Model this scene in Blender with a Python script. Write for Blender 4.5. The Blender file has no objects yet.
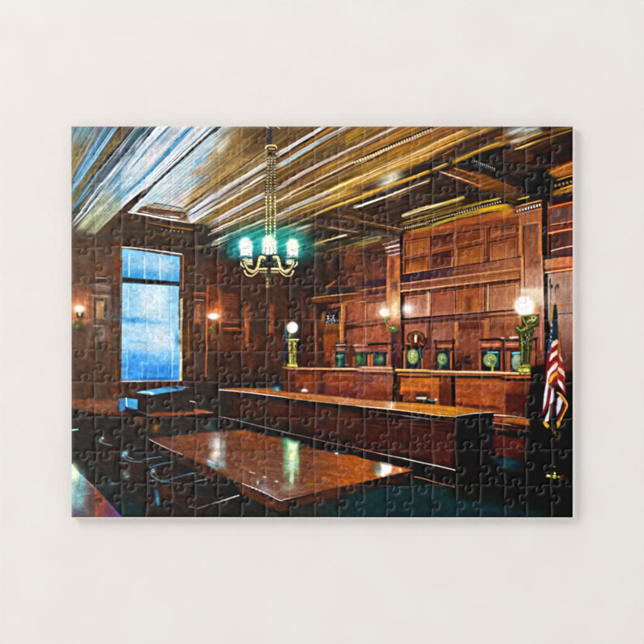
import bpy, bmesh, math, random
import numpy as np
from mathutils import Vector
from mathutils.geometry import delaunay_2d_cdt
# An assembled jigsaw puzzle lying on a pale surface, seen from above. Metres; 1 photograph pixel = K.
K = 0.00071
THICK = 0.004                              # board thickness
SC = bpy.context.scene
C = SC.collection
# ---------------------------------------------------------------- camera
cam = bpy.data.cameras.new('camera'); co = bpy.data.objects.new('camera', cam); C.objects.link(co)
co.location = (.74, -.5, 1.304); co.rotation_euler = (-0.0028091, 0.0018743, 0.0011257)
cam.lens = 102.4609; cam.sensor_width = 36; cam.shift_x = -1.61318; cam.shift_y = 1.10436
cam.clip_start = .05; cam.clip_end = 50
SC.camera = co
# ---------------------------------------------------------------- light
wd = bpy.data.worlds.new('World'); SC.world = wd; wd.use_nodes = True
wt = wd.node_tree; bg = wt.nodes['Background']; bg.inputs[1].default_value = 1.0
gc = wt.nodes.new('ShaderNodeTexCoord'); sp = wt.nodes.new('ShaderNodeSeparateXYZ'); wr = wt.nodes.new('ShaderNodeValToRGB')   # added gradient: bright horizon, dark overhead to cut gloss veil on the print
wt.links.new(gc.outputs['Generated'], sp.inputs[0]); wt.links.new(sp.outputs['Z'], wr.inputs[0]); wt.links.new(wr.outputs[0], bg.inputs[0])
wr.color_ramp.elements[0].color = (2.0, 1.97, 1.93, 1); wr.color_ramp.elements[0].position = .35
wr.color_ramp.elements[1].color = (.22, .216, .21, 1); wr.color_ramp.elements[1].position = .8
def area(name, loc, target, size, power, col):
    l = bpy.data.lights.new(name, 'AREA'); l.shape = 'RECTANGLE'; l.size, l.size_y = size; l.energy = power; l.color = col
    o = bpy.data.objects.new(name, l); C.objects.link(o); o.location = loc
    o.rotation_euler = (Vector(target) - Vector(loc)).to_track_quat('-Z', 'Y').to_euler(); return o
area('key_light', (-1.9, 1.45, 1.45), (.0, 0, 0), (2.2, 1.6), 31, (1, .985, .96))  # large area lamp for the soft light from upper left
SC.view_settings.view_transform = 'Standard'; SC.view_settings.look = 'None'; SC.view_settings.gamma = 1; SC.view_settings.exposure = 0
SC.render.engine = 'CYCLES'
# ---------------------------------------------------------------- the surface
def nodes(name):
    m = bpy.data.materials.new(name); m.use_nodes = True; nt = m.node_tree
    return m, nt, nt.nodes['Principled BSDF']
m_top, nt, bs = nodes('pale_plaster_paper')
tc = nt.nodes.new('ShaderNodeTexCoord')
n1 = nt.nodes.new('ShaderNodeTexNoise'); n1.inputs['Scale'].default_value = 26; n1.inputs['Detail'].default_value = 5
n2 = nt.nodes.new('ShaderNodeTexNoise'); n2.inputs['Scale'].default_value = 260; n2.inputs['Detail'].default_value = 3
cr = nt.nodes.new('ShaderNodeValToRGB'); cr.color_ramp.elements[0].color = (.806, .776, .754, 1); cr.color_ramp.elements[1].color = (.822, .796, .774, 1)
cr.color_ramp.elements[0].position = .35; cr.color_ramp.elements[1].position = .65
mx = nt.nodes.new('ShaderNodeMath'); mx.operation = 'MULTIPLY_ADD'; mx.inputs[1].default_value = .25
b = nt.nodes.new('ShaderNodeBump'); b.inputs['Strength'].default_value = .3; b.inputs['Distance'].default_value = .002
for n in (n1, n2): nt.links.new(tc.outputs['Object'], n.inputs['Vector'])
nt.links.new(n1.outputs['Fac'], cr.inputs[0]); nt.links.new(cr.outputs[0], bs.inputs['Base Color'])
nt.links.new(n2.outputs['Fac'], mx.inputs[0]); nt.links.new(n1.outputs['Fac'], mx.inputs[2]); nt.links.new(mx.outputs[0], b.inputs['Height']); nt.links.new(b.outputs[0], bs.inputs['Normal'])
bs.inputs['Roughness'].default_value = .75; bs.inputs['Specular IOR Level'].default_value = .25
me = bpy.data.meshes.new('surface'); me.from_pydata([(-2, -2, 0), (2, -2, 0), (2, 2, 0), (-2, 2, 0)], [], [(0, 1, 2, 3)])
me.materials.append(m_top); so = bpy.data.objects.new('tabletop', me); C.objects.link(so); so['kind'] = 'structure'
# ---------------------------------------------------------------- the printed picture
# painted as an array of colours (photograph pixels from X0,Y0, SS samples each)
X0, Y0, X1, Y1, SS = 70.0, 125.6, 574.6, 518.0, 3
CW, CH = int((X1 - X0) * SS), int((Y1 - Y0) * SS)
CV = np.zeros((CH, CW, 3), np.float32)
FR = [0.0, 0.0, 1.0]                       # current drawing frame: origin and scale
TX = (67, 139, 211, 282, 354, 426, 498)
SEAM = {'done': set(), 'old': None}
def seam():                                # cross-fade the last painted tile into what lay there before
    if SEAM['old'] is None: return
    (c, r), old = SEAM['old']; yy, xx = np.mgrid[0:CH, 0:CW].astype(np.float32)
    m = np.ones((CH, CW), np.float32)
    if c: m *= np.clip((xx / SS + X0 - TX[c]) / 8, 0, 1)
    if r: m *= np.clip((yy / SS + Y0 - 122 - 65 * r) / 8, 0, 1)
    CV[:] = old * (1 - m[..., None]) + CV * m[..., None]; SEAM['old'] = None
def T(c, r):
    seam(); FR[:] = [TX[c], 122 + 65 * r, 1 / 8.05]
    if (c, r) not in SEAM['done']: SEAM['done'].add((c, r)); SEAM['old'] = ((c, r), CV.copy())
def A(): seam(); FR[:] = [0.0, 0.0, 1.0]
def cx(x): return (FR[0] + x * FR[2] - X0) * SS
def cy(y): return (FR[1] + y * FR[2] - Y0) * SS
def H(c): return np.array([int(c[i:i + 2], 16) / 255 for i in (0, 2, 4)], np.float32)
def win(x0, y0, x1, y1):
    a, b = max(0, int(math.floor(x0))), max(0, int(math.floor(y0)))
    c, d = min(CW, int(math.ceil(x1)) + 1), min(CH, int(math.ceil(y1)) + 1)
    if c <= a or d <= b: return None
    yy, xx = np.mgrid[b:d, a:c].astype(np.float32)
    return (slice(b, d), slice(a, c)), xx + .5, yy + .5
def blend(sl, al, col): CV[sl] = CV[sl] * (1 - al[..., None]) + col * al[..., None]
def smooth(t): t = np.clip(t, 0, 1); return t * t * (3 - 2 * t)
def polya(pts, xx, yy, soft):              # coverage of a polygon from its signed distance
    ins = np.zeros(xx.shape, bool); dd = np.full(xx.shape, 1e9, np.float32)
    n = len(pts)
    for i in range(n):
        (ax, ay), (bx, by) = pts[i], pts[(i + 1) % n]
        ex, ey = bx - ax, by - ay
        t = np.clip(((xx - ax) * ex + (yy - ay) * ey) / (ex * ex + ey * ey + 1e-9), 0, 1)
        dd = np.minimum(dd, (xx - ax - t * ex) ** 2 + (yy - ay - t * ey) ** 2)
        if ay != by:
            ins ^= ((ay > yy) != (by > yy)) & (xx < ex * (yy - ay) / ey + ax)
    d = np.sqrt(dd); d[~ins] *= -1
    return smooth(d / (2 * soft) + .5)
def P(col, *q, s=1.2, a=1.0, c2=None, v=None):   # filled polygon; c2/v: blend to a second colour along v
    pts = [(cx(q[i]), cy(q[i + 1])) for i in range(0, len(q), 2)]
    xs, ys = [p[0] for p in pts], [p[1] for p in pts]; m = 2 * s + 2
    w = win(min(xs) - m, min(ys) - m, max(xs) + m, max(ys) + m)
    if w is None: return
    sl, xx, yy = w; al = polya(pts, xx, yy, s) * a
    c = H(col)
    if c2:
        ax, ay, bx, by = cx(v[0]), cy(v[1]), cx(v[2]), cy(v[3]); ex, ey = bx - ax, by - ay
        t = smooth(((xx - ax) * ex + (yy - ay) * ey) / (ex * ex + ey * ey))[..., None]
        c = c * (1 - t) + H(c2) * t
    blend(sl, al, c)
def L(col, *q, w=8, a=1.0, c2=None, s=None, w2=None):   # polyline stroke, width in frame units, optional colour and width fade
    if len(q) == 4:                                    # straight strokes run out a little past their ends and fade
        dx, dy = q[2] - q[0], q[3] - q[1]; ll = math.hypot(dx, dy) * FR[2]
        if ll > 12 and FR[2] < 1:
            e = 3.0 / ll; q = (q[0] - dx * e, q[1] - dy * e, q[2] + dx * e, q[3] + dy * e); fade = min(.45, max(4.5, 1.6 * w * FR[2] + 2) / (ll + 6))
        else: fade = 0
    else: fade = 0
    k = FR[2] * SS; n = len(q) // 2; pts = [(cx(q[2 * i]), cy(q[2 * i + 1])) for i in range(n)]
    if n > 2:                                          # round the bends
        e = [pts[0]] + pts + [pts[-1]]; pts = []
        for i in range(1, n):
            for t in (0, .2, .4, .6, .8): pts.append(tuple(.5 * (2 * e[i][m] + (e[i + 1][m] - e[i - 1][m]) * t + (2 * e[i - 1][m] - 5 * e[i][m] + 4 * e[i + 1][m] - e[i + 2][m]) * t * t + (3 * e[i][m] - e[i - 1][m] - 3 * e[i + 1][m] + e[i + 2][m]) * t ** 3) for m in (0, 1)))
        pts.append(e[-1]); n = len(pts)
    w2 = w if w2 is None else w2; r0, r1 = w * k / 2, w2 * k / 2; s = s or 1.0
    m = max(r0, r1) + 2 * s + 1; ln = [0]
    for i in range(n - 1): ln.append(ln[-1] + math.hypot(pts[i + 1][0] - pts[i][0], pts[i + 1][1] - pts[i][1]))
    W = win(min(p[0] for p in pts) - m, min(p[1] for p in pts) - m, max(p[0] for p in pts) + m, max(p[1] for p in pts) + m)
    if W is None: return
    sl, xx, yy = W; best = np.full(xx.shape, -1e9, np.float32); tt = np.zeros(xx.shape, np.float32)
    for i in range(n - 1):
        (ax, ay), (bx, by) = pts[i], pts[i + 1]; ex, ey = bx - ax, by - ay
        t = np.clip(((xx - ax) * ex + (yy - ay) * ey) / (ex * ex + ey * ey + 1e-9), 0, 1)
        g = (ln[i] + t * (ln[i + 1] - ln[i])) / (ln[-1] + 1e-9)
        d = (r0 + (r1 - r0) * g) - np.hypot(xx - ax - t * ex, yy - ay - t * ey)
        k_ = d > best; best[k_] = d[k_]; tt[k_] = g[k_]
    al = smooth(best / (2 * s) + .5) * a; c = H(col)
    if fade: al = al * smooth(tt / fade) * smooth((1 - tt) / fade)
    if c2: c = c * (1 - tt[..., None]) + H(c2) * tt[..., None]
    blend(sl, al, c)
def B(col, x, y, rx, ry=None, a=1.0, an=0, p=1.0):      # soft blob
    k = FR[2] * SS; ry = rx if ry is None else ry; X, Y, rx, ry = cx(x), cy(y), rx * k, ry * k
    R = 2.6 * max(rx, ry); w = win(X - R, Y - R, X + R, Y + R)
    if w is None: return
    sl, xx, yy = w; c, s = math.cos(math.radians(an)), math.sin(math.radians(an))
    u = ((xx - X) * c + (yy - Y) * s) / rx; v = (-(xx - X) * s + (yy - Y) * c) / ry
    blend(sl, np.exp(-(u * u + v * v) ** p) * a, H(col))
def E(col, x, y, rx, ry=None, a=1.0, s=1.2):            # crisp ellipse
    k = FR[2] * SS; ry = rx if ry is None else ry; X, Y, rx, ry = cx(x), cy(y), rx * k, ry * k
    w = win(X - rx - 4, Y - ry - 4, X + rx + 4, Y + ry + 4)
    if w is None: return
    sl, xx, yy = w; d = (1 - np.hypot((xx - X) / rx, (yy - Y) / ry)) * min(rx, ry)
    blend(sl, smooth(d / (2 * s) + .5) * a, H(col))
def D(col, x0, y0, x1, y1, n, r, a=1.0, ry=None, s=.8):  # row of beads
    for i in range(n):
        t = (i + .5) / n; E(col, x0 + (x1 - x0) * t, y0 + (y1 - y0) * t, r, ry, a, s)
def vnoise(u, v, seed):                                # smooth value noise on arrays
    g = np.random.RandomState(seed).rand(256, 256).astype(np.float32)
    iu, iv = np.floor(u).astype(int), np.floor(v).astype(int); fu, fv = smooth(u - iu), smooth(v - iv)
    iu &= 255; iv &= 255; ju, jv = (iu + 1) & 255, (iv + 1) & 255
    return (g[iv, iu] * (1 - fu) + g[iv, ju] * fu) * (1 - fv) + (g[jv, iu] * (1 - fu) + g[jv, ju] * fu) * fv
def N(amt, q, du, dv, mode='xy', seed=1, s=6, oct=3, col=None):  # texture inside a polygon (abs px): cell sizes du,dv
    pts = [(cx(q[i]), cy(q[i + 1])) for i in range(0, len(q), 2)]
    xs, ys = [p[0] for p in pts], [p[1] for p in pts]; m = 2 * s + 2
    w = win(min(xs) - m, min(ys) - m, max(xs) + m, max(ys) + m); sl, xx, yy = w
    al = polya(pts, xx, yy, s); px, py = xx / SS + X0, yy / SS + Y0
    if mode == 'fan':
        ax, ay = px + 33, 352 - py; u = np.hypot(ax, ay) / du; v = np.degrees(np.arctan2(ay, ax)) / dv
    elif isinstance(mode, (int, float)):
        c, s_ = math.cos(math.radians(mode)), math.sin(math.radians(mode)); u = (px * c + py * s_) / du; v = (-px * s_ + py * c) / dv
    else: u, v = px / du, py / dv
    n = 0; tot = 0
    for o in range(oct):
        n = n + vnoise(u * 2 ** o + 7 * o, v * 2 ** o + 3 * o, seed + o) * .6 ** o; tot += .6 ** o
    n = (n / tot - .5) * 2 * amt * al * (1 - .65 * CV[sl].mean(2))
    if col is None: CV[sl] = np.clip(CV[sl] * (1 + n[..., None]), 0, 1)
    else: CV[sl] = np.clip(CV[sl] + n[..., None] * H(col), 0, 1)
# ---- large areas, photograph pixels
CV[:] = H('2b2421')
A()
P('8a7a60', 60, 120, 590, 120, 590, 200, 520, 215, 404, 240, 340, 255, 285, 262, 210, 262, 190, 224, 142, 215, 110, 225, 90, 240, 60, 240)          # ceiling
P('5c6b72', 60, 120, 140, 120, 92, 235, 60, 235, s=6, c2='6f6a48', v=(110, 130, 80, 225))
P('c9d9e4', 140, 120, 220, 120, 140, 197, 80, 235, 92, 195, s=8)
P('bccad2', 217, 124, 240, 124, 236, 150, 200, 190, 184, 212, 142, 202, 138, 196, s=5)
P('8f7d58', 236, 120, 275, 120, 264, 150, 186, 208, 186, 196, 222, 160, s=14, c2='8a7450', v=(250, 130, 200, 205))
P('463629', 60, 236, 95, 234, 146, 190, 142, 210, 189, 224, 205, 226, 214, 262, 182, 262, 60, 262, s=3)           # wall cornice
P('4f443e', 60, 222, 95, 232, 122, 224, 122, 400, 60, 400, s=4, c2='3c3632', v=(80, 230, 95, 400))                # left wall
P('4a3328', 182, 232, 284, 240, 284, 350, 182, 350, s=4)
P('33282a', 232, 262, 330, 262, 330, 330, 232, 330, s=10)
P('2f2826', 176, 340, 286, 340, 286, 420, 176, 420, s=6)
P('6b4a2c', 280, 120, 440, 120, 430, 170, 330, 215, 262, 232, 225, 240, 270, 160, s=6, c2='93683a', v=(300, 160, 430, 130))
P('2e2420', 312, 232, 345, 214, 356, 204, 432, 168, 470, 160, 573, 150, 573, 185, 540, 212, 404, 236, 330, 248, s=3)
P('66402e', 318, 250, 404, 232, 404, 372, 318, 366, s=3, c2='7a4a38', v=(330, 250, 380, 340))
P('99542f', 404, 236, 540, 200, 573, 205, 574, 380, 404, 376, s=2, c2='a8663f', v=(470, 240, 470, 330))
N(.35, (70, 126, 574, 126, 574, 160, 400, 240, 240, 260, 189, 224, 142, 212, 92, 236, 70, 236), 60, .55, 'fan', 11, oct=4)
# ---- tile by tile, coordinates of the enlarged tile
T(0, 0)
P('7d9599', 30, 35, 250, 35, 190, 170, 90, 290, 30, 330, s=8, c2='7e7058', v=(120, 80, 90, 260))
P('88794a', 30, 200, 110, 210, 120, 300, 60, 420, 30, 450, s=8)
L('3f6f8b', 78, 38, 36, 150, w=14, a=.8); B('6fa0a6', 150, 80, 60, 40, .6); B('9fb0b8', 60, 120, 30, 60, .4, 20)
B('a89858', 70, 260, 40, 40, .6); B('55503c', 50, 220, 60, 14, .5)
L('aac4cc', 225, 110, 40, 440, w=16, a=.55, c2='b8ae84'); L('d5dcd8', 200, 160, 40, 440, w=6, a=.5)
P('6f6854', 270, 40, 300, 40, 120, 360, 40, 480, 40, 440, s=4, a=.5)
L('5a99c2', 320, 35, 60, 480, w=34, a=.9); L('8fc6e4', 312, 45, 60, 475, w=9, a=.8); L('3d6f98', 340, 45, 200, 290, w=6, a=.8)
L('63add8', 395, 35, 40, 560, w=40, c2='7db6cf'); L('2c5570', 378, 35, 200, 290, w=9, a=.85); L('c5e2f0', 408, 42, 200, 340, 40, 560, w=7, a=.8)
L('a7d3ea', 360, 75, 50, 520, w=7, a=.7); L('2f4d63', 420, 40, 170, 400, 36, 588, w=5, a=.6)
D('2a506a', 230, 260, 80, 480, 16, 4, .55)
P('6a5843', 430, 35, 530, 35, 470, 110, 330, 300, 160, 500, 90, 588, 60, 588, 220, 360, s=5, c2='7d7040', v=(470, 60, 160, 500))
B('4b3a26', 450, 70, 50, 35, .8); B('8d7038', 370, 180, 30, 40, .6); B('99905a', 175, 460, 30, 60, .7, 25); B('857848', 130, 540, 30, 40, .6)
L('3d3429', 530, 60, 430, 170, w=26, a=.8)
L('30383c', 556, 50, 300, 340, 130, 560, w=34, a=.85)
D('cfd3cf', 560, 45, 230, 440, 34, 7, .85, ry=6); D('12181c', 540, 55, 330, 300, 22, 9, .7, ry=9); D('dfe4e2', 540, 48, 400, 200, 13, 5, .6)
L('3f7ba0', 260, 400, 120, 580, w=22, a=.8); D('a9c9da', 240, 430, 130, 588, 16, 5, .7)
P('44606e', 590, 35, 644, 35, 644, 60, 230, 588, 170, 588, 300, 420, s=3, c2='56728a', v=(600, 80, 250, 560))
B('2f7f86', 560, 120, 40, 40, .6); B('2f4a64', 370, 320, 60, 50, .5)
L('e4ecef', 644, 62, 210, 588, w=9); L('1d3a4a', 644, 80, 350, 420, 230, 588, w=8, a=.7); L('d2dce2', 644, 104, 262, 588, w=8, a=.9)
L('8d97a0', 610, 120, 240, 588, w=14, a=.6); L('1f6f9d', 644, 128, 300, 560, w=14, a=.7); L('213038', 550, 215, 500, 275, w=22, a=.6)
L('eef4f6', 425, 335, 330, 455, 262, 520, w=18, a=.9)
P('c3dcea', 644, 150, 644, 588, 330, 588, 440, 440, s=10); P('e6edf3', 644, 190, 644, 300, 560, 400, 470, 440, 520, 330, s=8)
L('3e93c4', 644, 230, 520, 375, w=15, a=.9, c2='7fbfe0'); L('3a8bc0', 644, 430, 470, 588, w=22, a=.8); P('3f98cc', 440, 400, 440, 560, 340, 588, 380, 480, s=12, a=.75)
P('7f96a0', 330, 460, 400, 420, 300, 588, 270, 588, s=8, a=.6); L('eef2f4', 420, 480, 345, 588, w=18, a=.8)
L('4a4444', 644, 555, 600, 588, w=22)
T(1, 0)
P('2f5262', 0, 35, 150, 35, 0, 215, s=2); L('c9d8dc', 95, 42, 0, 142, w=6); L('87a9b4', 110, 60, 0, 180, w=5, a=.7); L('1d3646', 140, 38, 0, 210, w=12, a=.9)
P('e3ebf2', 150, 35, 235, 35, 0, 300, 0, 215, s=2); L('2b7fae', 250, 38, 60, 225, 0, 312, w=14); L('9cd0e8', 235, 38, 0, 290, w=5, a=.7)
P('dfe6f0', 262, 38, 400, 38, 240, 200, 0, 460, 0, 330, s=4); B('8fbfdf', 210, 130, 50, 22, .8, -30); B('58a8d4', 200, 160, 40, 12, .6, -30)
B('e9dcd0', 265, 95, 30, 25, .5); B('cfe2f0', 340, 80, 40, 30, .7); P('5f9cc4', 296, 70, 304, 70, 308, 160, 255, 180, 255, 160, 296, 150, s=3, a=.6)
B('f2e4ea', 130, 230, 60, 50, .6); B('f0e6ea', 60, 320, 60, 60, .6)
L('52a4d2', 425, 35, 0, 500, w=34); L('1f5f8c', 440, 38, 290, 165, w=11, a=.9); L('95d0ee', 405, 50, 0, 480, w=7, a=.8); L('2f7fb8', 330, 140, 200, 270, w=6, a=.8); L('2a6b96', 452, 42, 0, 515, w=5, a=.8)
P('dee8f0', 470, 38, 560, 38, 0, 560, 0, 510, s=3); B('d8c4a4', 495, 70, 35, 20, .8, -40); B('a88f78', 440, 100, 14, 10, .6)
L('7f9cb0', 470, 75, 330, 240, 200, 380, w=4, a=.7); L('5c9cc4', 560, 50, 250, 330, 40, 540, w=16, a=.75, c2='a8cbe0'); L('f2f6fa', 540, 60, 120, 460, 0, 575, w=13, a=.8)
L('2f4f66', 590, 42, 380, 225, 80, 510, w=6, a=.8); L('f4f8fa', 612, 40, 0, 588, w=13); L('33231f', 640, 40, 30, 588, w=17); L('1a1414', 600, 75, 420, 225, w=9)
L('8d96a0', 620, 38, 10, 588, w=5, a=.7); L('d8eaf2', 655, 58, 60, 588, w=12); L('33475a', 590, 125, 420, 260, 250, 420, w=4, a=.8); L('a8d0e2', 655, 80, 420, 280, 200, 500, w=16, a=.7)
P('cbd9de', 644, 110, 560, 175, 380, 320, 250, 430, 100, 560, 100, 588, 430, 588, 440, 400, 644, 200, s=10)
B('4b91c4', 480, 320, 55, 22, .75, -40); B('6aaad0', 560, 270, 40, 12, .6, -35); B('5f7484', 560, 230, 50, 18, .6, -25); B('a8c6da', 350, 400, 70, 40, .5)
B('9fc4dc', 320, 520, 60, 30, .4); B('eaf0f4', 200, 540, 70, 30, .6); B('86a4bc', 500, 470, 50, 30, .5)
P('a6906e', 520, 360, 644, 290, 644, 440, 440, 430, 420, 400, s=10, a=.9); P('b49a62', 600, 230, 644, 210, 644, 300, 530, 320, s=8); B('b8a088', 560, 370, 60, 15, .7, -10); B('8a7050', 480, 420, 60, 8, .7); B('7c7e84', 545, 470, 26, 26, .6); B('b09450', 610, 500, 40, 50, .7); B('98927c', 540, 560, 80, 20, .6)
L('4b402c', 644, 490, 500, 588, w=6)
T(2, 0)
P('3a6a90', 0, 60, 50, 35, 80, 35, 0, 120, s=3); L('121820', 82, 38, 0, 108, w=18); L('9ac4dc', 120, 38, 0, 140, w=10); L('cfe0ea', 140, 38, 0, 170, w=16); L('55707c', 145, 42, 20, 140, w=4)
P('a9aca0', 140, 38, 260, 38, 130, 160, 60, 260, 0, 260, 0, 190, s=10, a=.8); L('6e7468', 190, 50, 60, 150, w=18, a=.5); P('7c7458', 200, 38, 262, 38, 240, 70, 170, 140, 150, 130, s=8, a=.8)
B('efefe8', 95, 190, 55, 24, .95, -40); B('dfe8ea', 75, 240, 22, 40, .8); B('6f93ac', 20, 220, 30, 14, .6, -40)
P('6d5738', 262, 38, 460, 38, 460, 200, 350, 270, 260, 275, 262, 200, 240, 180, s=4, c2='5c4a33', v=(280, 60, 450, 180)); P('967a4c', 255, 90, 320, 140, 300, 190, 240, 200, 170, 190, 160, 150, s=8, a=.9)
P('a28a5c', 60, 250, 240, 275, 240, 360, 190, 400, 60, 470, s=10, a=.8); P('997d52', 240, 280, 420, 240, 330, 320, 200, 410, s=8, a=.6); B('5a482e', 370, 120, 30, 50, .5); B('3f3222', 275, 90, 10, 50, .6); B('4b3c28', 430, 90, 12, 50, .5)
B('b9a88a', 40, 380, 60, 24, .6); P('a8834c', 0, 430, 120, 400, 60, 470, 0, 520, s=6, a=.7)
L('3c3020', 440, 225, 320, 310, 200, 395, 20, 515, w=7); L('8b8f90', 330, 330, 240, 375, w=16, a=.7); L('c0ab78', 450, 240, 180, 420, w=8, a=.7); L('7a6644', 430, 280, 60, 520, w=10, a=.7)
L('cfd7e6', 470, 328, 40, 588, w=30, c2='c2d0e4'); L('333844', 480, 352, 100, 588, w=10); L('e8edf4', 450, 322, 40, 570, w=9); L('8fa2c0', 420, 365, 110, 560, w=5, a=.8)
P('a08a6a', 480, 372, 440, 420, 170, 585, 110, 588, s=3); L('96a0ae', 440, 400, 180, 560, w=14, a=.7); L('dfe4ea', 450, 425, 160, 588, w=22); L('3b4556', 330, 480, 180, 580, w=7); L('bfae84', 470, 445, 230, 588, w=10); 
P('7c6a54', 470, 465, 460, 588, 250, 588, s=4, a=.8); L('98a0b0', 420, 588, 470, 560, w=16)
P('6a5538', 520, 38, 644, 38, 644, 150, 530, 215, s=4); B('4a3c28', 628, 80, 12, 50, .6); P('463c30', 460, 38, 530, 38, 530, 190, 460, 190, s=5, a=.6)
L('b3a278', 620, 115, 530, 175, w=10, a=.6); L('c5d5ee', 644, 205, 525, 275, w=34); L('20242e', 644, 240, 530, 302, w=13); L('f0f4fa', 644, 190, 520, 262, w=8); L('b0632c', 644, 262, 560, 315, w=10, a=.6)
L('bad3e8', 644, 305, 525, 372, w=42); L('d8e8f4', 644, 290, 525, 360, w=12); L('b79b50', 644, 345, 525, 415, w=10); P('6e5634', 644, 365, 644, 440, 530, 510, 525, 425, s=3); L('9a7440', 644, 400, 540, 460, w=14, a=.5); L('bcc0cc', 644, 480, 520, 550, w=24); L('2c2e38', 644, 500, 520, 570, w=7); D('e8e8ea', 644, 472, 520, 545, 12, 5, .8); L('c9a880', 644, 575, 600, 600, w=20)
T(3, 0)
P('68543a', 0, 38, 310, 38, 0, 230, s=3); B('4a3c2a', 60, 80, 12, 50, .6); L('8a7348', 200, 60, 40, 170, w=20, a=.4); B('46392a', 110, 150, 20, 50, .5)
L('bcc8e0', 345, 38, 0, 248, w=26, c2='c0d2ee'); L('f2f6fc', 325, 42, 0, 238, w=9); L('2b2c36', 385, 42, 0, 282, w=13, c2='3a3c48'); L('16161e', 300, 95, 130, 190, w=10)
P('8a6a38', 400, 40, 480, 40, 300, 130, 0, 310, 0, 290, s=3); L('c48a48', 420, 45, 220, 160, w=9, a=.6); E('b04a20', 55, 265, 9); L('5c4a30', 260, 150, 0, 320, w=5, a=.7)
L('b3bac4', 540, 38, 260, 185, 0, 345, w=32, c2='a9cfe8'); L('8b8e98', 500, 52, 280, 170, w=9); L('e3e9ee', 510, 40, 280, 160, 0, 325, w=8); L('7fb0cc', 250, 215, 0, 360, w=8, a=.7); L('5a5a60', 455, 90, 300, 170, w=5)
L('c49636', 570, 45, 255, 240, 0, 395, w=8, c2='a4884c'); L('8a6828', 600, 55, 330, 215, w=16, a=.7); L('b0862c', 644, 50, 360, 205, w=10, a=.7)
P('6c5a3a', 505, 120, 505, 215, 300, 310, 120, 380, 0, 460, 0, 400, 255, 250, s=6); B('4a4028', 300, 250, 36, 34, .55); B('8d7c50', 240, 310, 45, 30, .6); B('4e4438', 170, 330, 28, 26, .5); B('45402e', 420, 230, 26, 40, .5); P('74654a', 330, 200, 390, 190, 380, 280, 335, 280, s=5, a=.6); P('9a7c30', 510, 110, 644, 50, 644, 160, 510, 200, s=4, a=.8); L('b49038', 644, 75, 520, 130, w=10, a=.6)
L('8c8078', 644, 185, 300, 350, 0, 510, w=34, a=.9); L('d6cbc8', 644, 178, 300, 340, 0, 500, w=12); D('efe4dc', 644, 180, 0, 502, 48, 6, .6, ry=6); L('b4b8cc', 300, 350, 0, 515, w=12, a=.8); L('2f2a2c', 550, 250, 250, 395, 0, 545, w=6, a=.9); L('cfc6c4', 470, 275, 200, 410, 0, 535, w=6, a=.8)
P('9a7c42', 644, 205, 644, 290, 330, 430, 60, 560, 0, 588, 0, 560, 300, 400, s=4, a=.8); L('c09a40', 644, 235, 330, 385, w=12, a=.7); L('5c4420', 644, 265, 430, 360, w=8, a=.6)
L('6a5236', 644, 300, 60, 585, w=26, a=.8); D('ecd4b8', 644, 296, 50, 582, 36, 9, .85, ry=8, s=1); D('3c2c1c', 628, 316, 60, 596, 36, 7, .6); L('e8d4c0', 644, 330, 120, 588, w=6, a=.75)
P('6e5a34', 644, 340, 644, 410, 330, 545, 230, 588, 130, 588, s=4); L('9a8040', 644, 370, 360, 500, w=16, a=.5); L('3b3020', 540, 450, 440, 500, w=18, a=.5)
P('d9b653', 644, 420, 644, 500, 500, 560, 440, 588, 270, 588, 480, 490, s=5); L('f4e6b0', 644, 440, 300, 588, w=14); L('caa23c', 644, 470, 400, 580, w=10); L('8d6e24', 644, 515, 500, 580, w=8)
P('4a3c2c', 644, 530, 644, 588, 520, 588, s=4, a=.8)
T(4, 0)
P('7d6632', 0, 38, 250, 38, 0, 190, s=4); L('c49a3a', 60, 40, 0, 80, w=16, a=.8); L('b89244', 230, 45, 0, 165, w=12, a=.6); L('a08030', 160, 45, 20, 110, w=8, a=.7)
L('b3a49a', 360, 38, 0, 222, w=32); L('e6d8d0', 340, 42, 0, 212, w=9); D('3a302c', 380, 42, 0, 230, 44, 4.5, .75); D('f2e6dc', 370, 36, 0, 215, 44, 4.5, .7)
P('9b7438', 390, 42, 560, 38, 0, 330, 0, 245, s=4); L('3d2d1c', 400, 48, 200, 150, 0, 240, w=9, a=.8); L('b07038', 440, 50, 210, 160, w=26, a=.8, c2='a07a48'); L('c08a28', 440, 80, 250, 160, 0, 280, w=8); L('d8a458', 520, 45, 300, 140, w=6, a=.7); L('6a4820', 480, 75, 0, 300, w=6, a=.7)
L('6a4c34', 640, 60, 0, 338, w=50, a=.9); D('2a1a14', 640, 45, 0, 318, 30, 14, .9, ry=9); D('e2c4a0', 628, 62, 0, 335, 30, 9, .9, ry=13); D('24160e', 640, 72, 300, 195, 16, 8, .8, ry=8); L('e0c894', 644, 75, 300, 215, 0, 360, w=7); L('4a3218', 644, 90, 0, 372, w=4)
P('a07028', 644, 95, 644, 170, 0, 445, 0, 375, s=3, c2='9a7a30', v=(600, 100, 50, 400)); B('c88420', 350, 230, 30, 40, .7); B('7a5a20', 250, 280, 20, 30, .5); B('8c5c30', 600, 120, 20, 40, .6); B('b49030', 90, 350, 40, 20, .6); L('7a5420', 560, 130, 420, 200, w=14, a=.4)
P('b88c38', 644, 175, 644, 300, 300, 430, 0, 540, 0, 440, s=4); L('f0dcae', 644, 192, 300, 328, 0, 465, w=20); L('8e6420', 500, 240, 200, 372, 0, 455, w=6); L('d7b070', 644, 215, 0, 490, w=12); L('86602a', 644, 228, 0, 500, w=5, a=.8); L('f4d890', 644, 248, 300, 375, 0, 512, w=11); L('d89a30', 644, 262, 350, 375, w=9); L('c89c3c', 400, 365, 0, 530, w=14, a=.8); L('3f2c1c', 644, 290, 350, 410, 0, 545, w=5, a=.8)
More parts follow.
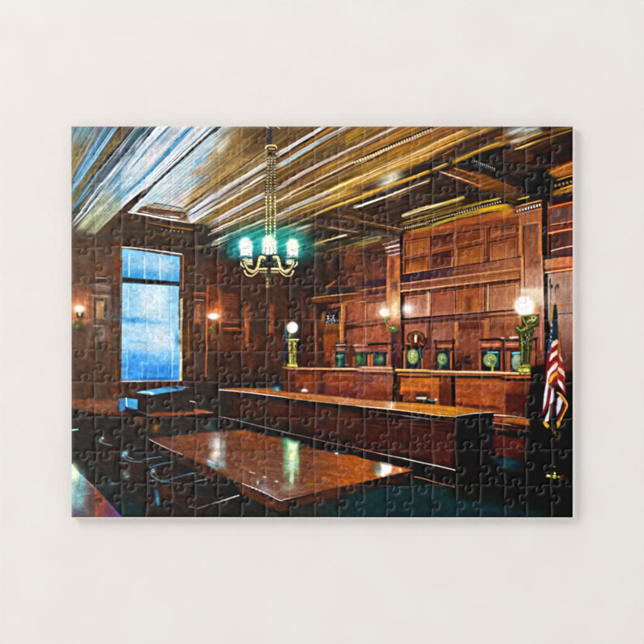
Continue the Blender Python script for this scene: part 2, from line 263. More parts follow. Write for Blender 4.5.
P('33261f', 644, 300, 644, 588, 260, 588, 100, 588, 0, 588, 0, 560, 330, 415, 480, 350, s=5); P('241d1d', 530, 335, 644, 300, 644, 380, 560, 380, s=6); B('4b3a26', 80, 540, 90, 26, .6, -20); L('b8884a', 480, 365, 380, 400, w=6, a=.7); L('a8783c', 644, 310, 560, 340, w=6, a=.7); L('c89a50', 200, 485, 0, 560, w=6, a=.6)
B('c9d6d4', 290, 470, 95, 62, .9, -12); B('f4fbfa', 310, 440, 50, 32, .95, -15); B('e8f4f2', 255, 510, 40, 22, .9, -20); L('fafdfc', 240, 500, 350, 450, w=24, a=.7)
L('dba844', 600, 402, 360, 492, 60, 588, w=22); L('f0cc70', 590, 400, 380, 478, w=6, a=.7); L('8a6228', 600, 420, 330, 520, w=5, a=.6)
L('5c4830', 610, 455, 330, 560, w=7, a=.7); L('d8c8bc', 608, 474, 400, 548, 280, 592, w=11, c2='e6e6e4'); L('a4845c', 600, 490, 380, 575, w=6, a=.7)
B('4e3b30', 500, 540, 60, 30, .4)
T(5, 0)
P('8c5c38', 40, 38, 340, 38, 0, 200, 0, 100, s=4); P('a07048', 60, 60, 130, 40, 90, 110, 40, 140, s=8, a=.5); L('e0b878', 120, 42, 0, 100, w=8); D('241812', 60, 42, 0, 60, 3, 12, .8); D('c8a888', 80, 40, 0, 78, 5, 6, .7)
P('c8913c', 410, 38, 330, 90, 0, 270, 0, 190, 300, 60, s=4); L('fce8b8', 300, 78, 130, 145, 0, 212, w=18, c2='f8e0a8'); L('e6b04a', 395, 42, 150, 150, w=11); L('5a3a1c', 320, 52, 100, 150, 0, 190, w=7, a=.8); L('a87028', 300, 100, 0, 232, w=7)
L('dc9c34', 480, 70, 300, 135, 0, 275, w=18, c2='f0b858'); L('3a2818', 430, 75, 0, 250, w=7, a=.7); P('3a2820', 430, 110, 640, 38, 644, 120, 430, 210, 230, 290, 0, 340, 0, 300, 150, 230, 320, 150, s=6); L('a8702c', 520, 60, 320, 130, w=10, a=.7); L('8c6028', 600, 45, 450, 95, w=10, a=.7); L('a5662a', 644, 125, 560, 135, w=20, a=.8)
B('5c4434', 350, 60, 30, 20, .7); B('2c2020', 600, 60, 50, 20, .7); B('4a3a34', 380, 200, 70, 22, .7, -15); L('d09440', 230, 215, 140, 268, w=8, a=.6); L('b8884a', 60, 305, 0, 330, w=8, a=.8)
P('241f22', 60, 310, 200, 310, 180, 340, 50, 380, 0, 390, 0, 345, s=5); B('18161a', 200, 330, 30, 20, .8)
L('b4852c', 644, 165, 430, 240, 225, 325, w=28); L('e8bc50', 640, 155, 430, 228, 240, 318, w=8); L('6a4a18', 640, 180, 430, 255, 240, 335, w=5, a=.9); L('c89430', 520, 215, 300, 300, w=6)
L('c9a65a', 180, 342, 55, 392, w=24); L('f2e2a0', 160, 340, 60, 382, w=7); L('4e3818', 170, 352, 60, 400, w=5); L('a0844a', 40, 405, 0, 425, w=12); L('d8c070', 25, 460, 0, 475, w=22); L('ece0a0', 25, 490, 0, 505, w=8)
P('17181c', 240, 345, 430, 250, 644, 190, 644, 480, 560, 450, 400, 400, s=6); B('33333a', 540, 270, 30, 26, .6); B('2a2428', 600, 300, 40, 40, .8); L('3a2a24', 600, 320, 440, 310, w=14, a=.6)
D('c8ccd2', 385, 312, 560, 382, 11, 5, .8); D('50606c', 378, 322, 560, 395, 13, 10, .5); D('8c98a4', 400, 350, 430, 380, 3, 4, .6)
P('5c3a1e', 210, 365, 480, 430, 640, 500, 644, 588, 500, 588, 380, 540, 120, 420, s=5, c2='7a4818', v=(240, 400, 600, 540)); L('c07c44', 230, 375, 350, 415, 470, 455, w=9, c2='7a4418'); L('2a1c18', 200, 385, 400, 455, w=8, a=.5); B('8a5a2c', 470, 520, 60, 24, .6, 15)
P('2a2120', 60, 400, 120, 420, 440, 545, 440, 588, 0, 588, 0, 540, s=5); L('d4b4b0', 108, 400, 290, 462, w=11); L('d0a498', 280, 460, 460, 525, w=13, c2='9a5420'); B('443430', 140, 480, 60, 40, .6); B('18161a', 70, 430, 24, 30, .7); B('3c302c', 300, 530, 40, 30, .6)
T(6, 0)
P('2c1a0e', 0, 38, 605, 38, 605, 380, 0, 310, s=2); P('7a4a1c', 0, 38, 60, 38, 60, 170, 0, 220, s=6, a=.9); B('c07426', 50, 130, 40, 24, .8, -20); L('d09038', 90, 150, 0, 205, w=22, a=.8); B('3a241a', 30, 70, 30, 16, .7)
P('c7d6dc', 90, 60, 190, 40, 330, 38, 340, 70, 220, 110, 100, 120, 60, 90, s=12, a=.95); B('f2f4f2', 160, 90, 60, 14, .8, -15); B('9cc8e0', 180, 60, 40, 12, .7); L('7c5a28', 190, 80, 60, 140, w=9, a=.9); L('3a2818', 230, 80, 90, 130, w=6, a=.7)
P('d8ccb4', 100, 150, 230, 110, 350, 80, 340, 110, 200, 160, 90, 185, s=8, a=.85); B('f4f6f4', 150, 155, 40, 12, .8, -15)
L('8c6424', 600, 40, 330, 110, 130, 200, w=22, a=.8); L('b08a40', 500, 50, 300, 110, w=6, a=.8); L('e6c070', 140, 222, 300, 165, 410, 130, w=13, c2='a07a2c'); L('f6e0a4', 150, 222, 270, 178, w=7); L('9a7830', 590, 70, 400, 135, 200, 215, w=12, a=.8); L('5c4416', 600, 100, 420, 150, 220, 240, w=16, a=.6); L('2a1a0c', 450, 60, 180, 170, w=7, a=.7)
B('5c4818', 400, 150, 60, 20, .6); P('1e150d', 470, 130, 605, 90, 605, 260, 520, 330, 470, 330, s=8); B('35291a', 500, 190, 20, 40, .6)
P('42281a', 60, 230, 130, 235, 220, 260, 290, 270, 270, 330, 60, 330, s=6); B('553420', 250, 280, 30, 30, .8); P('100e10', 300, 250, 420, 240, 430, 320, 300, 300, s=6); B('2c3440', 330, 290, 26, 26, .6)
P('1a1818', 50, 335, 440, 330, 460, 588, 260, 588, 170, 500, 50, 440, s=5); B('4a3424', 300, 360, 120, 18, .55); B('3c3a3c', 210, 400, 40, 26, .6); B('2a2c30', 110, 380, 50, 30, .6); B('44464c', 330, 560, 26, 30, .5); B('121216', 350, 440, 40, 40, .7); B('4a5058', 20, 430, 30, 30, .6); D('6c5a50', 60, 400, 250, 480, 9, 4, .5)
L('1e1c20', 0, 420, 200, 490, w=60, a=.5); P('6d4218', 0, 485, 120, 520, 230, 588, 0, 588, s=5); L('a8642a', 60, 500, 220, 585, w=8, a=.6)
P('8a5c20', 400, 390, 560, 330, 605, 315, 605, 420, 480, 450, 440, 440, s=6); L('c8902c', 605, 330, 430, 410, w=14, a=.8); L('a06c20', 605, 385, 470, 430, w=14, a=.8); P('14100c', 440, 470, 605, 425, 605, 500, 470, 530, s=4); L('e8b040', 605, 430, 480, 470, w=8, a=.9); D('e0c8a0', 605, 480, 450, 520, 5, 9, .7, ry=12); L('d8a024', 605, 510, 480, 555, 430, 575, w=14); L('8c641c', 605, 540, 480, 588, w=12)
# ================================================================== second band
T(0, 1)
P('3f7f9c', 30, 0, 100, 0, 30, 90, s=5); P('6d6840', 100, 0, 150, 0, 40, 140, 40, 90, s=5); B('8c8448', 115, 30, 20, 30, .7, 30); L('3a7ca8', 200, 0, 50, 180, w=34); L('9cc0d4', 170, 10, 45, 170, w=6, a=.8); D('a8c8d8', 190, 20, 60, 170, 12, 5, .6); L('d0dce0', 205, 15, 45, 195, w=6, a=.8); P('35505c', 215, 20, 90, 160, 100, 195, 40, 200, 45, 190, s=5)
P('3c3a38', 40, 210, 110, 205, 60, 280, 35, 340, s=6); L('e6ecee', 262, 0, 60, 275, w=12); L('8fa4b0', 285, 0, 70, 285, w=14); L('2b4452', 300, 0, 160, 180, w=9); L('dfe6ea', 330, 0, 140, 230, 60, 310, w=10); L('6d7c86', 350, 10, 130, 260, w=12, a=.8); L('3a3a38', 370, 20, 200, 190, w=6, a=.6); L('4b4a42', 200, 130, 80, 280, w=8, a=.6)
P('a5b3a0', 360, 0, 440, 0, 440, 180, 380, 240, 230, 380, 90, 345, 200, 190, s=8, c2='aeb48c', v=(400, 50, 150, 330)); P('5fa8d0', 380, 0, 440, 0, 440, 90, 380, 110, s=12, a=.7); B('e4e8e4', 260, 190, 40, 16, .7, -45); L('e6ecea', 400, 60, 240, 210, w=12, a=.8); B('8c9468', 270, 120, 30, 40, .6); B('7f8a6c', 220, 240, 34, 34, .5); B('c8cc9c', 130, 290, 34, 18, .8, -45); L('d4d6a4', 200, 240, 90, 340, w=16, a=.8); L('c4cca8', 330, 270, 235, 375, w=22, a=.8); B('8ca4ac', 340, 180, 40, 26, .5); L('e8ece8', 440, 150, 330, 270, w=10, a=.5); B('6c7450', 190, 320, 50, 20, .6, -45)
P('4a3a2a', 440, 185, 440, 300, 400, 310, 300, 360, 230, 400, 240, 375, 380, 240, s=5); L('a06a34', 380, 240, 440, 230, w=20, a=.5); B('2a2420', 430, 260, 26, 36, .6)
P('5fb2dc', 440, 0, 560, 0, 440, 110, s=8, a=.8); P('c4d8e6', 440, 90, 600, 0, 560, 60, 450, 180, s=5, a=.9); L('eaf2f8', 560, 10, 444, 165, w=18, a=.8)
L('f0f6fa', 620, 0, 500, 110, w=20, a=.9); L('3d2c26', 644, 30, 540, 110, 440, 200, w=36); L('1f1816', 644, 12, 560, 80, w=9); B('7a5030', 500, 160, 20, 12, .7, -40); P('d6e2ea', 644, 60, 590, 110, 510, 210, 560, 205, 644, 150, s=3); L('f4f8fa', 600, 105, 505, 205, w=8); P('7a5a44', 644, 155, 600, 160, 565, 200, 644, 215, s=3); L('e8e4e4', 500, 205, 570, 215, 644, 228, w=13); L('5a4434', 590, 185, 644, 195, w=9); L('9a7c68', 560, 240, 644, 255, w=10, a=.7)
P('47362a', 450, 215, 644, 245, 644, 480, 450, 480, s=5, c2='3e322a', v=(500, 230, 550, 470)); B('7c5228', 520, 250, 30, 14, .6); B('6a4a30', 540, 360, 90, 10, .5); B('2a221c', 480, 270, 40, 8, .8); B('4c4640', 540, 310, 90, 12, .6); B('6b4424', 550, 420, 14, 20, .5)
B('5a5048', 120, 380, 60, 24, .6); B('34302c', 120, 440, 80, 20, .7); B('5c534a', 120, 410, 50, 10, .6); B('8a5a30', 300, 350, 70, 30, .35, -30); B('55402c', 330, 320, 60, 20, .6); B('34281f', 380, 350, 26, 20, .7)
P('473c34', 225, 400, 380, 400, 380, 490, 225, 490, s=8, a=.7); P('70401c', 385, 420, 440, 420, 440, 500, 385, 500, s=8, a=.7); B('4a4036', 410, 450, 16, 30, .6)
T(1, 1)
P('c8dae4', 130, 0, 450, 0, 440, 60, 370, 175, 120, 125, 40, 140, 20, 175, 0, 185, 0, 110, s=8, c2='d2c4bc', v=(200, 30, 380, 150)); B('8fbcd4', 130, 80, 40, 20, .6, -30); B('a4c8de', 300, 60, 40, 30, .5); B('e4d4d0', 230, 100, 60, 16, .5); B('b8a488', 360, 130, 50, 24, .5)
P('ab8e5c', 450, 0, 600, 0, 440, 120, 380, 160, 400, 90, s=10, a=.85); L('c4a468', 560, 10, 470, 70, w=30, a=.6)
L('f0f4f8', 100, 0, 0, 85, w=14); L('2c2220', 125, 0, 60, 55, 0, 105, w=15); L('a8c8dc', 60, 0, 0, 40, w=10); L('d4e4ee', 160, 20, 0, 150, w=16)
L('5c3c34', 120, 132, 250, 152, 350, 174, w=7); L('7c6458', 130, 142, 350, 180, w=4); L('4a3426', 590, 5, 440, 115, 360, 172, w=8); L('e8e0d8', 640, 0, 480, 110, 380, 180, w=12, a=.6)
P('b0a08e', 40, 145, 360, 185, 395, 215, 130, 180, s=3); P('6e523c', 30, 162, 130, 178, 370, 205, 390, 235, 370, 260, 60, 205, 15, 185, s=3); B('8c7454', 240, 225, 60, 12, .6, 8); B('4a3426', 70, 182, 40, 8, .8, 6); L('3c2a20', 130, 182, 380, 210, w=7, a=.7); B('8c7454', 350, 235, 26, 20, .8)
L('ece8ea', 0, 195, 160, 228, 320, 248, w=10); L('5c4638', 60, 210, 240, 238, w=7, a=.8); L('f2eeee', 0, 214, 200, 255, 320, 275, w=13); L('d6c0a8', 310, 272, 400, 292, w=11); L('a06c40', 60, 268, 300, 300, w=7, a=.6); L('806448', 0, 235, 330, 288, w=7, a=.7)
P('b9bdd0', 644, 30, 644, 150, 410, 290, 395, 230, 470, 160, s=4); L('c2cbe8', 644, 40, 400, 220, w=30); L('36384a', 644, 85, 520, 165, 400, 235, w=11); L('eef0f8', 644, 62, 400, 228, w=7); L('d8c8b8', 644, 110, 470, 210, w=18); L('9c8474', 580, 120, 500, 180, w=14, a=.6); L('3a3a48', 644, 135, 560, 185, w=7); L('f0f0ee', 644, 148, 420, 290, w=18); B('e8e4e0', 430, 260, 20, 24, .7)
P('8d7a4c', 644, 175, 644, 265, 560, 300, 440, 290, s=5); L('b0b89c', 644, 185, 450, 292, w=9, a=.7); L('6c6038', 644, 220, 520, 290, w=14, a=.6)
P('4a382b', 0, 240, 240, 275, 430, 298, 520, 300, 480, 380, 440, 588, 360, 588, 350, 540, 0, 488, s=4, c2='3b302a', v=(100, 280, 420, 500)); L('93602c', 70, 290, 240, 320, 430, 345, w=14, a=.7); L('a8682c', 250, 325, 420, 345, w=10, a=.6); L('2c221e', 0, 280, 240, 335, w=12, a=.7); D('d8d0c0', 170, 342, 370, 366, 6, 5, .8, ry=4); L('33302e', 90, 350, 430, 395, w=26, a=.6); B('5c4a3c', 350, 400, 130, 22, .7, 8); B('6a4c34', 160, 380, 40, 14, .5); B('7c4c2c', 60, 400, 50, 10, .5); B('8a4c20', 190, 380, 16, 20, .6); B('302620', 140, 420, 60, 30, .5); B('504034', 470, 330, 30, 24, .7); B('6a4224', 320, 480, 40, 30, .5)
P('3a312e', 500, 300, 644, 330, 644, 588, 440, 588, 480, 400, s=6); L('8c9080', 644, 300, 560, 330, w=12, a=.6); L('a0a488', 644, 345, 560, 390, w=12, a=.7); L('77786c', 644, 440, 520, 490, w=30, a=.5); L('b4b494', 644, 430, 590, 470, w=12, a=.8); B('a89048', 490, 480, 30, 8, .7); B('8a6830', 470, 490, 30, 14, .5); L('6e5240', 420, 530, 644, 560, w=7, a=.5); B('523020', 410, 560, 40, 20, .8)
P('6a4430', 340, 540, 370, 545, 370, 600, 340, 600, s=4, a=.8)
T(2, 1)
P('8b764c', 0, 170, 0, 0, 644, 0, 644, 300, 0, 480, s=3); P('a78a58', 60, 0, 110, 0, 0, 60, 0, 20, s=4, a=.6); L('c4ccec', 190, 0, 0, 112, w=30); L('363a48', 210, 5, 90, 70, w=9); L('eceff8', 130, 5, 0, 85, w=8); P('b0a090', 220, 10, 300, 0, 0, 170, 0, 130, s=4); L('aab4c8', 280, 0, 0, 155, w=14); L('3e4250', 250, 15, 0, 165, w=7); L('ece4d0', 330, 0, 0, 195, w=18); L('b29868', 350, 8, 0, 215, w=7); 
P('7d6a4a', 350, 0, 430, 0, 430, 60, 200, 190, 0, 300, 0, 220, s=5, c2='8a7038', v=(400, 20, 40, 240)); B('947448', 380, 20, 40, 14, .6); B('a0845c', 200, 120, 60, 18, .5, -28); B('6c6434', 20, 210, 30, 40, .6); L('c4a880', 644, 10, 530, 60, w=16, a=.7)
L('c6cbe8', 644, -30, 520, 30, w=18, a=.9); L('bcc6e4', 440, 65, 300, 140, 0, 300, w=34); L('f2f4fa', 430, 50, 220, 160, 0, 280, w=9); L('2e3240', 430, 90, 200, 215, 0, 325, w=7, a=.9); L('dcdcdc', 400, 95, 0, 305, w=6, a=.8); P('9c7c5c', 644, 40, 540, 95, 530, 130, 644, 75, s=4)
L('3c3026', 520, 100, 300, 215, w=7, a=.6); L('a98c70', 430, 130, 60, 300, w=22, a=.8); L('7a5c44', 430, 150, 60, 322, w=6); L('efe8e0', 644, 60, 520, 125, w=10); D('f0ead8', 644, 65, 520, 128, 11, 6, .9); L('cfc8c0', 440, 165, 230, 255, 0, 365, w=14); D('f0ece8', 440, 160, 0, 360, 34, 5, .6); L('4a4044', 644, 95, 530, 145, w=6); L('4a4444', 430, 190, 0, 385, w=6, a=.9); L('e4e0dc', 430, 200, 200, 290, 0, 380, w=7)
P('70603c', 644, 110, 640, 180, 520, 220, 525, 165, s=4); P('6d6650', 430, 210, 430, 260, 120, 400, 0, 460, 0, 395, s=5); B('8c7450', 270, 290, 40, 24, .6); B('47443c', 330, 290, 20, 30, .5); B('3c3a34', 60, 400, 60, 24, .6, -25); B('555648', 150, 370, 50, 24, .5, -25)
L('b8c6ea', 644, 190, 520, 245, w=24); L('f0f2fa', 644, 180, 520, 235, w=8); L('dcd4bc', 644, 225, 520, 275, w=10); L('c8c8b4', 440, 268, 240, 350, 0, 458, w=22); L('f2f0e0', 430, 265, 220, 350, 0, 450, w=8); L('4e5c58', 420, 285, 200, 375, 20, 455, w=5); L('e8e6cc', 430, 300, 200, 400, 0, 480, w=10); L('a09c70', 200, 420, 40, 495, w=10)
P('3b3a3c', 530, 290, 644, 240, 644, 330, 530, 350, s=5); L('a8b0b4', 625, 265, 560, 292, w=8, a=.8)
P('1f5c60', 430, 310, 200, 410, 140, 470, 130, 560, 200, 588, 644, 588, 644, 330, 525, 350, s=16, a=.9); B('188c90', 380, 400, 90, 70, .9); B('12898c', 560, 420, 70, 80, .9); B('14a0a4', 380, 480, 50, 80, .8); B('138e94', 190, 470, 40, 60, .8); B('0f7c84', 180, 520, 40, 40, .6)
L('7cc8bc', 440, 380, 340, 430, w=16, a=.9); L('5cb4b0', 430, 345, 330, 385, w=9, a=.8); L('6cc0c0', 440, 335, 250, 410, w=7, a=.6); L('c8d0a8', 644, 310, 525, 352, w=12); L('8ccfc8', 644, 370, 525, 410, w=14, a=.9); B('1c3e48', 370, 530, 30, 50, .7); B('20404c', 570, 530, 30, 60, .7)
P('3a2c28', 0, 495, 60, 500, 130, 530, 150, 588, 0, 588, s=8); B('2f3c3e', 100, 520, 40, 60, .5)
T(3, 1)
P('806a38', 0, 130, 0, 0, 644, 0, 644, 120, 0, 300, s=4); L('dcd0bc', 200, 0, 0, 95, w=14); L('cfc4b8', 240, 10, 0, 120, w=8); D('f4ecd8', 130, 20, 0, 80, 11, 8, .8); L('b4a8a0', 80, 0, 0, 35, w=16, a=.8); P('7a6432', 260, 10, 390, 0, 250, 60, 0, 160, 0, 130, s=4)
L('b9bcd0', 470, 0, 250, 100, 0, 205, w=28, c2='c4cce8'); L('f4f0e4', 450, 0, 230, 95, 0, 192, w=9); D('8c8c94', 420, 28, 0, 205, 40, 3.5, .5); L('30343c', 240, 130, 0, 228, w=5, a=.8); L('c89838', 620, 0, 380, 95, 200, 160, w=34, c2='a8884a'); L('f0d888', 600, 0, 340, 100, w=9); L('f6e4a0', 500, 50, 200, 162, w=10, c2='e8d4b8'); L('dccca8', 220, 150, 0, 242, w=12); L('e0b450', 644, 20, 400, 110, w=8); L('7c5c20', 644, 5, 300, 130, 60, 215, w=5, a=.8); L('8c6c2c', 644, 40, 200, 200, 0, 262, w=9, a=.8)
P('51402c', 644, 60, 644, 90, 420, 160, 240, 230, 60, 290, 0, 300, 0, 265, 200, 205, s=4); L('b8a080', 440, 105, 160, 215, w=5, a=.9); L('a89060', 644, 50, 440, 110, w=4, a=.7)
L('dfb648', 644, 82, 400, 165, 250, 232, w=20, c2='c8a448'); L('f4dc80', 640, 78, 420, 155, 270, 222, w=6); L('e0cfa8', 330, 195, 250, 235, w=10)
P('3b2d26', 644, 115, 644, 400, 520, 400, 400, 360, 240, 330, 240, 245, 420, 180, s=4); L('8c8484', 644, 140, 590, 160, w=26, c2='e4e8ee'); B('dfe8f0', 620, 150, 30, 10, .9, -20); L('e8f0f4', 644, 142, 606, 158, w=12)
L('4a382c', 380, 210, 644, 265, w=60, a=.7); D('b48a4c', 390, 215, 640, 272, 26, 5, .8); D('c8a070', 500, 235, 644, 255, 14, 4, .7); L('7c5a34', 510, 190, 644, 205, w=10, a=.7); D('8c6840', 450, 180, 640, 215, 20, 4, .5); L('3d3030', 250, 250, 440, 265, w=22); P('3a3234', 250, 250, 440, 280, 440, 320, 250, 310, s=5); L('4c3c3a', 450, 275, 644, 310, w=10); L('c8a8a0', 450, 272, 530, 284, w=4)
L('9c7a60', 260, 305, 400, 328, 480, 342, w=7, a=.8); L('e0b8a0', 380, 325, 500, 348, 620, 366, w=9); L('2a2022', 260, 320, 520, 370, w=8)
P('2b2a2c', 0, 300, 240, 250, 240, 330, 320, 345, 480, 370, 500, 380, 240, 450, 240, 588, 150, 588, 200, 400, 230, 330, 0, 300, s=6); B('404244', 170, 280, 50, 20, .5); L('3f3a38', 60, 250, 60, 330, w=30, a=.5); L('c8bc98', 210, 255, 155, 275, w=13); L('c6c6a4', 125, 292, 0, 338, w=15); L('9a9c8c', 120, 240, 40, 260, w=9, a=.6)
B('137c80', 60, 440, 110, 95, .95); B('0f5c66', 180, 480, 60, 60, .7); L('b4c8da', 225, 312, 120, 345, 0, 390, w=20, c2='74c8c8'); L('e8eef8', 225, 312, 150, 335, w=11); L('3c6468', 150, 360, 30, 405, w=8, a=.5)
L('b9aa88', 520, 392, 380, 425, 240, 468, w=14, c2='9c9868'); L('e4e4ec', 515, 388, 450, 402, w=14); L('d8cc9c', 450, 405, 250, 465, w=6); L('5c6058', 240, 470, 170, 490, w=9, a=.7); P('35332f', 640, 400, 240, 490, 240, 540, 420, 510, 640, 440, s=5); L('8a7c50', 644, 400, 560, 420, w=9, a=.8); D('a89448', 640, 445, 360, 520, 24, 4, .8); L('6c602c', 640, 440, 370, 515, w=12, a=.5); L('8a702c', 640, 470, 380, 540, 240, 560, w=8, a=.5)
P('3d2a24', 644, 480, 644, 588, 240, 588, 240, 560, 420, 530, s=8, c2='5c3a28', v=(300, 560, 600, 560)); B('8a5030', 570, 540, 40, 40, .5); B('2e2626', 400, 560, 50, 30, .6)
T(4, 1)
P('31241e', 0, 110, 640, 0, 640, 200, 400, 260, 400, 380, 0, 400, s=4); L('d8ac48', 260, 0, 110, 65, 0, 108, w=26, c2='c8a040'); L('f4dc84', 230, 5, 0, 98, w=7); P('dce4c8', 240, 0, 330, 0, 240, 40, s=6, a=.8); L('e6ecf0', 330, 0, 240, 30, w=14, a=.7); L('7c6030', 230, 40, 0, 130, w=5)
L('d8dce4', 450, 10, 260, 80, 30, 162, w=14, c2='dfe8f4', w2=18); L('f4f4f4', 440, 10, 200, 100, 40, 158, w=6); L('b08c50', 560, 0, 440, 30, 290, 80, w=12, a=.8); L('c8a878', 430, 40, 280, 100, w=7, a=.8); L('6c5438', 400, 60, 80, 180, w=6, a=.8); L('8c6c40', 480, 40, 300, 105, w=4, a=.8)
P('382c28', 450, 30, 640, 0, 640, 140, 460, 190, s=6); B('463a34', 540, 80, 60, 40, .6); B('1e1818', 600, 40, 20, 14, .8); B('46382c', 340, 150, 80, 60, .6); B('1f1816', 385, 200, 12, 60, .7); B('6a4c24', 355, 95, 20, 12, .7); B('241c1c', 240, 180, 26, 30, .7); B('2c2420', 150, 200, 30, 30, .5)
L('4a3820', 0, 215, 330, 295, w=14, a=.7); D('8c6c34', 0, 205, 300, 275, 30, 5, .6); L('3a2a1c', 0, 272, 400, 350, w=26, a=.8); D('b48c4c', 0, 265, 400, 345, 40, 6, .75); D('d8b478', 0, 258, 120, 285, 10, 4, .6); D('8c683c', 0, 285, 400, 362, 40, 4, .6); L('201818', 0, 300, 280, 352, w=10, a=.8); B('5c4c30', 350, 270, 34, 30, .5)
P('35302c', 0, 330, 280, 370, 370, 380, 370, 400, 0, 430, s=5); B('707468', 270, 395, 40, 10, .8); B('555c60', 200, 380, 50, 24, .5); L('3c3a3c', 80, 380, 150, 400, w=22, a=.5)
L('8c8454', 210, 410, 120, 430, 0, 460, w=30, a=.9); D('34301c', 190, 415, 0, 450, 18, 5, .8); L('b0a460', 200, 432, 0, 480, w=9, a=.8); L('c0b074', 120, 400, 0, 425, w=6, a=.7); L('6c6434', 100, 470, 0, 510, w=20, a=.8)
P('4c3228', 0, 520, 230, 460, 270, 560, 260, 588, 0, 588, s=5); L('7c5c54', 60, 535, 240, 500, w=7, a=.6); B('7c4428', 30, 540, 30, 30, .7); B('3c3034', 130, 540, 60, 24, .7)
P('5e4640', 230, 440, 370, 400, 370, 588, 290, 588, 250, 500, s=4); L('a87868', 235, 465, 320, 440, w=9); L('c0a8a4', 300, 445, 370, 425, w=8, a=.8); L('2c2630', 320, 450, 370, 440, w=10, a=.8); L('cfc6c6', 260, 492, 370, 468, w=14); L('f4eef0', 270, 488, 330, 476, w=7); L('7c4438', 265, 505, 370, 485, w=7); L('c8b8b4', 270, 522, 370, 502, w=9); L('8c4c3c', 275, 535, 370, 515, w=6); L('b8a4a0', 285, 552, 365, 535, w=12); P('8c5434', 290, 565, 370, 545, 370, 588, 290, 588, s=3)
P('0c0a0c', 370, 345, 402, 345, 402, 588, 372, 588, s=2); L('c9b890', 644, 150, 500, 195, 400, 235, w=30); L('f4ecd0', 620, 165, 400, 232, w=8); L('ded0a0', 640, 140, 560, 165, w=8); L('8e7c4c', 644, 180, 420, 255, w=10); L('5c4c28', 644, 195, 400, 265, w=9)
P('3d2e1c', 400, 270, 644, 205, 644, 330, 410, 370, s=4); L('a8844c', 644, 220, 400, 290, w=9); L('6c5028', 644, 240, 400, 305, w=9); D('1a1008', 644, 280, 420, 330, 14, 9, .9); D('e4cc94', 636, 282, 410, 332, 14, 5, .95, ry=9); L('a88c34', 644, 318, 430, 365, w=13); L('c8b040', 644, 330, 450, 375, w=6)
P('a5582a', 404, 385, 644, 335, 644, 588, 404, 588, s=3, c2='94502e', v=(520, 380, 520, 588)); B('c46c20', 520, 375, 60, 20, .8, -10); L('5c3830', 410, 465, 600, 405, w=8, a=.9); L('7c5448', 430, 445, 570, 410, w=5); P('5c3428', 420, 500, 450, 470, 450, 588, 420, 588, s=4, a=.6); P('b86a34', 410, 480, 430, 470, 430, 588, 404, 588, s=4, a=.6); B('7a4430', 540, 500, 30, 40, .5); B('b0602c', 480, 500, 24, 50, .5); L('c87c58', 480, 560, 644, 540, w=7, a=.5)
T(5, 1)
P('2a201c', 0, 0, 644, 0, 644, 100, 300, 190, 0, 260, s=3); B('3c322c', 80, 60, 80, 30, .5); B('16161c', 330, 50, 70, 30, .9); B('2c2824', 260, 50, 40, 20, .6); B('5c3c1c', 580, 30, 60, 30, .7); B('4c3420', 390, 20, 40, 14, .7); B('3a3234', 480, 60, 40, 24, .5)
L('b8a44c', 300, 88, 150, 135, 0, 178, w=26, c2='c0b478'); L('e8d870', 295, 90, 60, 155, w=6); L('f0e8c0', 130, 135, 0, 172, w=12, w2=22); L('786830', 310, 105, 0, 200, w=8); P('3c3018', 300, 110, 300, 200, 0, 270, 0, 215, s=4); L('7c6a2c', 290, 130, 0, 222, w=7); L('9c883c', 290, 165, 0, 240, w=9, a=.8); L('5c4c20', 290, 150, 40, 215, w=7); L('a89038', 270, 182, 0, 258, w=7, a=.8)
L('b8942c', 600, 92, 440, 130, 300, 170, w=14, a=.9); L('e0b840', 590, 92, 500, 115, w=7); L('7c6c1c', 420, 125, 300, 165, w=18, a=.7); L('8c6c20', 440, 155, 250, 200, w=9, a=.7)
L('1c120c', 644, 108, 400, 178, 200, 230, 0, 290, w=24); D('f0d8c0', 610, 118, 240, 218, 17, 6.5, .95); D('d8b48c', 240, 218, 0, 285, 11, 7, .9); D('e8c8a8', 350, 190, 260, 212, 5, 8, .6)
L('b8891c', 644, 160, 480, 185, 250, 240, w=52, c2='9c8424', w2=26); L('e0a820', 644, 150, 440, 190, w=18, a=.9); L('a89430', 250, 245, 0, 325, w=22, c2='b0a030'); L('d8d080', 150, 290, 0, 330, w=6, a=.8); B('746020', 330, 230, 50, 14, .7, -12); L('c49c24', 430, 220, 240, 255, w=9, a=.6); L('60501c', 300, 250, 30, 320, w=7, a=.6)
P('a0522a', 430, 230, 644, 185, 644, 588, 0, 588, 0, 345, 240, 270, s=4, c2='98502a', v=(300, 280, 300, 588)); L('c87020', 200, 320, 0, 370, w=30, a=.5); L('a46828', 644, 215, 470, 250, w=30, a=.7)
L('b87848', 240, 340, 150, 380, 40, 395, w=7, a=.8); P('6c3830', 60, 410, 230, 370, 230, 480, 60, 510, s=5, c2='5c3430', v=(60, 450, 230, 450)); B('2a1a1c', 80, 440, 24, 30, .8); B('8c5450', 210, 430, 20, 34, .5); B('b06038', 20, 440, 22, 60, .6)
P('9c5428', 250, 300, 425, 275, 430, 420, 250, 460, s=5, a=.8); B('8c4c28', 330, 330, 30, 20, .7); B('c07838', 400, 330, 20, 50, .5); L('c87c58', 432, 430, 240, 475, 40, 518, w=12, a=.95); L('e0a080', 230, 478, 60, 515, w=5); L('4c2018', 430, 448, 240, 492, 50, 535, w=9, a=.8)
P('5c3024', 240, 495, 310, 480, 330, 560, 240, 560, s=6, a=.8); P('3c2018', 495, 320, 560, 300, 560, 380, 520, 400, 495, 380, s=6, a=.9); P('7c4c30', 570, 300, 640, 290, 640, 370, 570, 380, s=6, a=.6); L('c07858', 480, 250, 470, 440, w=12, a=.5); L('5c2c1c', 450, 250, 450, 440, w=8, a=.5); L('d09070', 644, 400, 500, 430, w=8, a=.9); L('40201c', 644, 385, 500, 412, w=8, a=.8); L('d06c28', 644, 425, 440, 462, w=12, a=.5)
